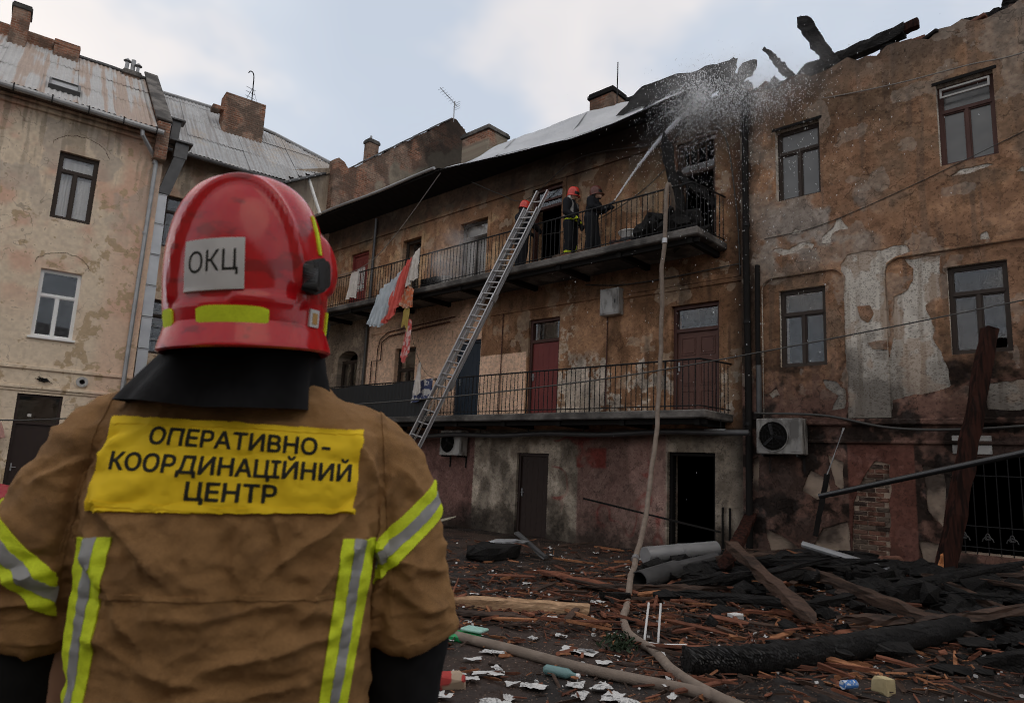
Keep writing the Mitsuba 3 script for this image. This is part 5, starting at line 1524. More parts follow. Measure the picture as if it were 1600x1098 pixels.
add('visor_cover', (hp_.reshape(-1, 3), grid_faces(14, 14)), M['helmet'], MH, smooth=True, parent=hm)

# ---- firefighters on the upper balcony
HELM = None


def firefighter(label, u, y, yaw, pose, helmet_tilt=0.0, z=ZU, bands=True, flap='blackcloth', hcol='helmetred'):
    p = thing('person', label, 'person', 'firefighters on the upper balcony')
    Mx = MB @ frame(np.array([u, y, z]), yaw)
    J_, bn = human(pose)
    b = chain(bn, .035, 10)
    add('body', b, M['skin'], Mx, smooth=True, parent=p)
    suit = cut(b, [(J_['neck'] + (0, 0, .01), (0, 0, -1)), ((0, 0, .1), (0, 0, 1))])
    add('turnout_suit', raised(suit, .012, .0), M['navy'], Mx, smooth=True, parent=p)
    boots = cut(b, [((0, 0, .13), (0, 0, -1))])
    add('boots', raised(boots, .016, .0), M['boot'], Mx, smooth=True, parent=p)
    if bands:
        for z0, z1 in ((.98, 1.03), (.22, .27)):
            m = cut(b, [((0, 0, z0), (0, 0, 1)), ((0, 0, z1), (0, 0, -1)), ((.2, 0, 0), (-1, 0, 0)), ((-.2, 0, 0), (1, 0, 0))])
            if len(m.faces):
                add('reflective_band', raised(m, .018, .0), M['hivis'], Mx, smooth=True, parent=p)
        m = cut(b, [((-.1, 0, 0), (1, 0, 0)), ((-.135, 0, 0), (-1, 0, 0)), ((0, 0, 1.0), (0, 0, 1)), ((0, 0, 1.5), (0, 0, -1))])
        for s in (-1, 1):
            m = cut(b, [((s * .10, 0, 0), (s, 0, 0)), ((s * .14, 0, 0), (-s, 0, 0)), ((0, 0, 1.08), (0, 0, 1)), ((0, 0, 1.46), (0, 0, -1))])
            if len(m.faces):
                add('shoulder_strap', raised(m, .018, .0), M['retro'], Mx, smooth=True, parent=p)
        m = cut(b, [((-.13, 0, 0), (1, 0, 0)), ((-.1, 0, 0), (-1, 0, 0)), ((0, 0, .14), (0, 0, 1)), ((0, 0, .45), (0, 0, -1))])
        if len(m.faces):
            add('leg_band', raised(m, .018, .0), M['hivis'], Mx, smooth=True, parent=p)
    hd = J_['head']
    Mt = Mx @ np.array([[1, 0, 0, hd[0]], [0, math.cos(helmet_tilt), -math.sin(helmet_tilt), hd[1] - .02], [0, math.sin(helmet_tilt), math.cos(helmet_tilt), hd[2] - .03], [0, 0, 0, 1]])
    S = np.diag([.95, .95, .8, 1.0])
    h_ = add('helmet', helmet_shell(40, 16, False), M[hcol], Mt @ S, smooth=True, parent=p)
    add('brim', helmet_brim(40, .02), M[hcol], Mt @ S, smooth=40, parent=h_)
    vis = helmet_surface(*np.meshgrid(np.linspace(rd(130), rd(230), 12), np.linspace(.02, .4, 6), indexing='ij'), out=.008, ridge=False).reshape(-1, 3)
    add('visor', (vis, grid_faces(12, 6)), M['plastic'], Mt @ S, smooth=True, parent=h_)
    add('neck_flap', loft([[hd + np.array([a * math.cos(t), -.03 + a * math.sin(t), dz]) for t in np.linspace(PI * .95, 2.05 * PI, 20)] for dz, a in ((0, .115), (-.08, .12), (-.16, .15))], caps=False), M[flap], Mx, smooth=True, parent=p)
    return p, Mx, J_


firefighter('firefighter in black with yellow reflective bands standing mid balcony, facing right', 1.36, -.62, math.radians(-80), {'elL': (-.24, .0, 1.16), 'elR': (.24, 0, 1.16), 'wrL': (-.2, .14, .98), 'wrR': (.16, .2, 1.02), 'head': (0, .05, 1.64)}, -.15, flap='curtain')
noz = (.0, .52, 1.2)
pn_, MN, JN = firefighter('firefighter in black beside the banded one, aiming the hose nozzle upwards', 1.92, -.6, math.radians(-72), {'elL': (-.2, .16, 1.18), 'elR': (.22, .08, 1.15), 'wrL': (-.06, .38, 1.2), 'wrR': (.07, .26, 1.13), 'chest': (0, .04, 1.2), 'shL': (-.17, .08, 1.32), 'shR': (.18, .04, 1.32), 'neck': (0, .07, 1.4), 'head': (0, .12, 1.52), 'curl': 1.0, 'kneeL': (-.12, .08, .5), 'ankL': (-.12, .1, .1), 'toeL': (-.13, .27, .05)}, .12, bands=False, hcol='helmetdark')
firefighter('firefighter in black at the top of the ladder, half hidden by its rails', -.02, -.75, math.radians(-20), {'elL': (-.26, .1, 1.16), 'elR': (.26, .1, 1.16), 'wrL': (-.2, .3, 1.1), 'wrR': (.2, .3, 1.1), 'head': (0, .06, 1.62)}, -.2, bands=False)
nz = thing('hose_nozzle', 'branch pipe nozzle held up by the firefighter on the upper balcony', 'nozzle')
npts = xf(np.array([[.07, .1, 1.05], [.0, .3, 1.16], [-.02, .52, 1.32]]), MN)
add('barrel', tube(npts, [.035, .03, .02], 10), M['darkmetal'], None, parent=nz)
NOZZLE = npts[-1]

# ================================================================ ladder, hoses, water
def fromB(p):
    return xf(np.array(p, float).reshape(-1, 3), MB)


ld = thing('extension_ladder', 'long silver extension ladder leaning against the upper balcony', 'ladder')
foot, top_ = np.array([-1.05, -3.8, 0.0]), np.array([.62, -1.16, 7.42])
side = np.array([1.0, 0, 0])
ax = (top_ - foot) / np.linalg.norm(top_ - foot)
side = side - ax * (ax @ side)
side /= np.linalg.norm(side)
nrm_ = np.cross(ax, side)
LT = np.linalg.norm(top_ - foot)


def rail(a, b, off, up, w, h):
    o = side * off + nrm_ * up
    v = []
    for p in (foot + ax * a + o, foot + ax * b + o):
        for i, j in ((-1, -1), (1, -1), (1, 1), (-1, 1)):
            v.append(p + side * i * w / 2 + nrm_ * j * h / 2)
    return trimesh.Trimesh(np.array(v), BOXF, process=False)


sections = ((0.0, LT, .215, 0.0), (3.4, LT + .55, .165, .075))
for (a, b, hw, up) in sections:
    for s in (-1, 1):
        r = rail(a, b, s * hw, up, .026, .075)
        add('rail', [r, rail(a, b, s * (hw + .008), up + .036, .034, .008), rail(a, b, s * (hw + .008), up - .036, .034, .008)], M['alu'], MB, parent=ld)
    t = a + .25
    while t < b - .05:
        o = nrm_ * up
        p, q = foot + ax * t + side * (-hw + .01) + o, foot + ax * t + side * (hw - .01) + o
        add('rung', tube([p, q], .017, 8), M['alu'], MB, parent=ld)
        t += .29
for (t, up) in ((3.45, .04), (5.6, .04)):
    add('guide_bracket', [rail(t, t + .16, s * .205, up, .07, .13) for s in (-1, 1)], M['alu'], MB, parent=ld)
for s in (-1, 1):
    add('foot', [rail(-.03, .08, s * .215, 0, .05, .1)], M['plastic'], MB, parent=ld)
    add('pulley_rope', tube([foot + ax * .6 + side * .02 * s + nrm_ * -.03, foot + ax * 5.4 + side * .02 * s - nrm_ * .03], .006, 5), M['palecable'], MB, parent=ld)

GZ = lambda u, y: float(ground_z(*fromB([u, y, 0])[0, :2]))
HG = [(1.61, 8.86), (1.43, 8.11), (1.32, 7.61), (1.27, 6.94), (1.32, 6.35), (1.36, 5.81), (1.43, 5.33), (1.54, 4.93), (1.8, 4.4), (2.4, 3.9)]
hp1 = curve([(4.02, -.55, 6.32), (4.16, -.95, 6.75), (4.19, -1.17, 7.07), (4.19, -1.27, 6.9), (4.2, -1.3, 6.2), (4.16, -1.32, 5.0), (4.2, -1.42, 3.6), (4.42, -1.9, 2.3), (4.72, -2.6, 1.15), (5.12, -3.5, .45), (5.55, -4.4, .12)], 120)
_g = fromB(hp1)
_w = np.clip((.5 - hp1[:, 2]) / .4, 0, 1)
hp1[:, 2] += _w * ground_z(_g[:, 0], _g[:, 1])
h1 = thing('fire_hose', 'grey canvas fire hose rising from the ground to the upper balcony', 'hose')
hb = fromB(hp1)
hg = np.array([(x, y, .05) for x, y in HG])
hg[:, 2] += ground_z(hg[:, 0], hg[:, 1])
hb = np.vstack([hb[:-3], curve(np.vstack([hb[-4], hg]), 60)[6:]])
w_ = np.random.default_rng(3)
hb = hb + np.c_[meshkit.fbm(hb * 1.3, 3, 3) - .5, meshkit.fbm(hb * 1.3 + 9, 3, 3) - .5, np.zeros(len(hb))] * .1
add('line', tube(hb, .040, 12), M['hose'], None, smooth=True, parent=h1)
for k in (int(len(hb) * .30), int(len(hb) * .64)):
    add('coupling', tube(hb[k:k + 2] + (hb[k + 1] - hb[k]) * np.array([[0], [.0]]), .055, 12), M['alu'], None, smooth=30, parent=h1)
h2 = thing('fire_hose', 'grey fire hose lying across the litter from the left edge of the yard', 'hose')
hp2 = fromB([(u, y, .045) for u, y in ((4.6, -7.8), (5.4, -7.72), (5.94, -7.75), (6.5, -7.72), (7.21, -7.67), (7.7, -7.6), (8.3, -7.52), (8.9, -7.75), (9.6, -8.2), (10.2, -8.9))])
hp2[:, 2] += ground_z(hp2[:, 0], hp2[:, 1])
add('line', tube(curve(hp2, 60), .042, 12), M['hose'], None, smooth=True, parent=h2)

# jet from the nozzle and the spray where it strikes the burnt roof
M['water'] = bsdf('water', (.80, .82, .85), .3, .6)
tip = np.linalg.inv(MB) @ np.r_[NOZZLE, 1]
tip = tip[:3]
jet_end = np.array([4.05, -.55, 8.75])
N_ = 34
jt = []
for t in np.linspace(0, 1, N_):
    p = tip + (jet_end - tip) * t
    p[2] += .45 * t * (1 - t)
    jt.append(p)
jt = np.array(jt)
wj = thing('water_jet', 'white jet of water shooting from the nozzle to the roof', 'water')
labels[wj]['kind'] = 'stuff'
nj = 26
add('stream', tube(jt[:nj] + w_.normal(0, .003, (nj, 3)), np.linspace(.014, .004, nj) * (1 + w_.normal(0, .1, nj)), 8), M['water'], MB, smooth=True, parent=wj)
tj = w_.uniform(0, 1, 5200) ** .8
pj = np.stack([np.interp(tj, np.linspace(0, 1, N_), jt[:, k]) for k in range(3)], -1) + w_.normal(0, 1, (5200, 3)) * (.005 + .015 * tj)[:, None]
JETDROPS = pj, w_.uniform(.003, .0085, 5200)
OCT = np.array([[1, 0, 0], [-1, 0, 0], [0, 1, 0], [0, -1, 0], [0, 0, 1], [0, 0, -1]], float)
OCF = np.array([[0, 2, 4], [2, 1, 4], [1, 3, 4], [3, 0, 4], [2, 0, 5], [1, 2, 5], [3, 1, 5], [0, 3, 5]])


def droplets(c, r, stretch=2.2):
    c = np.asarray(c)
    k = len(c)
    v = (c[:, None] + OCT[None] * r[:, None, None] * np.array([1, 1, stretch])).reshape(-1, 3)
    return v, (OCF[None] + (np.arange(k) * 6)[:, None, None]).reshape(-1, 3)


cs, rs = [], []
def cloud(n, c, sx, sy, sz, r0, r1, rot=0.0):
    q = w_.normal(0, 1, (n, 3)) * np.array([sx, sy, sz])
    q[:, 2] += q[:, 0] * rot
    cs.append(q + np.array(c))
    rs.append(w_.uniform(r0, r1, n) * w_.uniform(.4, 1, n))


cloud(3200, (4.35, -.6, 9.05), .4, .3, .24, .004, .0115, .15)
cloud(3000, (5.0, -.5, 8.9), .5, .3, .21, .004, .010)
cloud(2200, (5.75, -.45, 8.55), .5, .25, .21, .004, .009)
cloud(1500, (4.3, -.6, 8.4), .55, .35, .5, .004, .009)
cloud(1500, (5.2, -.6, 7.5), 1.0, .5, .8, .003, .008)
cloud(300, (4.4, -.8, 6.0), 1.5, .6, 1.6, .005, .010)
cloud(200, (6.2, -.8, 6.8), 1.3, .6, 1.2, .005, .010)
for t in np.linspace(.35, 1.12, 60):
    p = tip + (jet_end - tip) * t
    p[2] += .45 * t * (1 - t)
    cloud(7, p, .035 * t, .035 * t, .05 * t, .004, .009)
vj, fj = droplets(JETDROPS[0], JETDROPS[1], 1.6)
add('stream_drops', (vj, fj), M['water'], MB, parent=wj)
add('water_spray', droplets(np.concatenate(cs), np.concatenate(rs)), M['water'], MB, label='spray of water drops over the charred roof edge', cat='water', kind='stuff')

# ================================================================ things on the walls
eb = thing('meter_box', 'pale grey metal meter box on the wall above the lower balcony', 'electrical box')
add('case', cbx(1.92, 2.42, -.2, 0, 4.93, 5.52, .012), M['greybox'], MB, parent=eb)
add('door', cbx(1.95, 2.39, -.215, -.2, 4.96, 5.49, .006), M['greybox'], MB, parent=eb)
add('lock', bx(2.32, 2.345, -.222, -.214, 5.17, 5.26), M['plastic'], MB, parent=eb)


def aircon(label, u0, u1, z0, z1, d, gm='greybox'):
    a = thing('air_conditioner', label, 'air conditioner')
    add('case', cbx(u0, u1, -d, -.06, z0, z1, .015), M[gm], MB, parent=a)
    r = (z1 - z0) * .40
    uc, zc = u0 + r + .06, (z0 + z1) / 2
    rot = trimesh.transformations.rotation_matrix(PI / 2, (1, 0, 0))
    add('fan_opening', trimesh.creation.cylinder(r, .012, sections=28).apply_transform(rot).apply_translation((uc, -d - .003, zc)), M['dark'], MB, parent=a)
    add('fan_ring', trimesh.creation.annulus(r - .005, r + .02, .02, sections=28).apply_transform(rot).apply_translation((uc, -d - .008, zc)), M[gm], MB, parent=a)
    for k in range(3):
        an_ = k * 2 * PI / 3 + .3
        bl = trimesh.creation.box((r * .8, .01, r * .3)).apply_translation((r * .5, 0, 0)).apply_transform(trimesh.transformations.rotation_matrix(.4, (1, 0, 0))).apply_transform(trimesh.transformations.rotation_matrix(an_, (0, 1, 0)))
        add('fan_blade', bl.apply_translation((uc, -d - .012, zc)), M['iron'], MB, parent=a)
    add('fan_guard', [tube([(uc + q * math.cos(t), -d - .022, zc + q * math.sin(t)) for t in np.linspace(0, 2 * PI, 25)], .003, 4) for q in np.linspace(r * .3, r, 4)] + [tube([(uc, -d - .022, zc), (uc + r * math.cos(t), -d - .022, zc + r * math.sin(t))], .003, 4) for t in np.linspace(0, 2 * PI, 9)[:-1]], M['iron'], MB, parent=a)
    add('cover_panel', cbx(uc + r + .05, u1 - .02, -d - .01, -d, z0 + .04, z1 - .04, .006), M[gm], MB, parent=a)
    for u in (u0 + .1, u1 - .1):
        add('bracket', [bx(u, u + .03, -d - .02, .0, z0 - .04, z0 - .002), bx(u, u + .03, -.03, 0, z0 - .3, z0 - .04)], M['iron'], MB, parent=a)
    return a


aircon('sooty air conditioner outdoor unit on the burnt building', 5.5, 6.3, 1.99, 2.61, .34, 'sootbox')
aircon('white air conditioner unit under the lower balcony beside the ladder', -3.0, -2.2, 1.78, 2.42, .32)

pp_ = thing('service_pipe', 'long dark horizontal pipe running under the lower balcony', 'pipe')
add('pipe', tube([(u, -.5 + .02 * math.sin(u), 2.3 + .012 * u + .02 * math.sin(u * 2.1)) for u in np.linspace(-7, 5.45, 30)], .055, 8), M['darkmetal'], MB, smooth=True, parent=pp_)
add('joint', [tube([(4.6, -.5, 2.355), (5.0, -.5, 2.36)], .062, 10)], M['zinc'], MB, smooth=30, parent=pp_)
for u in np.linspace(-6, 4.9, 8):
    add('hanger', [bx(u, u + .02, -.51, -.49, 2.3 + .012 * u, 2.58)], M['iron'], MB, parent=pp_)
dp_ = thing('drainpipe', 'black sooty downpipe at the corner of the burnt building', 'drainpipe')
add('pipe', tube([(5.27, -.14, 9.1), (5.26, -.14, 6), (5.28, -.13, 3), (5.27, -.14, .1)], .06, 10), M['soot'], MB, smooth=True, parent=dp_)
for z in (8.2, 6.3, 4.4, 2.5):
    add('clamp', tube([(5.27, -.14, z), (5.27, -.14, z + .06)], .07, 10), M['iron'], MB, parent=dp_)
dp_ = thing('drainpipe', 'short grey pipe beside the black downpipe, starting at the cornice', 'drainpipe')
add('pipe', tube([(5.47, -.12, 5.5), (5.46, -.12, 4), (5.47, -.12, 2.65)], .045, 10), M['soot'], MB, smooth=True, parent=dp_)
add('lower_pipe', tube([(5.47, -.12, 3.6), (5.47, -.12, 2.7)], .05, 10), M['darkmetal'], MB, smooth=True, parent=dp_)
dp_ = thing('drainpipe', 'thin rusty downpipe between the far doors of the upper balcony', 'drainpipe')
add('pipe', tube([(-7.05, -.08, 9.2), (-7.05, -.08, .2)], .045, 8), M['darkmetal'], MB, smooth=True, parent=dp_)
gp = thing('gas_pipe', 'brown gas pipe with bends on the peach wall', 'pipe')
add('pipe', tube([(-6.7, -.06, 2.8), (-6.7, -.06, 4.55), (-6.25, -.06, 4.55), (-6.25, -.06, 5.1), (-5.9, -.06, 5.25), (-3.2, -.06, 5.4)], .02, 6), M['redframe'], MB, parent=gp)
gp = thing('gas_pipe', 'second thin brown gas pipe arching beside the bent one', 'pipe')
add('pipe', tube([(-6.45, -.05, 2.8), (-6.45, -.05, 4.9), (-6.35, -.05, 5.2), (-6.0, -.05, 5.38), (-3.0, -.05, 5.52)], .016, 6), M['redframe'], MB, parent=gp)
for x in (2.02, -1.2):
    k = thing('conduit', 'vertical conduit below the meter box' if x > 0 else 'thin conduit on the peach wall beside the red door', 'pipe')
    add('pipe', tube([(x, -.03, 2.75), (x, -.03, 4.93 if x > 0 else 5.4)], .013, 5), M['redframe'], MB, parent=k)


def cable(name, label, pts, r=.009, m='cable', Mx=None, sag=0.0, n=40):
    p = np.asarray(pts, float)
    if len(p) == 2:
        t = np.linspace(0, 1, n)[:, None]
        p = p[0] * (1 - t) + p[1] * t
        p[:, 2] -= sag * 4 * (t * (1 - t))[:, 0]
    else:
        p = curve(p, n)
    k = add(name, tube(p, r, 5), M[m], Mx, smooth=True, label=label, cat='cable')
    return k


cable('overhead_cable', 'thin black cable stretched low across the yard past the ladder', [(-7.6, 8.1, 1.75), (-5.95, 8.07, 1.81), (-5.13, 8.06, 1.87), (-1.77, 8.0, 2.19), (.54, 7.95, 2.52), (2.55, 7.88, 2.93), (5.96, 7.74, 3.76), (8, 7.7, 4.35)], .0085)
cable('overhead_cable', 'pale cable sagging along the top of the burnt building', fromB([(6.2, -.06, 8.6), (6.9, -.08, 8.44), (8.0, -.2, 8.24), (9.0, -.35, 8.1), (9.8, -.5, 7.95), (11.5, -.8, 8.0)]), .011, 'palecable')
cable('clothes_line', 'slack pale line hanging in front of the upper balcony', fromB([(-8.2, -1.15, 7.3), (-7.0, -1.2, 7.05), (-5.6, -1.2, 7.2), (-4.4, -1.15, 7.9), (-2.9, -1.0, 9.3)]), .011, 'palecable')
cable('wall_cable', 'dark cable drooping below the eave of the brown house', fromB([(-2.3, -.4, 9.1), (-1.4, -.2, 8.6), (-.5, -.12, 8.25), (1.0, -.1, 8.9), (2.6, -.08, 8.75), (3.4, -.06, 8.55)]), .01)
cable('wall_cable', 'black cables strung from the end doorway down to the balcony rail', fromB([(3.7, -.1, 8.15), (3.1, -.2, 7.65), (2.3, -.3, 7.25), (1.3, -.3, 7.05), (.2, -.2, 7.15)]), .011)
cable('wall_cable', 'black cable looping over the wall above the end doorway', fromB([(3.3, -.04, 8.35), (4.0, -.05, 8.9), (4.5, -.05, 8.8), (4.85, -.05, 8.2), (5.05, -.05, 6.6), (5.1, -.05, 5.4)]), .014)
cable('wall_cable', 'black cable along the cornice above the lower balcony doors', fromB([(1.4, -.05, 5.75), (2.4, -.05, 5.6), (3.6, -.05, 5.58), (5.1, -.05, 5.62)]), .012)
cable('wall_cable', 'black cable bundle along the ledge of the burnt building', fromB([(5.4, -.16, 2.72), (6.6, -.16, 2.66), (7.6, -.17, 2.45), (8.6, -.16, 2.42), (10, -.16, 2.5), (12, -.16, 2.45)]), .022)
cable('wall_cable', 'thin cable crossing the upper wall of the burnt building', fromB([(5.6, -.09, 6.0), (6.6, -.09, 6.05), (8.0, -.09, 6.4), (9.6, -.09, 6.9)]), .006)
gs = thing('gutter_strip', 'bent strip of torn gutter metal dangling on the burnt wall', 'metal strip')
add('strip', timber(*fromB([(7.02, -.5, 2.42), (6.78, -.6, 1.68)]), .07, .012, n=6, rough=.006, seed=5), M['zinc'], None, parent=gs)
add('lower_strip', timber(*fromB([(6.78, -.6, 1.68), (6.58, -.62, .7)]), .08, .015, n=6, rough=.006, seed=6), M['soot'], None, parent=gs)
mp = thing('metal_pole', 'long wet black metal pole slanting across the burnt facade', 'pole')
add('tube', tube(fromB([(6.99, -1.6, 1.34), (9.46, -1.6, 2.03), (10.6, -1.6, 2.34)]), .042, 10), bsdf('wetpole', (.016, .016, .017), .22, .6), None, smooth=True, parent=mp)

# ================================================================ on the upper balcony
def clothpiece(name, label, cat, rows, mat, amp=.06, seed=0, n=26, m=18, fold=9, parent=None):
    """cloth between two polylines (facade coordinates), with hanging folds"""
    a, b = curve(rows[0], n), curve(rows[1], n)
    k = min(len(a), len(b))
    V = []
    for i in range(k):
        for j in range(m):
            t = j / (m - 1)
            p = a[i] * (1 - t) + b[i] * t
            ph = i / k * fold * 2 * PI + 2.5 * meshkit.fbm(np.array([i * .2, t * 2, seed * 1.7]), 3, seed)
            w = math.sin(ph) * amp * (.4 + .6 * t) + amp * (meshkit.fbm(np.array([i * .3, t * 4, seed]), 3, seed + 2) - .5)
            V.append(p + np.array([.2 * w, -abs(w) - .3 * w, .25 * w]))
    F = [[i * m + j, (i + 1) * m + j, (i + 1) * m + j + 1, i * m + j + 1] for i in range(k - 1) for j in range(m - 1)]
    return add(name, (np.array(V), F), M[mat], MB, smooth=True, label=label, cat=cat, parent=parent)


M['greysheet'] = bsdf('greysheet', lambda p, n, uv: mix((.30, .34, .37), (.52, .57, .60), fbm(p.x * 5, p.y * 5, p.z * 3, octaves=3)), .85, .1)
M['redcloth'] = bsdf('redcloth', lambda p, n, uv: mix((.50, .07, .06), (.62, .16, .13), fbm(p.x * 9, p.y * 9, p.z * 9, octaves=3)), .9, .1)
M['orangecloth'] = bsdf('orangecloth', lambda p, n, uv: mix((.50, .16, .08), (.45, .30, .22), smoothstep(.45, .6, fbm(p.x * 12, p.y * 12, p.z * 12, octaves=3))), .9, .1)
M['ochrecloth'] = bsdf('ochrecloth', (.36, .27, .08), .9, .1)
M['palecloth'] = bsdf('palecloth', lambda p, n, uv: mix((.45, .42, .38), (.6, .56, .52), fbm(p.x * 9, p.y * 9, p.z * 9, octaves=3)), .9, .1)
M['pinkrag'] = bsdf('pinkrag', lambda p, n, uv: mix((.55, .12, .11), (.62, .46, .43), smoothstep(.42, .58, fbm(p.x * 14, p.y * 14, p.z * 7, octaves=3))), .9, .1)
clothpiece('bedsheet', 'grey white bedsheet hanging over the upper balcony railing', 'bedding', [[(-4.95, -1.2, 6.1), (-4.55, -1.35, 6.28), (-4.05, -1.4, 6.42), (-3.6, -1.35, 6.75)], [(-5.0, -1.4, 5.22), (-4.6, -1.5, 5.15), (-4.2, -1.55, 5.1), (-3.95, -1.5, 5.35)]], 'greysheet', .10, 2, fold=5, n=48, m=26)
clothpiece('blanket', 'red blanket hanging over the upper balcony railing beside the sheet', 'bedding', [[(-3.85, -1.38, 6.5), (-3.6, -1.38, 6.75), (-3.38, -1.36, 6.95)], [(-4.1, -1.58, 5.12), (-3.8, -1.56, 5.25), (-3.45, -1.48, 5.8)]], 'redcloth', .09, 4, fold=3, n=40, m=26)
clothpiece('towel', 'pale towel draped from the rail corner above the red blanket', 'bedding', [[(-3.5, -1.36, 6.72), (-3.3, -1.33, 7.05), (-3.18, -1.25, 7.2)], [(-3.42, -1.42, 6.05), (-3.25, -1.4, 6.2), (-3.12, -1.3, 6.35)]], 'palecloth', .07, 6, fold=2, n=36)
clothpiece('cloth', 'orange patterned cloth hanging under the pale towel', 'cloth', [[(-3.45, -1.42, 6.05), (-3.3, -1.42, 6.1), (-3.15, -1.4, 6.0)], [(-3.52, -1.48, 5.55), (-3.3, -1.46, 5.5), (-3.12, -1.42, 5.52)]], 'orangecloth', .08, 8, fold=3, n=36)
clothpiece('cloth', 'ochre strips of cloth hanging below the orange one', 'cloth', [[(-3.42, -1.46, 5.55), (-3.3, -1.46, 5.52), (-3.22, -1.44, 5.55)], [(-3.45, -1.48, 4.98), (-3.34, -1.47, 5.05), (-3.25, -1.45, 4.85)]], 'ochrecloth', .03, 9, fold=3)
clothpiece('rag', 'torn pink and white rag dangling in front of the peach wall', 'cloth', [[(-3.28, -1.42, 5.15), (-3.2, -1.42, 5.2), (-3.14, -1.4, 5.15)], [(-3.42, -1.44, 4.2), (-3.3, -1.43, 4.05), (-3.15, -1.4, 4.35)]], 'pinkrag', .05, 11, fold=3)
clothpiece('rag', 'small pale rag hanging from a cord above the lower balcony', 'cloth', [[(-2.98, -1.2, 4.05), (-2.93, -1.2, 4.1), (-2.9, -1.2, 4.05)], [(-3.1, -1.22, 3.3), (-2.95, -1.2, 3.25), (-2.85, -1.2, 3.3)]], 'palecloth', .04, 12, fold=2)
M['rug'] = bsdf('rug', lambda p, n, uv: mix((.05, .06, .12), (.4, .39, .38), smoothstep(.48, .56, fbm(p.x * 9, p.y * 9, p.z * 9, octaves=3))), .9, .1)
clothpiece('rug', 'patterned blue and white cloth over the lower balcony railing', 'cloth', [[(-3.3, -1.06, 3.66), (-2.9, -1.06, 3.66), (-2.55, -1.06, 3.68)], [(-3.3, -1.1, 3.05), (-2.9, -1.1, 3.12), (-2.55, -1.08, 3.2)]], 'rug', .03, 13, fold=2)
clothpiece('cloth', 'grey cloth hung on the railing beside the glazed red door', 'cloth', [[(-6.5, -1.16, 7.05), (-6.3, -1.16, 7.06), (-6.1, -1.16, 7.05)], [(-6.6, -1.2, 6.2), (-6.3, -1.2, 6.25), (-6.1, -1.2, 6.2)]], 'palecloth', .04, 14, fold=3)
cable('cord', 'thin cord trailing from the hanging rags to the lower railing', fromB([(-3.2, -1.4, 5.0), (-3.05, -1.3, 4.4), (-2.7, -1.2, 3.8), (-2.2, -1.1, 3.6)]), .006)


def pot(name, label, cat, u, y, z, r0, r1, h, mat, lid=None):
    pr = [(0.001, 0), (r0, 0), (r0 * 1.03, .01), (r1, h), (r1 + .015, h), (r1 + .015, h + .02), (r1 - .015, h + .02), (r0 - .01, .02), (.001, .02)]
    m = trimesh.creation.revolve(np.array(pr), sections=18)
    m.apply_translation((u, y, z))
    k = thing(name, label, cat)
    add('bowl', m, M[mat], MB, smooth=30, parent=k)
    if lid:
        add('content', trimesh.creation.cylinder(r1 - .02, .02, sections=16).apply_translation((u, y, z + h * .9)), M[lid], MB, parent=k)
    return k


pot('basin', 'white enamel basin standing on the upper balcony', 'basin', 3.05, -.75, ZU + .22, .16, .24, .12, 'whitepaint')
pot('flower_pot', 'dark pot under the white basin', 'pot', 3.0, -.72, ZU, .14, .18, .2, 'darkmetal', 'dark')
pot('bucket', 'dark bucket right of the white basin on the upper balcony', 'bucket', 3.42, -.8, ZU, .11, .14, .3, 'darkmetal', 'dark')
pot('flower_pot', 'brown pot left of the white basin', 'pot', 2.7, -.75, ZU, .1, .14, .2, 'redframe', 'dark')
pot('bucket', 'pale bucket standing in the smoke near the glazed balcony door', 'bucket', -2.55, -.85, ZU, .1, .13, .26, 'palecloth', 'dark')
bxk = thing('crate', 'black crate on the upper balcony beside the hanging bedding', 'crate')
add('box', [cbx(-3.4, -2.75, -1.0, -.6, ZU, ZU + .3, .015)], M['darkmetal'], MB, parent=bxk)
for k in range(5):
    add('slat', bx(-3.41, -2.74, -1.015, -1.0, ZU + .03 + .055 * k, ZU + .065 + .055 * k), M['soot'], MB, parent=bxk)
for k in range(16):
    u = 1.0 + k * .145 + w_.uniform(-.03, .03)
    m = cbx(0, w_.uniform(.1, .24), 0, .12, 0, w_.uniform(.04, .07), .006)
    m.apply_transform(trimesh.transformations.rotation_matrix(w_.uniform(-.4, .4), (0, 0, 1)))
    m.apply_translation((u, -1.17 + w_.uniform(0, .1), ZU + .002))
    add('loose_brick', m, bm[k % 3], MB, label='loose red brick lying along the upper balcony edge', cat='brick', group='bricks along the upper balcony edge')
fb = thing('fallen_timber', 'charred roof beam leaning in the end doorway of the upper balcony', 'beam')
add('beam', timber(*fromB([(3.70, -.55, 8.5), (4.05, -.35, 6.4)]), .19, .17, n=12, rough=.03, seed=7, ends=(.12, 0), taper=(.8, 1.1)), M['char'], None, parent=fb)
fb = thing('fallen_timber', 'burnt board wedged across the end doorway behind the leaning beam', 'beam')
add('beam', timber(*fromB([(3.8, -.2, 7.75), (4.6, .1, 6.95)]), .18, .12, n=8, rough=.02, seed=9), M['char'], None, parent=fb)
dbr = []
for k in range(60):
    u = 3.75 + w_.normal(0, .4)
    u = min(max(u, 3.0), 4.55)
    dbr.append(hullman(ball((u, -.55 + w_.normal(0, .18), ZU + .1 + abs(w_.normal(0, .28)) * max(0, 1 - abs(u - 3.9))), 1.0, 1) * 0 + np.array([u, -.55 + w_.normal(0, .2), ZU + .05 + abs(w_.normal(0, .3)) * max(0.2, 1 - abs(u - 3.9))]) + w_.normal(0, .09, (42, 3))))
add('charred_heap', dbr, M['char'], MB, label='heap of charred rubble at the end of the upper balcony', cat='rubble', kind='stuff')


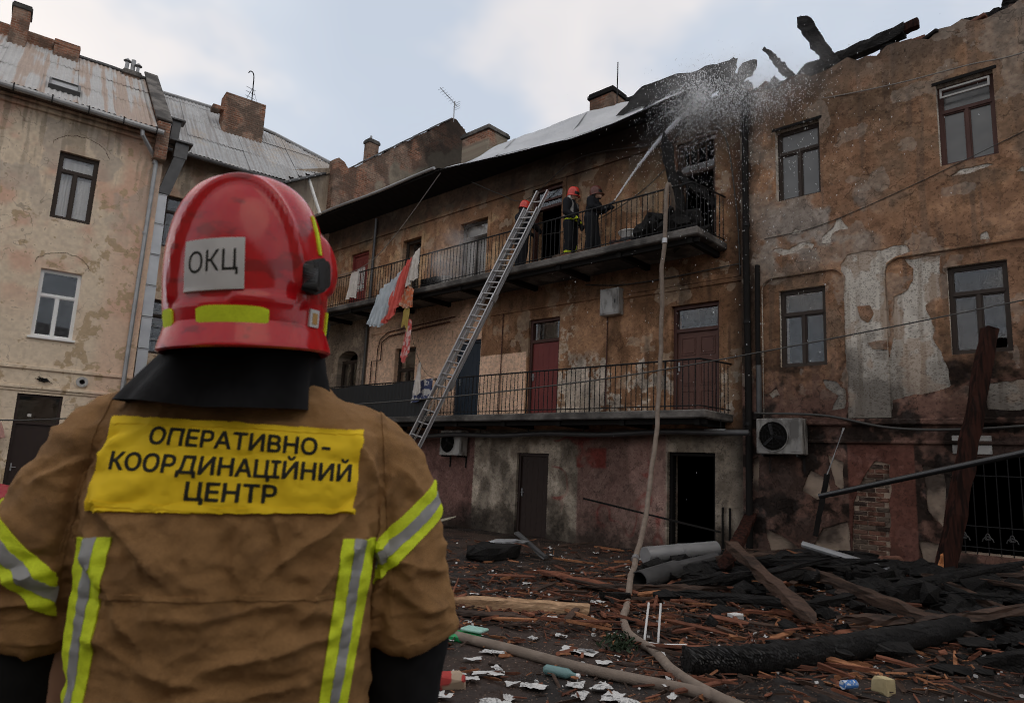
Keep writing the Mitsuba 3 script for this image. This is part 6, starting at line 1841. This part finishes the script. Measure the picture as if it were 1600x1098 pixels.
def smoke(name, label, cat, lo, hi, density, blobs, seed, albedo=.93):
    """a soft cloud inside a closed box, in facade coordinates"""
    lo, hi = np.array(lo, float), np.array(hi, float)
    n = (40, 24, 40)
    g = np.stack(np.meshgrid(*[np.linspace(a, b, k) for a, b, k in zip(lo, hi, n)], indexing='ij'), -1)
    d = np.zeros(n)
    for c, s_, w in blobs:
        d = np.maximum(d, w * np.exp(-(((g - np.array(c)) / np.array(s_)) ** 2).sum(-1)))
    d *= np.clip((meshkit.fbm(g * 2.6, 4, seed) - .34) * 4, 0, 1.6)
    t = (g - lo) / (hi - lo)
    d *= np.clip(np.minimum(t, 1 - t).min(-1) / .12, 0, 1)
    A = MB @ np.array([[hi[0] - lo[0], 0, 0, lo[0]], [0, hi[1] - lo[1], 0, lo[1]], [0, 0, hi[2] - lo[2], lo[2]], [0, 0, 0, 1]])
    C = A @ np.array([[.5, 0, 0, .5], [0, .5, 0, .5], [0, 0, .5, .5], [0, 0, 0, 1]])
    scene[name + '_medium'] = {'type': 'heterogeneous', 'albedo': {'type': 'constvolume', 'value': albedo}, 'scale': float(density),
                               'sigma_t': {'type': 'gridvolume', 'grid': mi.VolumeGrid(np.ascontiguousarray(d.transpose(2, 1, 0)[..., None].astype(np.float32))), 'to_world': T4(A.tolist())}}
    scene[name] = {'type': 'cube', 'to_world': T4(C.tolist()), 'bsdf': {'type': 'null'}, 'interior': {'type': 'ref', 'id': name + '_medium'}}
    USED.add(name)
    labels[name] = {'label': label, 'category': cat, 'kind': 'stuff'}


smoke('water_mist', 'pale mist of spray and steam along the burnt wall top', 'mist', (3.6, -1.5, 7.7), (7.3, .9, 10.3), .85, [((4.5, -.5, 9.1), (.6, .6, .5), .8), ((5.3, -.4, 9.2), (.6, .6, .45), 1.0), ((6.0, -.3, 9.0), (.7, .6, .4), .8)], 4)
smoke('smoke', 'wisp of grey smoke drifting on the upper balcony before the glazed door', 'smoke', (-3.6, -1.7, 6.0), (-1.0, -.1, 7.9), 3.2, [((-2.3, -.9, 6.55), (.45, .4, .4), 1.0), ((-2.0, -.9, 7.0), (.4, .4, .4), .6)], 7, .85)

# ================================================================ debris in the yard
dg = np.random.default_rng(21)
M['brightwood'] = bsdf('brightwood', woodgrain((.15, .062, .03), (.33, .15, .075)), .8, .2)
M['rustwood'] = bsdf('rustwood', woodgrain((.075, .030, .019), (.19, .075, .044)), .8, .2)
M['paintwood'] = bsdf('paintwood', woodgrain((.30, .27, .20), (.46, .43, .34)), .8, .2)
M['newsprint'] = bsdf('newsprint', lambda p, n, uv: mix((.50, .50, .49), (.18, .18, .18), smoothstep(.5, .58, noise(p.x * 90, p.y * 90, p.z * 30)) * (1 - smoothstep(.35, .5, noise(p.x * 9, p.y * 9, 1.0))) * .8), .85, .15)
M['card'] = bsdf('card', (.30, .21, .13), .85, .1)


def gz(x, y):
    return float(ground_z(np.array([x]), np.array([y]))[0])


def onground(p, ang, L, w, h, mat, name, label, cat, group=None, lift=0.0, tilt=None, broken=.2, parent=None):
    x, y = p
    c, s = math.cos(ang), math.sin(ang)
    a, b = (x - c * L / 2, y - s * L / 2), (x + c * L / 2, y + s * L / 2)
    za, zb = gz(*a) + h / 2 + lift, gz(*b) + h / 2 + lift
    if tilt:
        zb += tilt
    m = timber((a[0], a[1], za), (b[0], b[1], zb), w, h, n=max(5, int(L * 7)), rough=min(.012, h * .25), seed=int(dg.integers(1e6)), ends=(broken * dg.uniform(.3, 1), broken * dg.uniform(.3, 1)))
    return add(name, m, M[mat], None, label=label, cat=cat, group=group)


def beamAB(a, b, w, h, mat, label, name='charred_beam', cat='beam', ends=(.15, .25), rough=.014, n=16, taper=(1, 1)):
    return add(name, timber(a, b, w, h, n=n, rough=rough, seed=int(dg.integers(1e6)), ends=ends, taper=taper), M[mat], None, label=label, cat=cat)


def gl(p, z):
    return (p[0], p[1], gz(p[0], p[1]) + z)


# big timbers, each told apart
k = thing('standing_beam', 'tall dark red roof beam leaning upright against the burnt facade', 'beam')
sb = fromB([(8.40, -1.15, .15), (9.03, -.32, 3.88)])
add('beam', timber(sb[0], sb[1], .19, .15, n=18, rough=.008, seed=4, taper=(1.1, .95)), M['redwood'], None, parent=k)
M['freshwood'] = bsdf('freshwood', woodgrain((.34, .13, .05), (.56, .26, .12)), .8, .2)
sp = fromB([(8.36, -1.32, .12), (8.46, -1.30, .66)])
add('splinter', timber(sp[0], sp[1], .13, .05, n=6, rough=.010, seed=5, ends=(0, .4)), M['freshwood'], None, parent=k, label='freshly torn orange splinter at its foot')
LOGP = [(1.50, 5.76), (1.92, 5.82), (2.55, 6.09), (3.26, 6.42), (4.03, 6.84), (5.21, 7.47)]
lg = curve([gl(LOGP[0], .10), gl(LOGP[1], .11), gl(LOGP[2], .12), gl(LOGP[3], .13), gl(LOGP[4], .13), gl(LOGP[5], .13)], 60)
r_ = .112 + .02 * (meshkit.fbm(lg * 3, 3, 2) - .5)
m = tube(lg, r_, 20)
vv = np.array(m.vertices)
fx, fy, fz = (np.floor(vv[:, 0] * 14), np.floor(vv[:, 1] * 14), np.floor(vv[:, 2] * 16))
m.vertices = vv + np.c_[meshkit.noise(vv * 22, 1) - .5, meshkit.noise(vv * 22, 2) - .5, meshkit.noise(vv * 22, 3) - .5] * .035
M['logchar'] = bsdf('logchar', char, .42, .45, bump=char_bump, bscale=.03, eps=3e-3)
add('charred_log', m, M['logchar'], None, smooth=30, label='thick charred log with crackled black bark lying in front of the heap', cat='log')
beamAB((3.29, 10.3, .62), (3.16, 7.15, .16), .15, .11, 'darkwood', 'brown beam sloping down from the dark doorway towards the log', rough=.01)
beamAB((3.96, 9.7, .42), (4.6, 6.9, .14), .14, .11, 'darkwood', 'long dark beam crossing the heap below the burnt facade', rough=.012)
beamAB(gl((4.3, 7.28), .10), gl((5.9, 7.5), .16), .2, .13, 'redwood', 'red brown squared beam at the right end of the charred log', rough=.01)
beamAB(gl((3.1, 9.9), .15), gl((4.6, 12.9), .95), .2, .08, 'redwood', 'reddish plank propped up near the dark doorway', 'propped_plank', 'plank', rough=.008)
beamAB(gl((-.75, 8.02), .05), gl((.98, 7.86), .06), .2, .1, 'palewood', 'long pale brown squared plank lying left of the hose', 'split_plank', 'plank', rough=.006, ends=(.5, 0))
beamAB(gl((-.7, 8.25), .05), gl((.35, 8.1), .05), .12, .05, 'brightwood', 'splintered orange board against the long pale plank', 'split_plank', 'plank', rough=.006, ends=(.3, .3))
beamAB(gl((-.6, 7.55), .04), gl((.35, 7.35), .04), .11, .05, 'darkwood', 'dark stick in front of the long pale plank', 'split_plank', 'plank', rough=.006, ends=(.3, .3))
beamAB(gl((.55, 10.3), .1), gl((1.75, 9.0), .06), .26, .03, 'rustwood', 'broad rusty brown board with curled edge behind the plank', 'split_plank', 'plank', rough=.01, ends=(.2, .2))
beamAB(gl((1.0, 9.3), .05), gl((3.0, 9.2), .06), .12, .06, 'darkwood', 'thin dark lath lying beside the black tube', 'split_plank', 'plank', rough=.008, ends=(.3, .3))
beamAB(fromB([(2.9, -1.9, 1.05)])[0], fromB([(5.1, -.9, .62)])[0], .035, .03, 'soot', 'thin black rod resting across the dark doorway', 'iron_rod', 'rod', rough=.002, ends=(0, 0), n=4)
for k_, u in enumerate((4.72, 4.86)):
    beamAB(fromB([(u, -.05, .15)])[0], fromB([(u, -.04, 1.0)])[0], .035, .03, 'soot', ('left' if k_ == 0 else 'right') + ' one of two black bars upright on the wall beside the dark doorway', 'iron_bar', 'rod', rough=.002, ends=(0, 0), n=4)
beamAB(gl((-.55, 11.6), .1), gl((.25, 12.4), .14), .5, .22, 'char', 'black burnt block lying in front of the cellar door', 'charred_block', 'beam', rough=.02, ends=(.1, .1), n=6)
beamAB(gl((-.2, 12.2), .26), gl((.45, 12.9), .24), .34, .03, 'sheetmetal', 'pale wet sheet of metal on the black block', 'metal_sheet', 'metal sheet', rough=.012, ends=(.1, .1), n=6)
beamAB(gl((.25, 13.0), .36), gl((.75, 12.2), .05), .09, .05, 'darkmetal', 'dark bar leaning on the black block', 'iron_bar', 'rod', rough=.006, ends=(0, 0), n=5)
beamAB(gl((-1.95, 17.3), .06), gl((-1.2, 17.4), .28), .5, .04, 'paintwood', 'pale yellow green board lying at the foot of the far wall', 'painted_board', 'plank', rough=.008, ends=(.1, .3), n=5)
pi1 = thing('stove_pipe', 'long grey metal pipe lying near the dark doorway', 'pipe')
add('tube', tube([gl((2.2, 10.9), .28), gl((3.5, 11.6), .3)], .13, 14), M['zinc'], None, smooth=30, parent=pi1)
add('seam', tube([gl((2.8, 11.22), .285), gl((2.88, 11.27), .285)], .138, 14), M['zinc'], None, smooth=30, parent=pi1)
pi1 = thing('stove_pipe', 'short black pipe with its open end facing the camera', 'pipe')
m = trimesh.creation.annulus(.115, .13, .95, sections=20)
m.apply_transform(trimesh.geometry.align_vectors((0, 0, 1), (.68, .72, .08)))
m.apply_translation(gl((2.15, 9.75), .16))
add('tube', m, M['darkmetal'], None, smooth=30, parent=pi1)
pi1 = thing('stove_pipe', 'thinner grey pipe between the long grey pipe and the black one', 'pipe')
add('tube', tube([gl((2.45, 10.3), .15), gl((3.25, 10.75), .2)], .085, 12), M['darkmetal'], None, smooth=30, parent=pi1)
pi1 = thing('drainpipe', 'pale fallen downpipe lying along the foot of the burnt facade', 'pipe')
add('tube', tube(fromB([(6.7, -1.5, .62), (7.9, -1.7, .42)]), .05, 10), M['zinc'], None, smooth=30, parent=pi1)
pi1 = thing('metal_strip', 'thin pale strip leaning near the black cellar window', 'metal strip')
add('strip', tube(fromB([(8.9, -1.6, .18), (9.6, -.9, .75)]), .014, 5), M['zinc'], None, parent=pi1)
# chair frame, box, bottles and the like
cf = thing('chair_frame', 'thin white metal frame of a broken chair lying by the hose', 'chair frame')
add('leg', [tube([gl((1.36, 6.72), .02), gl((1.42, 6.82), .36)], .011, 6)], M['pvc'], None, parent=cf)
add('leg', [tube([gl((1.49, 6.72), .02), gl((1.53, 6.80), .36)], .011, 6)], M['pvc'], None, parent=cf)
add('rail', [tube(curve([gl((1.36, 6.72), .02), gl((1.5, 6.66), .02), gl((1.74, 6.66), .03)], 10), .011, 6)], M['pvc'], None, parent=cf)
gb = thing('tray', 'bright green plastic box lying left beside the hose', 'box')
add('shell', cbx(-.15, .13, -.1, .1, 0, .07, .02), bsdf('green', (.015, .26, .085), .35, .5), frame(np.array(gl((-.30, 6.5), .0)), -.3), parent=gb)
add('lid', cbx(-.10, .12, -.05, .1, .0, .025, .008), bsdf('mint', (.30, .5, .44), .4, .4), frame(np.array(gl((-.24, 6.52), .085)), -.5), parent=gb)
yb = thing('block', 'yellowish broken foam block at the bottom of the heap', 'block')
m = hullman(np.vstack([cbx(-.07, .065, -.05, .055, 0, .10, .008).vertices + dg.normal(0, .012, (24, 3))]))
add('body', m, bsdf('foam', lambda p, n, uv: mix((.42, .36, .22), (.30, .24, .13), fbm(p.x * 14, p.y * 14, p.z * 14, octaves=3)), .9, .1), frame(np.array(gl((2.93, 5.48), .0)), .4), parent=yb)
wb = thing('block', 'small white carton on the splinters behind the log', 'box')
add('body', hullman(cbx(-.08, .08, -.05, .05, 0, .08, .008).vertices + dg.normal(0, .006, (24, 3))), M['paper'], frame(np.array(gl((2.57, 7.8), .02)), .6), parent=wb)
cn = thing('can', 'blue and white drinks can lying in the splinters at the bottom', 'can')
cm = tube([(-.06, 0, .033), (.06, 0, .033)], .032, 14)
add('body', cm, bsdf('canblue', lambda p, n, uv: mix((.05, .16, .42), (.5, .54, .6), smoothstep(.5, .58, noise(p.x * 60, p.y * 60, p.z * 60))), .25, .6), frame(np.array(gl((2.63, 5.42), .03)), .3), parent=cn)
add('lid', tube([(.06, 0, .033), (.066, 0, .033)], .028, 14), M['alu'], frame(np.array(gl((2.63, 5.42), .03)), .3), parent=cn)
tb = thing('bottle', 'teal plastic bottle lying under the hose', 'bottle')
add('body', tube([(0, 0, .04), (.02, 0, .04), (.2, 0, .04), (.24, 0, .04), (.27, 0, .04)], [.02, .038, .038, .016, .014], 12), bsdf('teal', (.12, .22, .22), .3, .5), frame(np.array(gl((.36, 5.55), .0)), -.5), smooth=30, parent=tb)
add('cap', tube([(.27, 0, .04), (.295, 0, .04)], .016, 10), M['pvc'], frame(np.array(gl((.36, 5.55), .0)), -.5), parent=tb)
rp_ = thing('carton', 'crushed red and beige carton near the person in front', 'box')
add('body', hullman(cbx(-.1, .1, -.07, .07, 0, .09, .01).vertices + dg.normal(0, .016, (24, 3))), bsdf('redcard', lambda p, n, uv: mix((.34, .05, .045), (.34, .26, .19), smoothstep(.45, .55, noise(p.x * 14, p.y * 14, p.z * 14))), .8, .1), frame(np.array(gl((-.34, 5.2), .0)), .3), parent=rp_)
ob = thing('brick', 'red lump of brickwork lying at the foot of the burnt facade', 'brick')
add('body', fix(hullman(ball((0, 0, 0), 1, 1) * np.array([.23, .16, .2]) + dg.normal(0, .03, (42, 3)))).apply_translation(fromB([(7.62, -.5, .34)])[0]), M['rustcoat'] if False else bm[0], None, parent=ob)
pl_ = thing('pot_plant', 'uprooted dark green pot plant in the splinters beside the hose', 'plant')
lv = []
for k in range(170):
    a, e, L = dg.uniform(0, 2 * PI), dg.uniform(.1, 1.3), dg.uniform(.05, .19)
    c = np.array(gl((1.07, 6.36), .03)) + np.array([math.cos(a) * math.cos(e), math.sin(a) * math.cos(e), math.sin(e) * .8]) * L
    lv.append(splinter(c, dg.uniform(0, 6.3), .06, .02, .002, dg.uniform(-1, 1), k, dg.uniform(0, 3)))
add('foliage', lv, bsdf('leaf', (.018, .032, .014), .6, .3), None, parent=pl_)
add('stem', [tube([gl((1.07, 6.36), .0), gl((1.07 + .06 * c_, 6.36 + .05 * s_), .13)], .006, 4) for c_, s_ in ((1, 0), (-1, .5), (.2, -1))], M['darkwood'], None, parent=pl_)


def sheet(x, y, w, h, ang, crumple, seed, z=.012):
    n = 7
    a, b = np.meshgrid(np.linspace(-.5, .5, n), np.linspace(-.5, .5, n), indexing='ij')
    a2, b2 = a + dg.normal(0, .03, a.shape), b + dg.normal(0, .03, b.shape)
    q = np.stack([a * 2.5, b * 2.5, np.full_like(a, seed * 1.37)], -1)
    hh = crumple * (meshkit.fbm(q, 3, seed) - .25) * 1.6
    c, s = math.cos(ang), math.sin(ang)
    X_, Y_ = x + (a2 * w) * c - (b2 * h) * s, y + (a2 * w) * s + (b2 * h) * c
    Z_ = ground_z(X_, Y_) + z + np.maximum(hh, 0)
    return np.stack([X_, Y_, Z_], -1).reshape(-1, 3), grid_faces(n, n)


PAPERS = [(-.29, 5.44, .17, .13, 'square white paper at the left end of the bottom litter'), (-.06, 5.46, .34, .16, 'torn stack of white papers in the left litter'), (-.04, 6.05, .28, .14, 'crumpled white paper just below the lying hose'), (-.2, 5.82, .2, .12, 'white scrap by the green box'),
          (.27, 5.22, .26, .2, 'large crumpled white sheet in the bottom litter'), (.70, 6.24, .42, .22, 'big torn newspaper sheet with a grey picture'), (.57, 5.25, .18, .14, 'white paper right of the large crumpled sheet'), (.74, 5.14, .2, .16, 'white paper touching the orange splinter'),
          (.82, 4.92, .3, .14, 'white sheet at the very bottom edge'), (.0, 4.84, .3, .14, 'pale printed sheet at the bottom left edge'), (.12, 5.27, .15, .08, 'small pale scrap left of the large crumpled sheet')]
for k, (x, y, w, h, lab) in enumerate(PAPERS):
    key = add('paper_sheet', sheet(x, y, w * .72, h * .72, dg.uniform(-.5, .5), .04, k + 1), M['newsprint'], None, label=lab, cat='paper')
    if k == 5:
        xs, fs = sheet(x + .06, y - .01, .13, .075, 0, .0, 77, z=.045)
        add('picture', (xs, fs), bsdf('greyprint', lambda p, n, uv: mix((.05, .05, .055), (.30, .30, .30), noise(p.x * 60, p.y * 60, 1.0)), .85, .1), None, parent=key)
for k in range(64):
    if k < 26:
        x, y = dg.uniform(-.6, 1.6), dg.uniform(4.8, 7.2)
    else:
        y = dg.uniform(7, 14.5)
        x = dg.uniform(-.95, .42 * y - .3)
    s = dg.uniform(.05, .14)
    add('paper_scrap', sheet(x, y, s, s * dg.uniform(.4, .9), dg.uniform(0, 6), .04, 100 + k, .015), M['newsprint'] if k % 3 else M['paper'], None, label='small white scrap of paper strewn over the yard', cat='paper', group='paper scraps over the yard')
WOODS = ['brightwood', 'rustwood', 'rustwood', 'darkwood', 'rustwood', 'darkwood', 'rustwood']


def litter_pos():
    """more litter towards the foot of the burnt house"""
    while True:
        x, y = dg.uniform(-4.5, 6.5), dg.uniform(4.6, 14.8)
        u, q = (x - P0[0]) * MB[0, 0] + (y - P0[1]) * MB[1, 0], (x - P0[0]) * MB[0, 1] + (y - P0[1]) * MB[1, 1]
        if q > -.25 or x > .42 * y + 3.6:
            continue
        d = .10 + .9 * math.exp(-((u - 7.0) / 2.2) ** 2) * math.exp(-((q + 4.5) / 3.2) ** 2) + .4 * math.exp(-((y - 8.2) / 1.4) ** 2)
        if x < .9 and y < 7:
            d *= .45
        if x < -1:
            d *= .35
        if dg.uniform(0, 1.1) < d:
            return x, y


for k in range(230):
    x, y = litter_pos()
    L, w = .2 + .7 * dg.uniform() ** 1.5, dg.uniform(.02, .075)
    h = dg.uniform(.012, .035)
    m = splinter(np.array([x, y, gz(x, y) + .03 + dg.uniform(0, .07)]), dg.normal(.2, .9), L, w, h, dg.normal(0, .1), 500 + k, dg.uniform(-.4, .4))
    mt = WOODS[k % 7]
    pale = mt in ('brightwood', 'wood')
    add('splintered_plank', m, M[mt], None, label='orange splinter of freshly broken plank in the litter' if pale else 'dark brown broken lath lying in the litter of the yard', cat='plank', group='fresh orange splinters in the yard' if pale else 'dark broken laths in the yard')
stuff = {m: [] for m in ('brightwood', 'rustwood', 'darkwood', 'paper')}
for k in range(9500):
    x, y = litter_pos()
    mt = ('rustwood', 'rustwood', 'darkwood', 'brightwood', 'darkwood', 'rustwood', 'paper' if (k // 8) % 2 else 'darkwood', 'darkwood')[k % 8]
    L = .03 + .21 * dg.uniform() ** 1.8 if mt != 'paper' else dg.uniform(.015, .05)
    w = L * dg.uniform(.06, .2) if mt != 'paper' else L * .7
    stuff[mt].append(splinter(np.array([x, y, gz(x, y) + dg.uniform(.004, .035)]), dg.uniform(0, 6.3), L, w, dg.uniform(.004, .012), dg.normal(0, .14), 3000 + k, dg.uniform(0, 3)))
for mt, lab in (('brightwood', 'fresh orange wood chips strewn over the yard'), ('rustwood', 'rust brown wood splinters strewn over the yard'), ('darkwood', 'dark burnt splinters strewn over the yard'), ('paper', 'tiny white paper bits strewn over the yard')):
    add('wood_litter' if mt != 'paper' else 'paper_litter', stuff[mt], M[mt], None, label=lab, cat='litter', kind='stuff')
# black heap at the foot of the burnt house: countless chunks, with burnt beams on top
ch_ = []
for k in range(1300):
    u, q = dg.uniform(4.7, 11.5), -abs(dg.normal(0, 2.0)) - .25
    if q < -6 or (u < 5.6 and q < -3.0):
        continue
    p = fromB([(u, q, 0)])[0]
    r = dg.uniform(.03, .14) * (1.25 if q > -3 else .8)
    z = gz(p[0], p[1]) + r * .2 + dg.uniform(0, .10)
    ch_.append(tri(hullman(ball((0, 0, 0), 1, 0) * np.array([r * dg.uniform(.7, 2.2), r, r * dg.uniform(.3, .8)]) + dg.normal(0, r * .25, (12, 3)) + np.array([p[0], p[1], z]))))
add('charred_rubble', ch_, M['char'], None, label='black heap of charred rubble at the foot of the burnt facade', cat='rubble', kind='stuff')
for k in range(58):
    u, q = dg.uniform(4.9, 10.6), -.4 - 4.6 * dg.uniform() ** 1.3
    p = fromB([(u, q, 0)])[0]
    L, ang = dg.uniform(.6, 2.2), dg.normal(-.45, .6)
    c, s = math.cos(ang), math.sin(ang)
    a, b = (p[0] - c * L / 2, p[1] - s * L / 2), (p[0] + c * L / 2, p[1] + s * L / 2)
    w = dg.uniform(.05, .15)
    if min(a[0], b[0]) < 2.1:
        continue
    z0 = dg.uniform(.05, .2)
    burnt = k % 4 != 0
    add('burnt_timber' if burnt else 'brown_timber', timber((a[0], a[1], gz(*a) + z0), (b[0], b[1], gz(*b) + z0 + dg.normal(.07, .16) * L * .6), w, w * dg.uniform(.5, 1), n=8, rough=.010, seed=9000 + k, ends=(.2, .2)), M['char' if burnt else 'darkwood'], None,
        label='charred black timber lying across the rubble heap' if burnt else 'half burnt brown timber on the rubble heap', cat='beam', group='charred timbers on the heap' if burnt else 'brown timbers on the heap')

# red car at the left edge, mostly hidden behind the officer's arm
car = thing('car', 'red car standing before the plastered house at the left edge', 'car')
CAR = frame(np.array([-8.35, 8.9, 0.0]), math.radians(20))
prof_ = [(-2.0, .35), (-2.05, .62), (-1.95, .82), (-1.35, .92), (-.75, 1.36), (.45, 1.42), (1.05, 1.02), (1.85, .86), (2.0, .6), (1.95, .35)]
body = Polygon(prof_ + [(1.45, .3), (1.4, .55), (1.1, .66), (.8, .55), (.75, .3), (-.95, .3), (-1.0, .55), (-1.3, .66), (-1.6, .55), (-1.65, .3)]).buffer(.04).buffer(-.02)
g = trimesh.creation.extrude_polygon(body, 1.6, engine='earcut')
gv = np.array(g.vertices)
tum = 1 - .16 * np.clip((gv[:, 1] - .9) / .5, 0, 1)
add('body', trimesh.Trimesh(np.c_[gv[:, 0], (gv[:, 2] - .8) * tum, gv[:, 1]], g.faces, process=False), bsdf('carpaint', (.30, .012, .03), .25, .5, clearcoat=1.0), CAR, parent=car)
for s in (-1, 1):
    for x in (-1.3, 1.1):
        w = add('wheel', tube([(x, s * .62, .31), (x, s * .81, .31)], .3, 20), M['plastic'], CAR, smooth=30, parent=car)
        add('rim', tube([(x, s * .80, .31), (x, s * .82, .31)], .19, 16), M['alu'], CAR, smooth=30, parent=w)
    add('window', (np.array([[-.85, s * .755, .96], [.9, s * .755, .98], [.42, s * .70, 1.34], [-.68, s * .70, 1.3]]), [[0, 1, 2, 3]]), M['dusty'], CAR, parent=car)
    add('trim', [bx(-1.9, 1.9, s * .81 - .01, s * .81 + .01, .6, .63)], M['alu'], CAR, parent=car)
add('headlight', [cbx(1.9, 2.0, -.7, -.4, .6, .74, .02)], M['dusty'], CAR, parent=car)
add('headlight', [cbx(1.9, 2.0, .4, .7, .6, .74, .02)], M['dusty'], CAR, parent=car)
add('windscreen', (np.array([[.47, -.66, 1.38], [.47, .66, 1.38], [1.05, .74, 1.04], [1.05, -.74, 1.04]]), [[0, 1, 2, 3]]), M['dusty'], CAR, parent=car)
pb = thing('board', 'faded pink board leaning by the dark house door at the left edge', 'board')
add('panel', timber(xf(np.array([[-1.5, -.35, 1.55]]), MA)[0], xf(np.array([[-.62, -.25, 1.85]]), MA)[0], .04, .35, n=4, rough=.004), bsdf('pinkboard', (.50, .28, .24), .8, .2), None, parent=pb)

# the house that closes the yard behind the viewer
hs = thing('courtyard_house', 'plain two storey house closing the courtyard opposite the burnt buildings', 'building')
MR = frame(np.array([4.0, -11.0, 0]), math.radians(182))
hw_ = [sbox(x, z, x + 1.0, z + 1.6) for x in np.arange(-19, 19, 2.6) for z in (1.0, 4.4)]
add('wall', slab(sbox(-20, -.3, 20, 7.2).difference(unary_union(hw_)), 0, .4), M['beigewall'], MR, parent=hs)
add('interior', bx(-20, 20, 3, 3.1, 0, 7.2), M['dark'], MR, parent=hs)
add('roof', (np.array([[-20.3, -.5, 7.1], [20.3, -.5, 7.1], [20.3, 5, 10.5], [-20.3, 5, 10.5], [-20.3, 10, 7.1], [20.3, 10, 7.1]]), [[0, 1, 2, 3], [3, 2, 5, 4]]), M['slate'], MR, parent=hs)
for w in hw_:
    a, b, c, d = w.bounds
    add('window', bx(a, c, .15, .2, b, d), M['dusty'], MR, parent=hs)
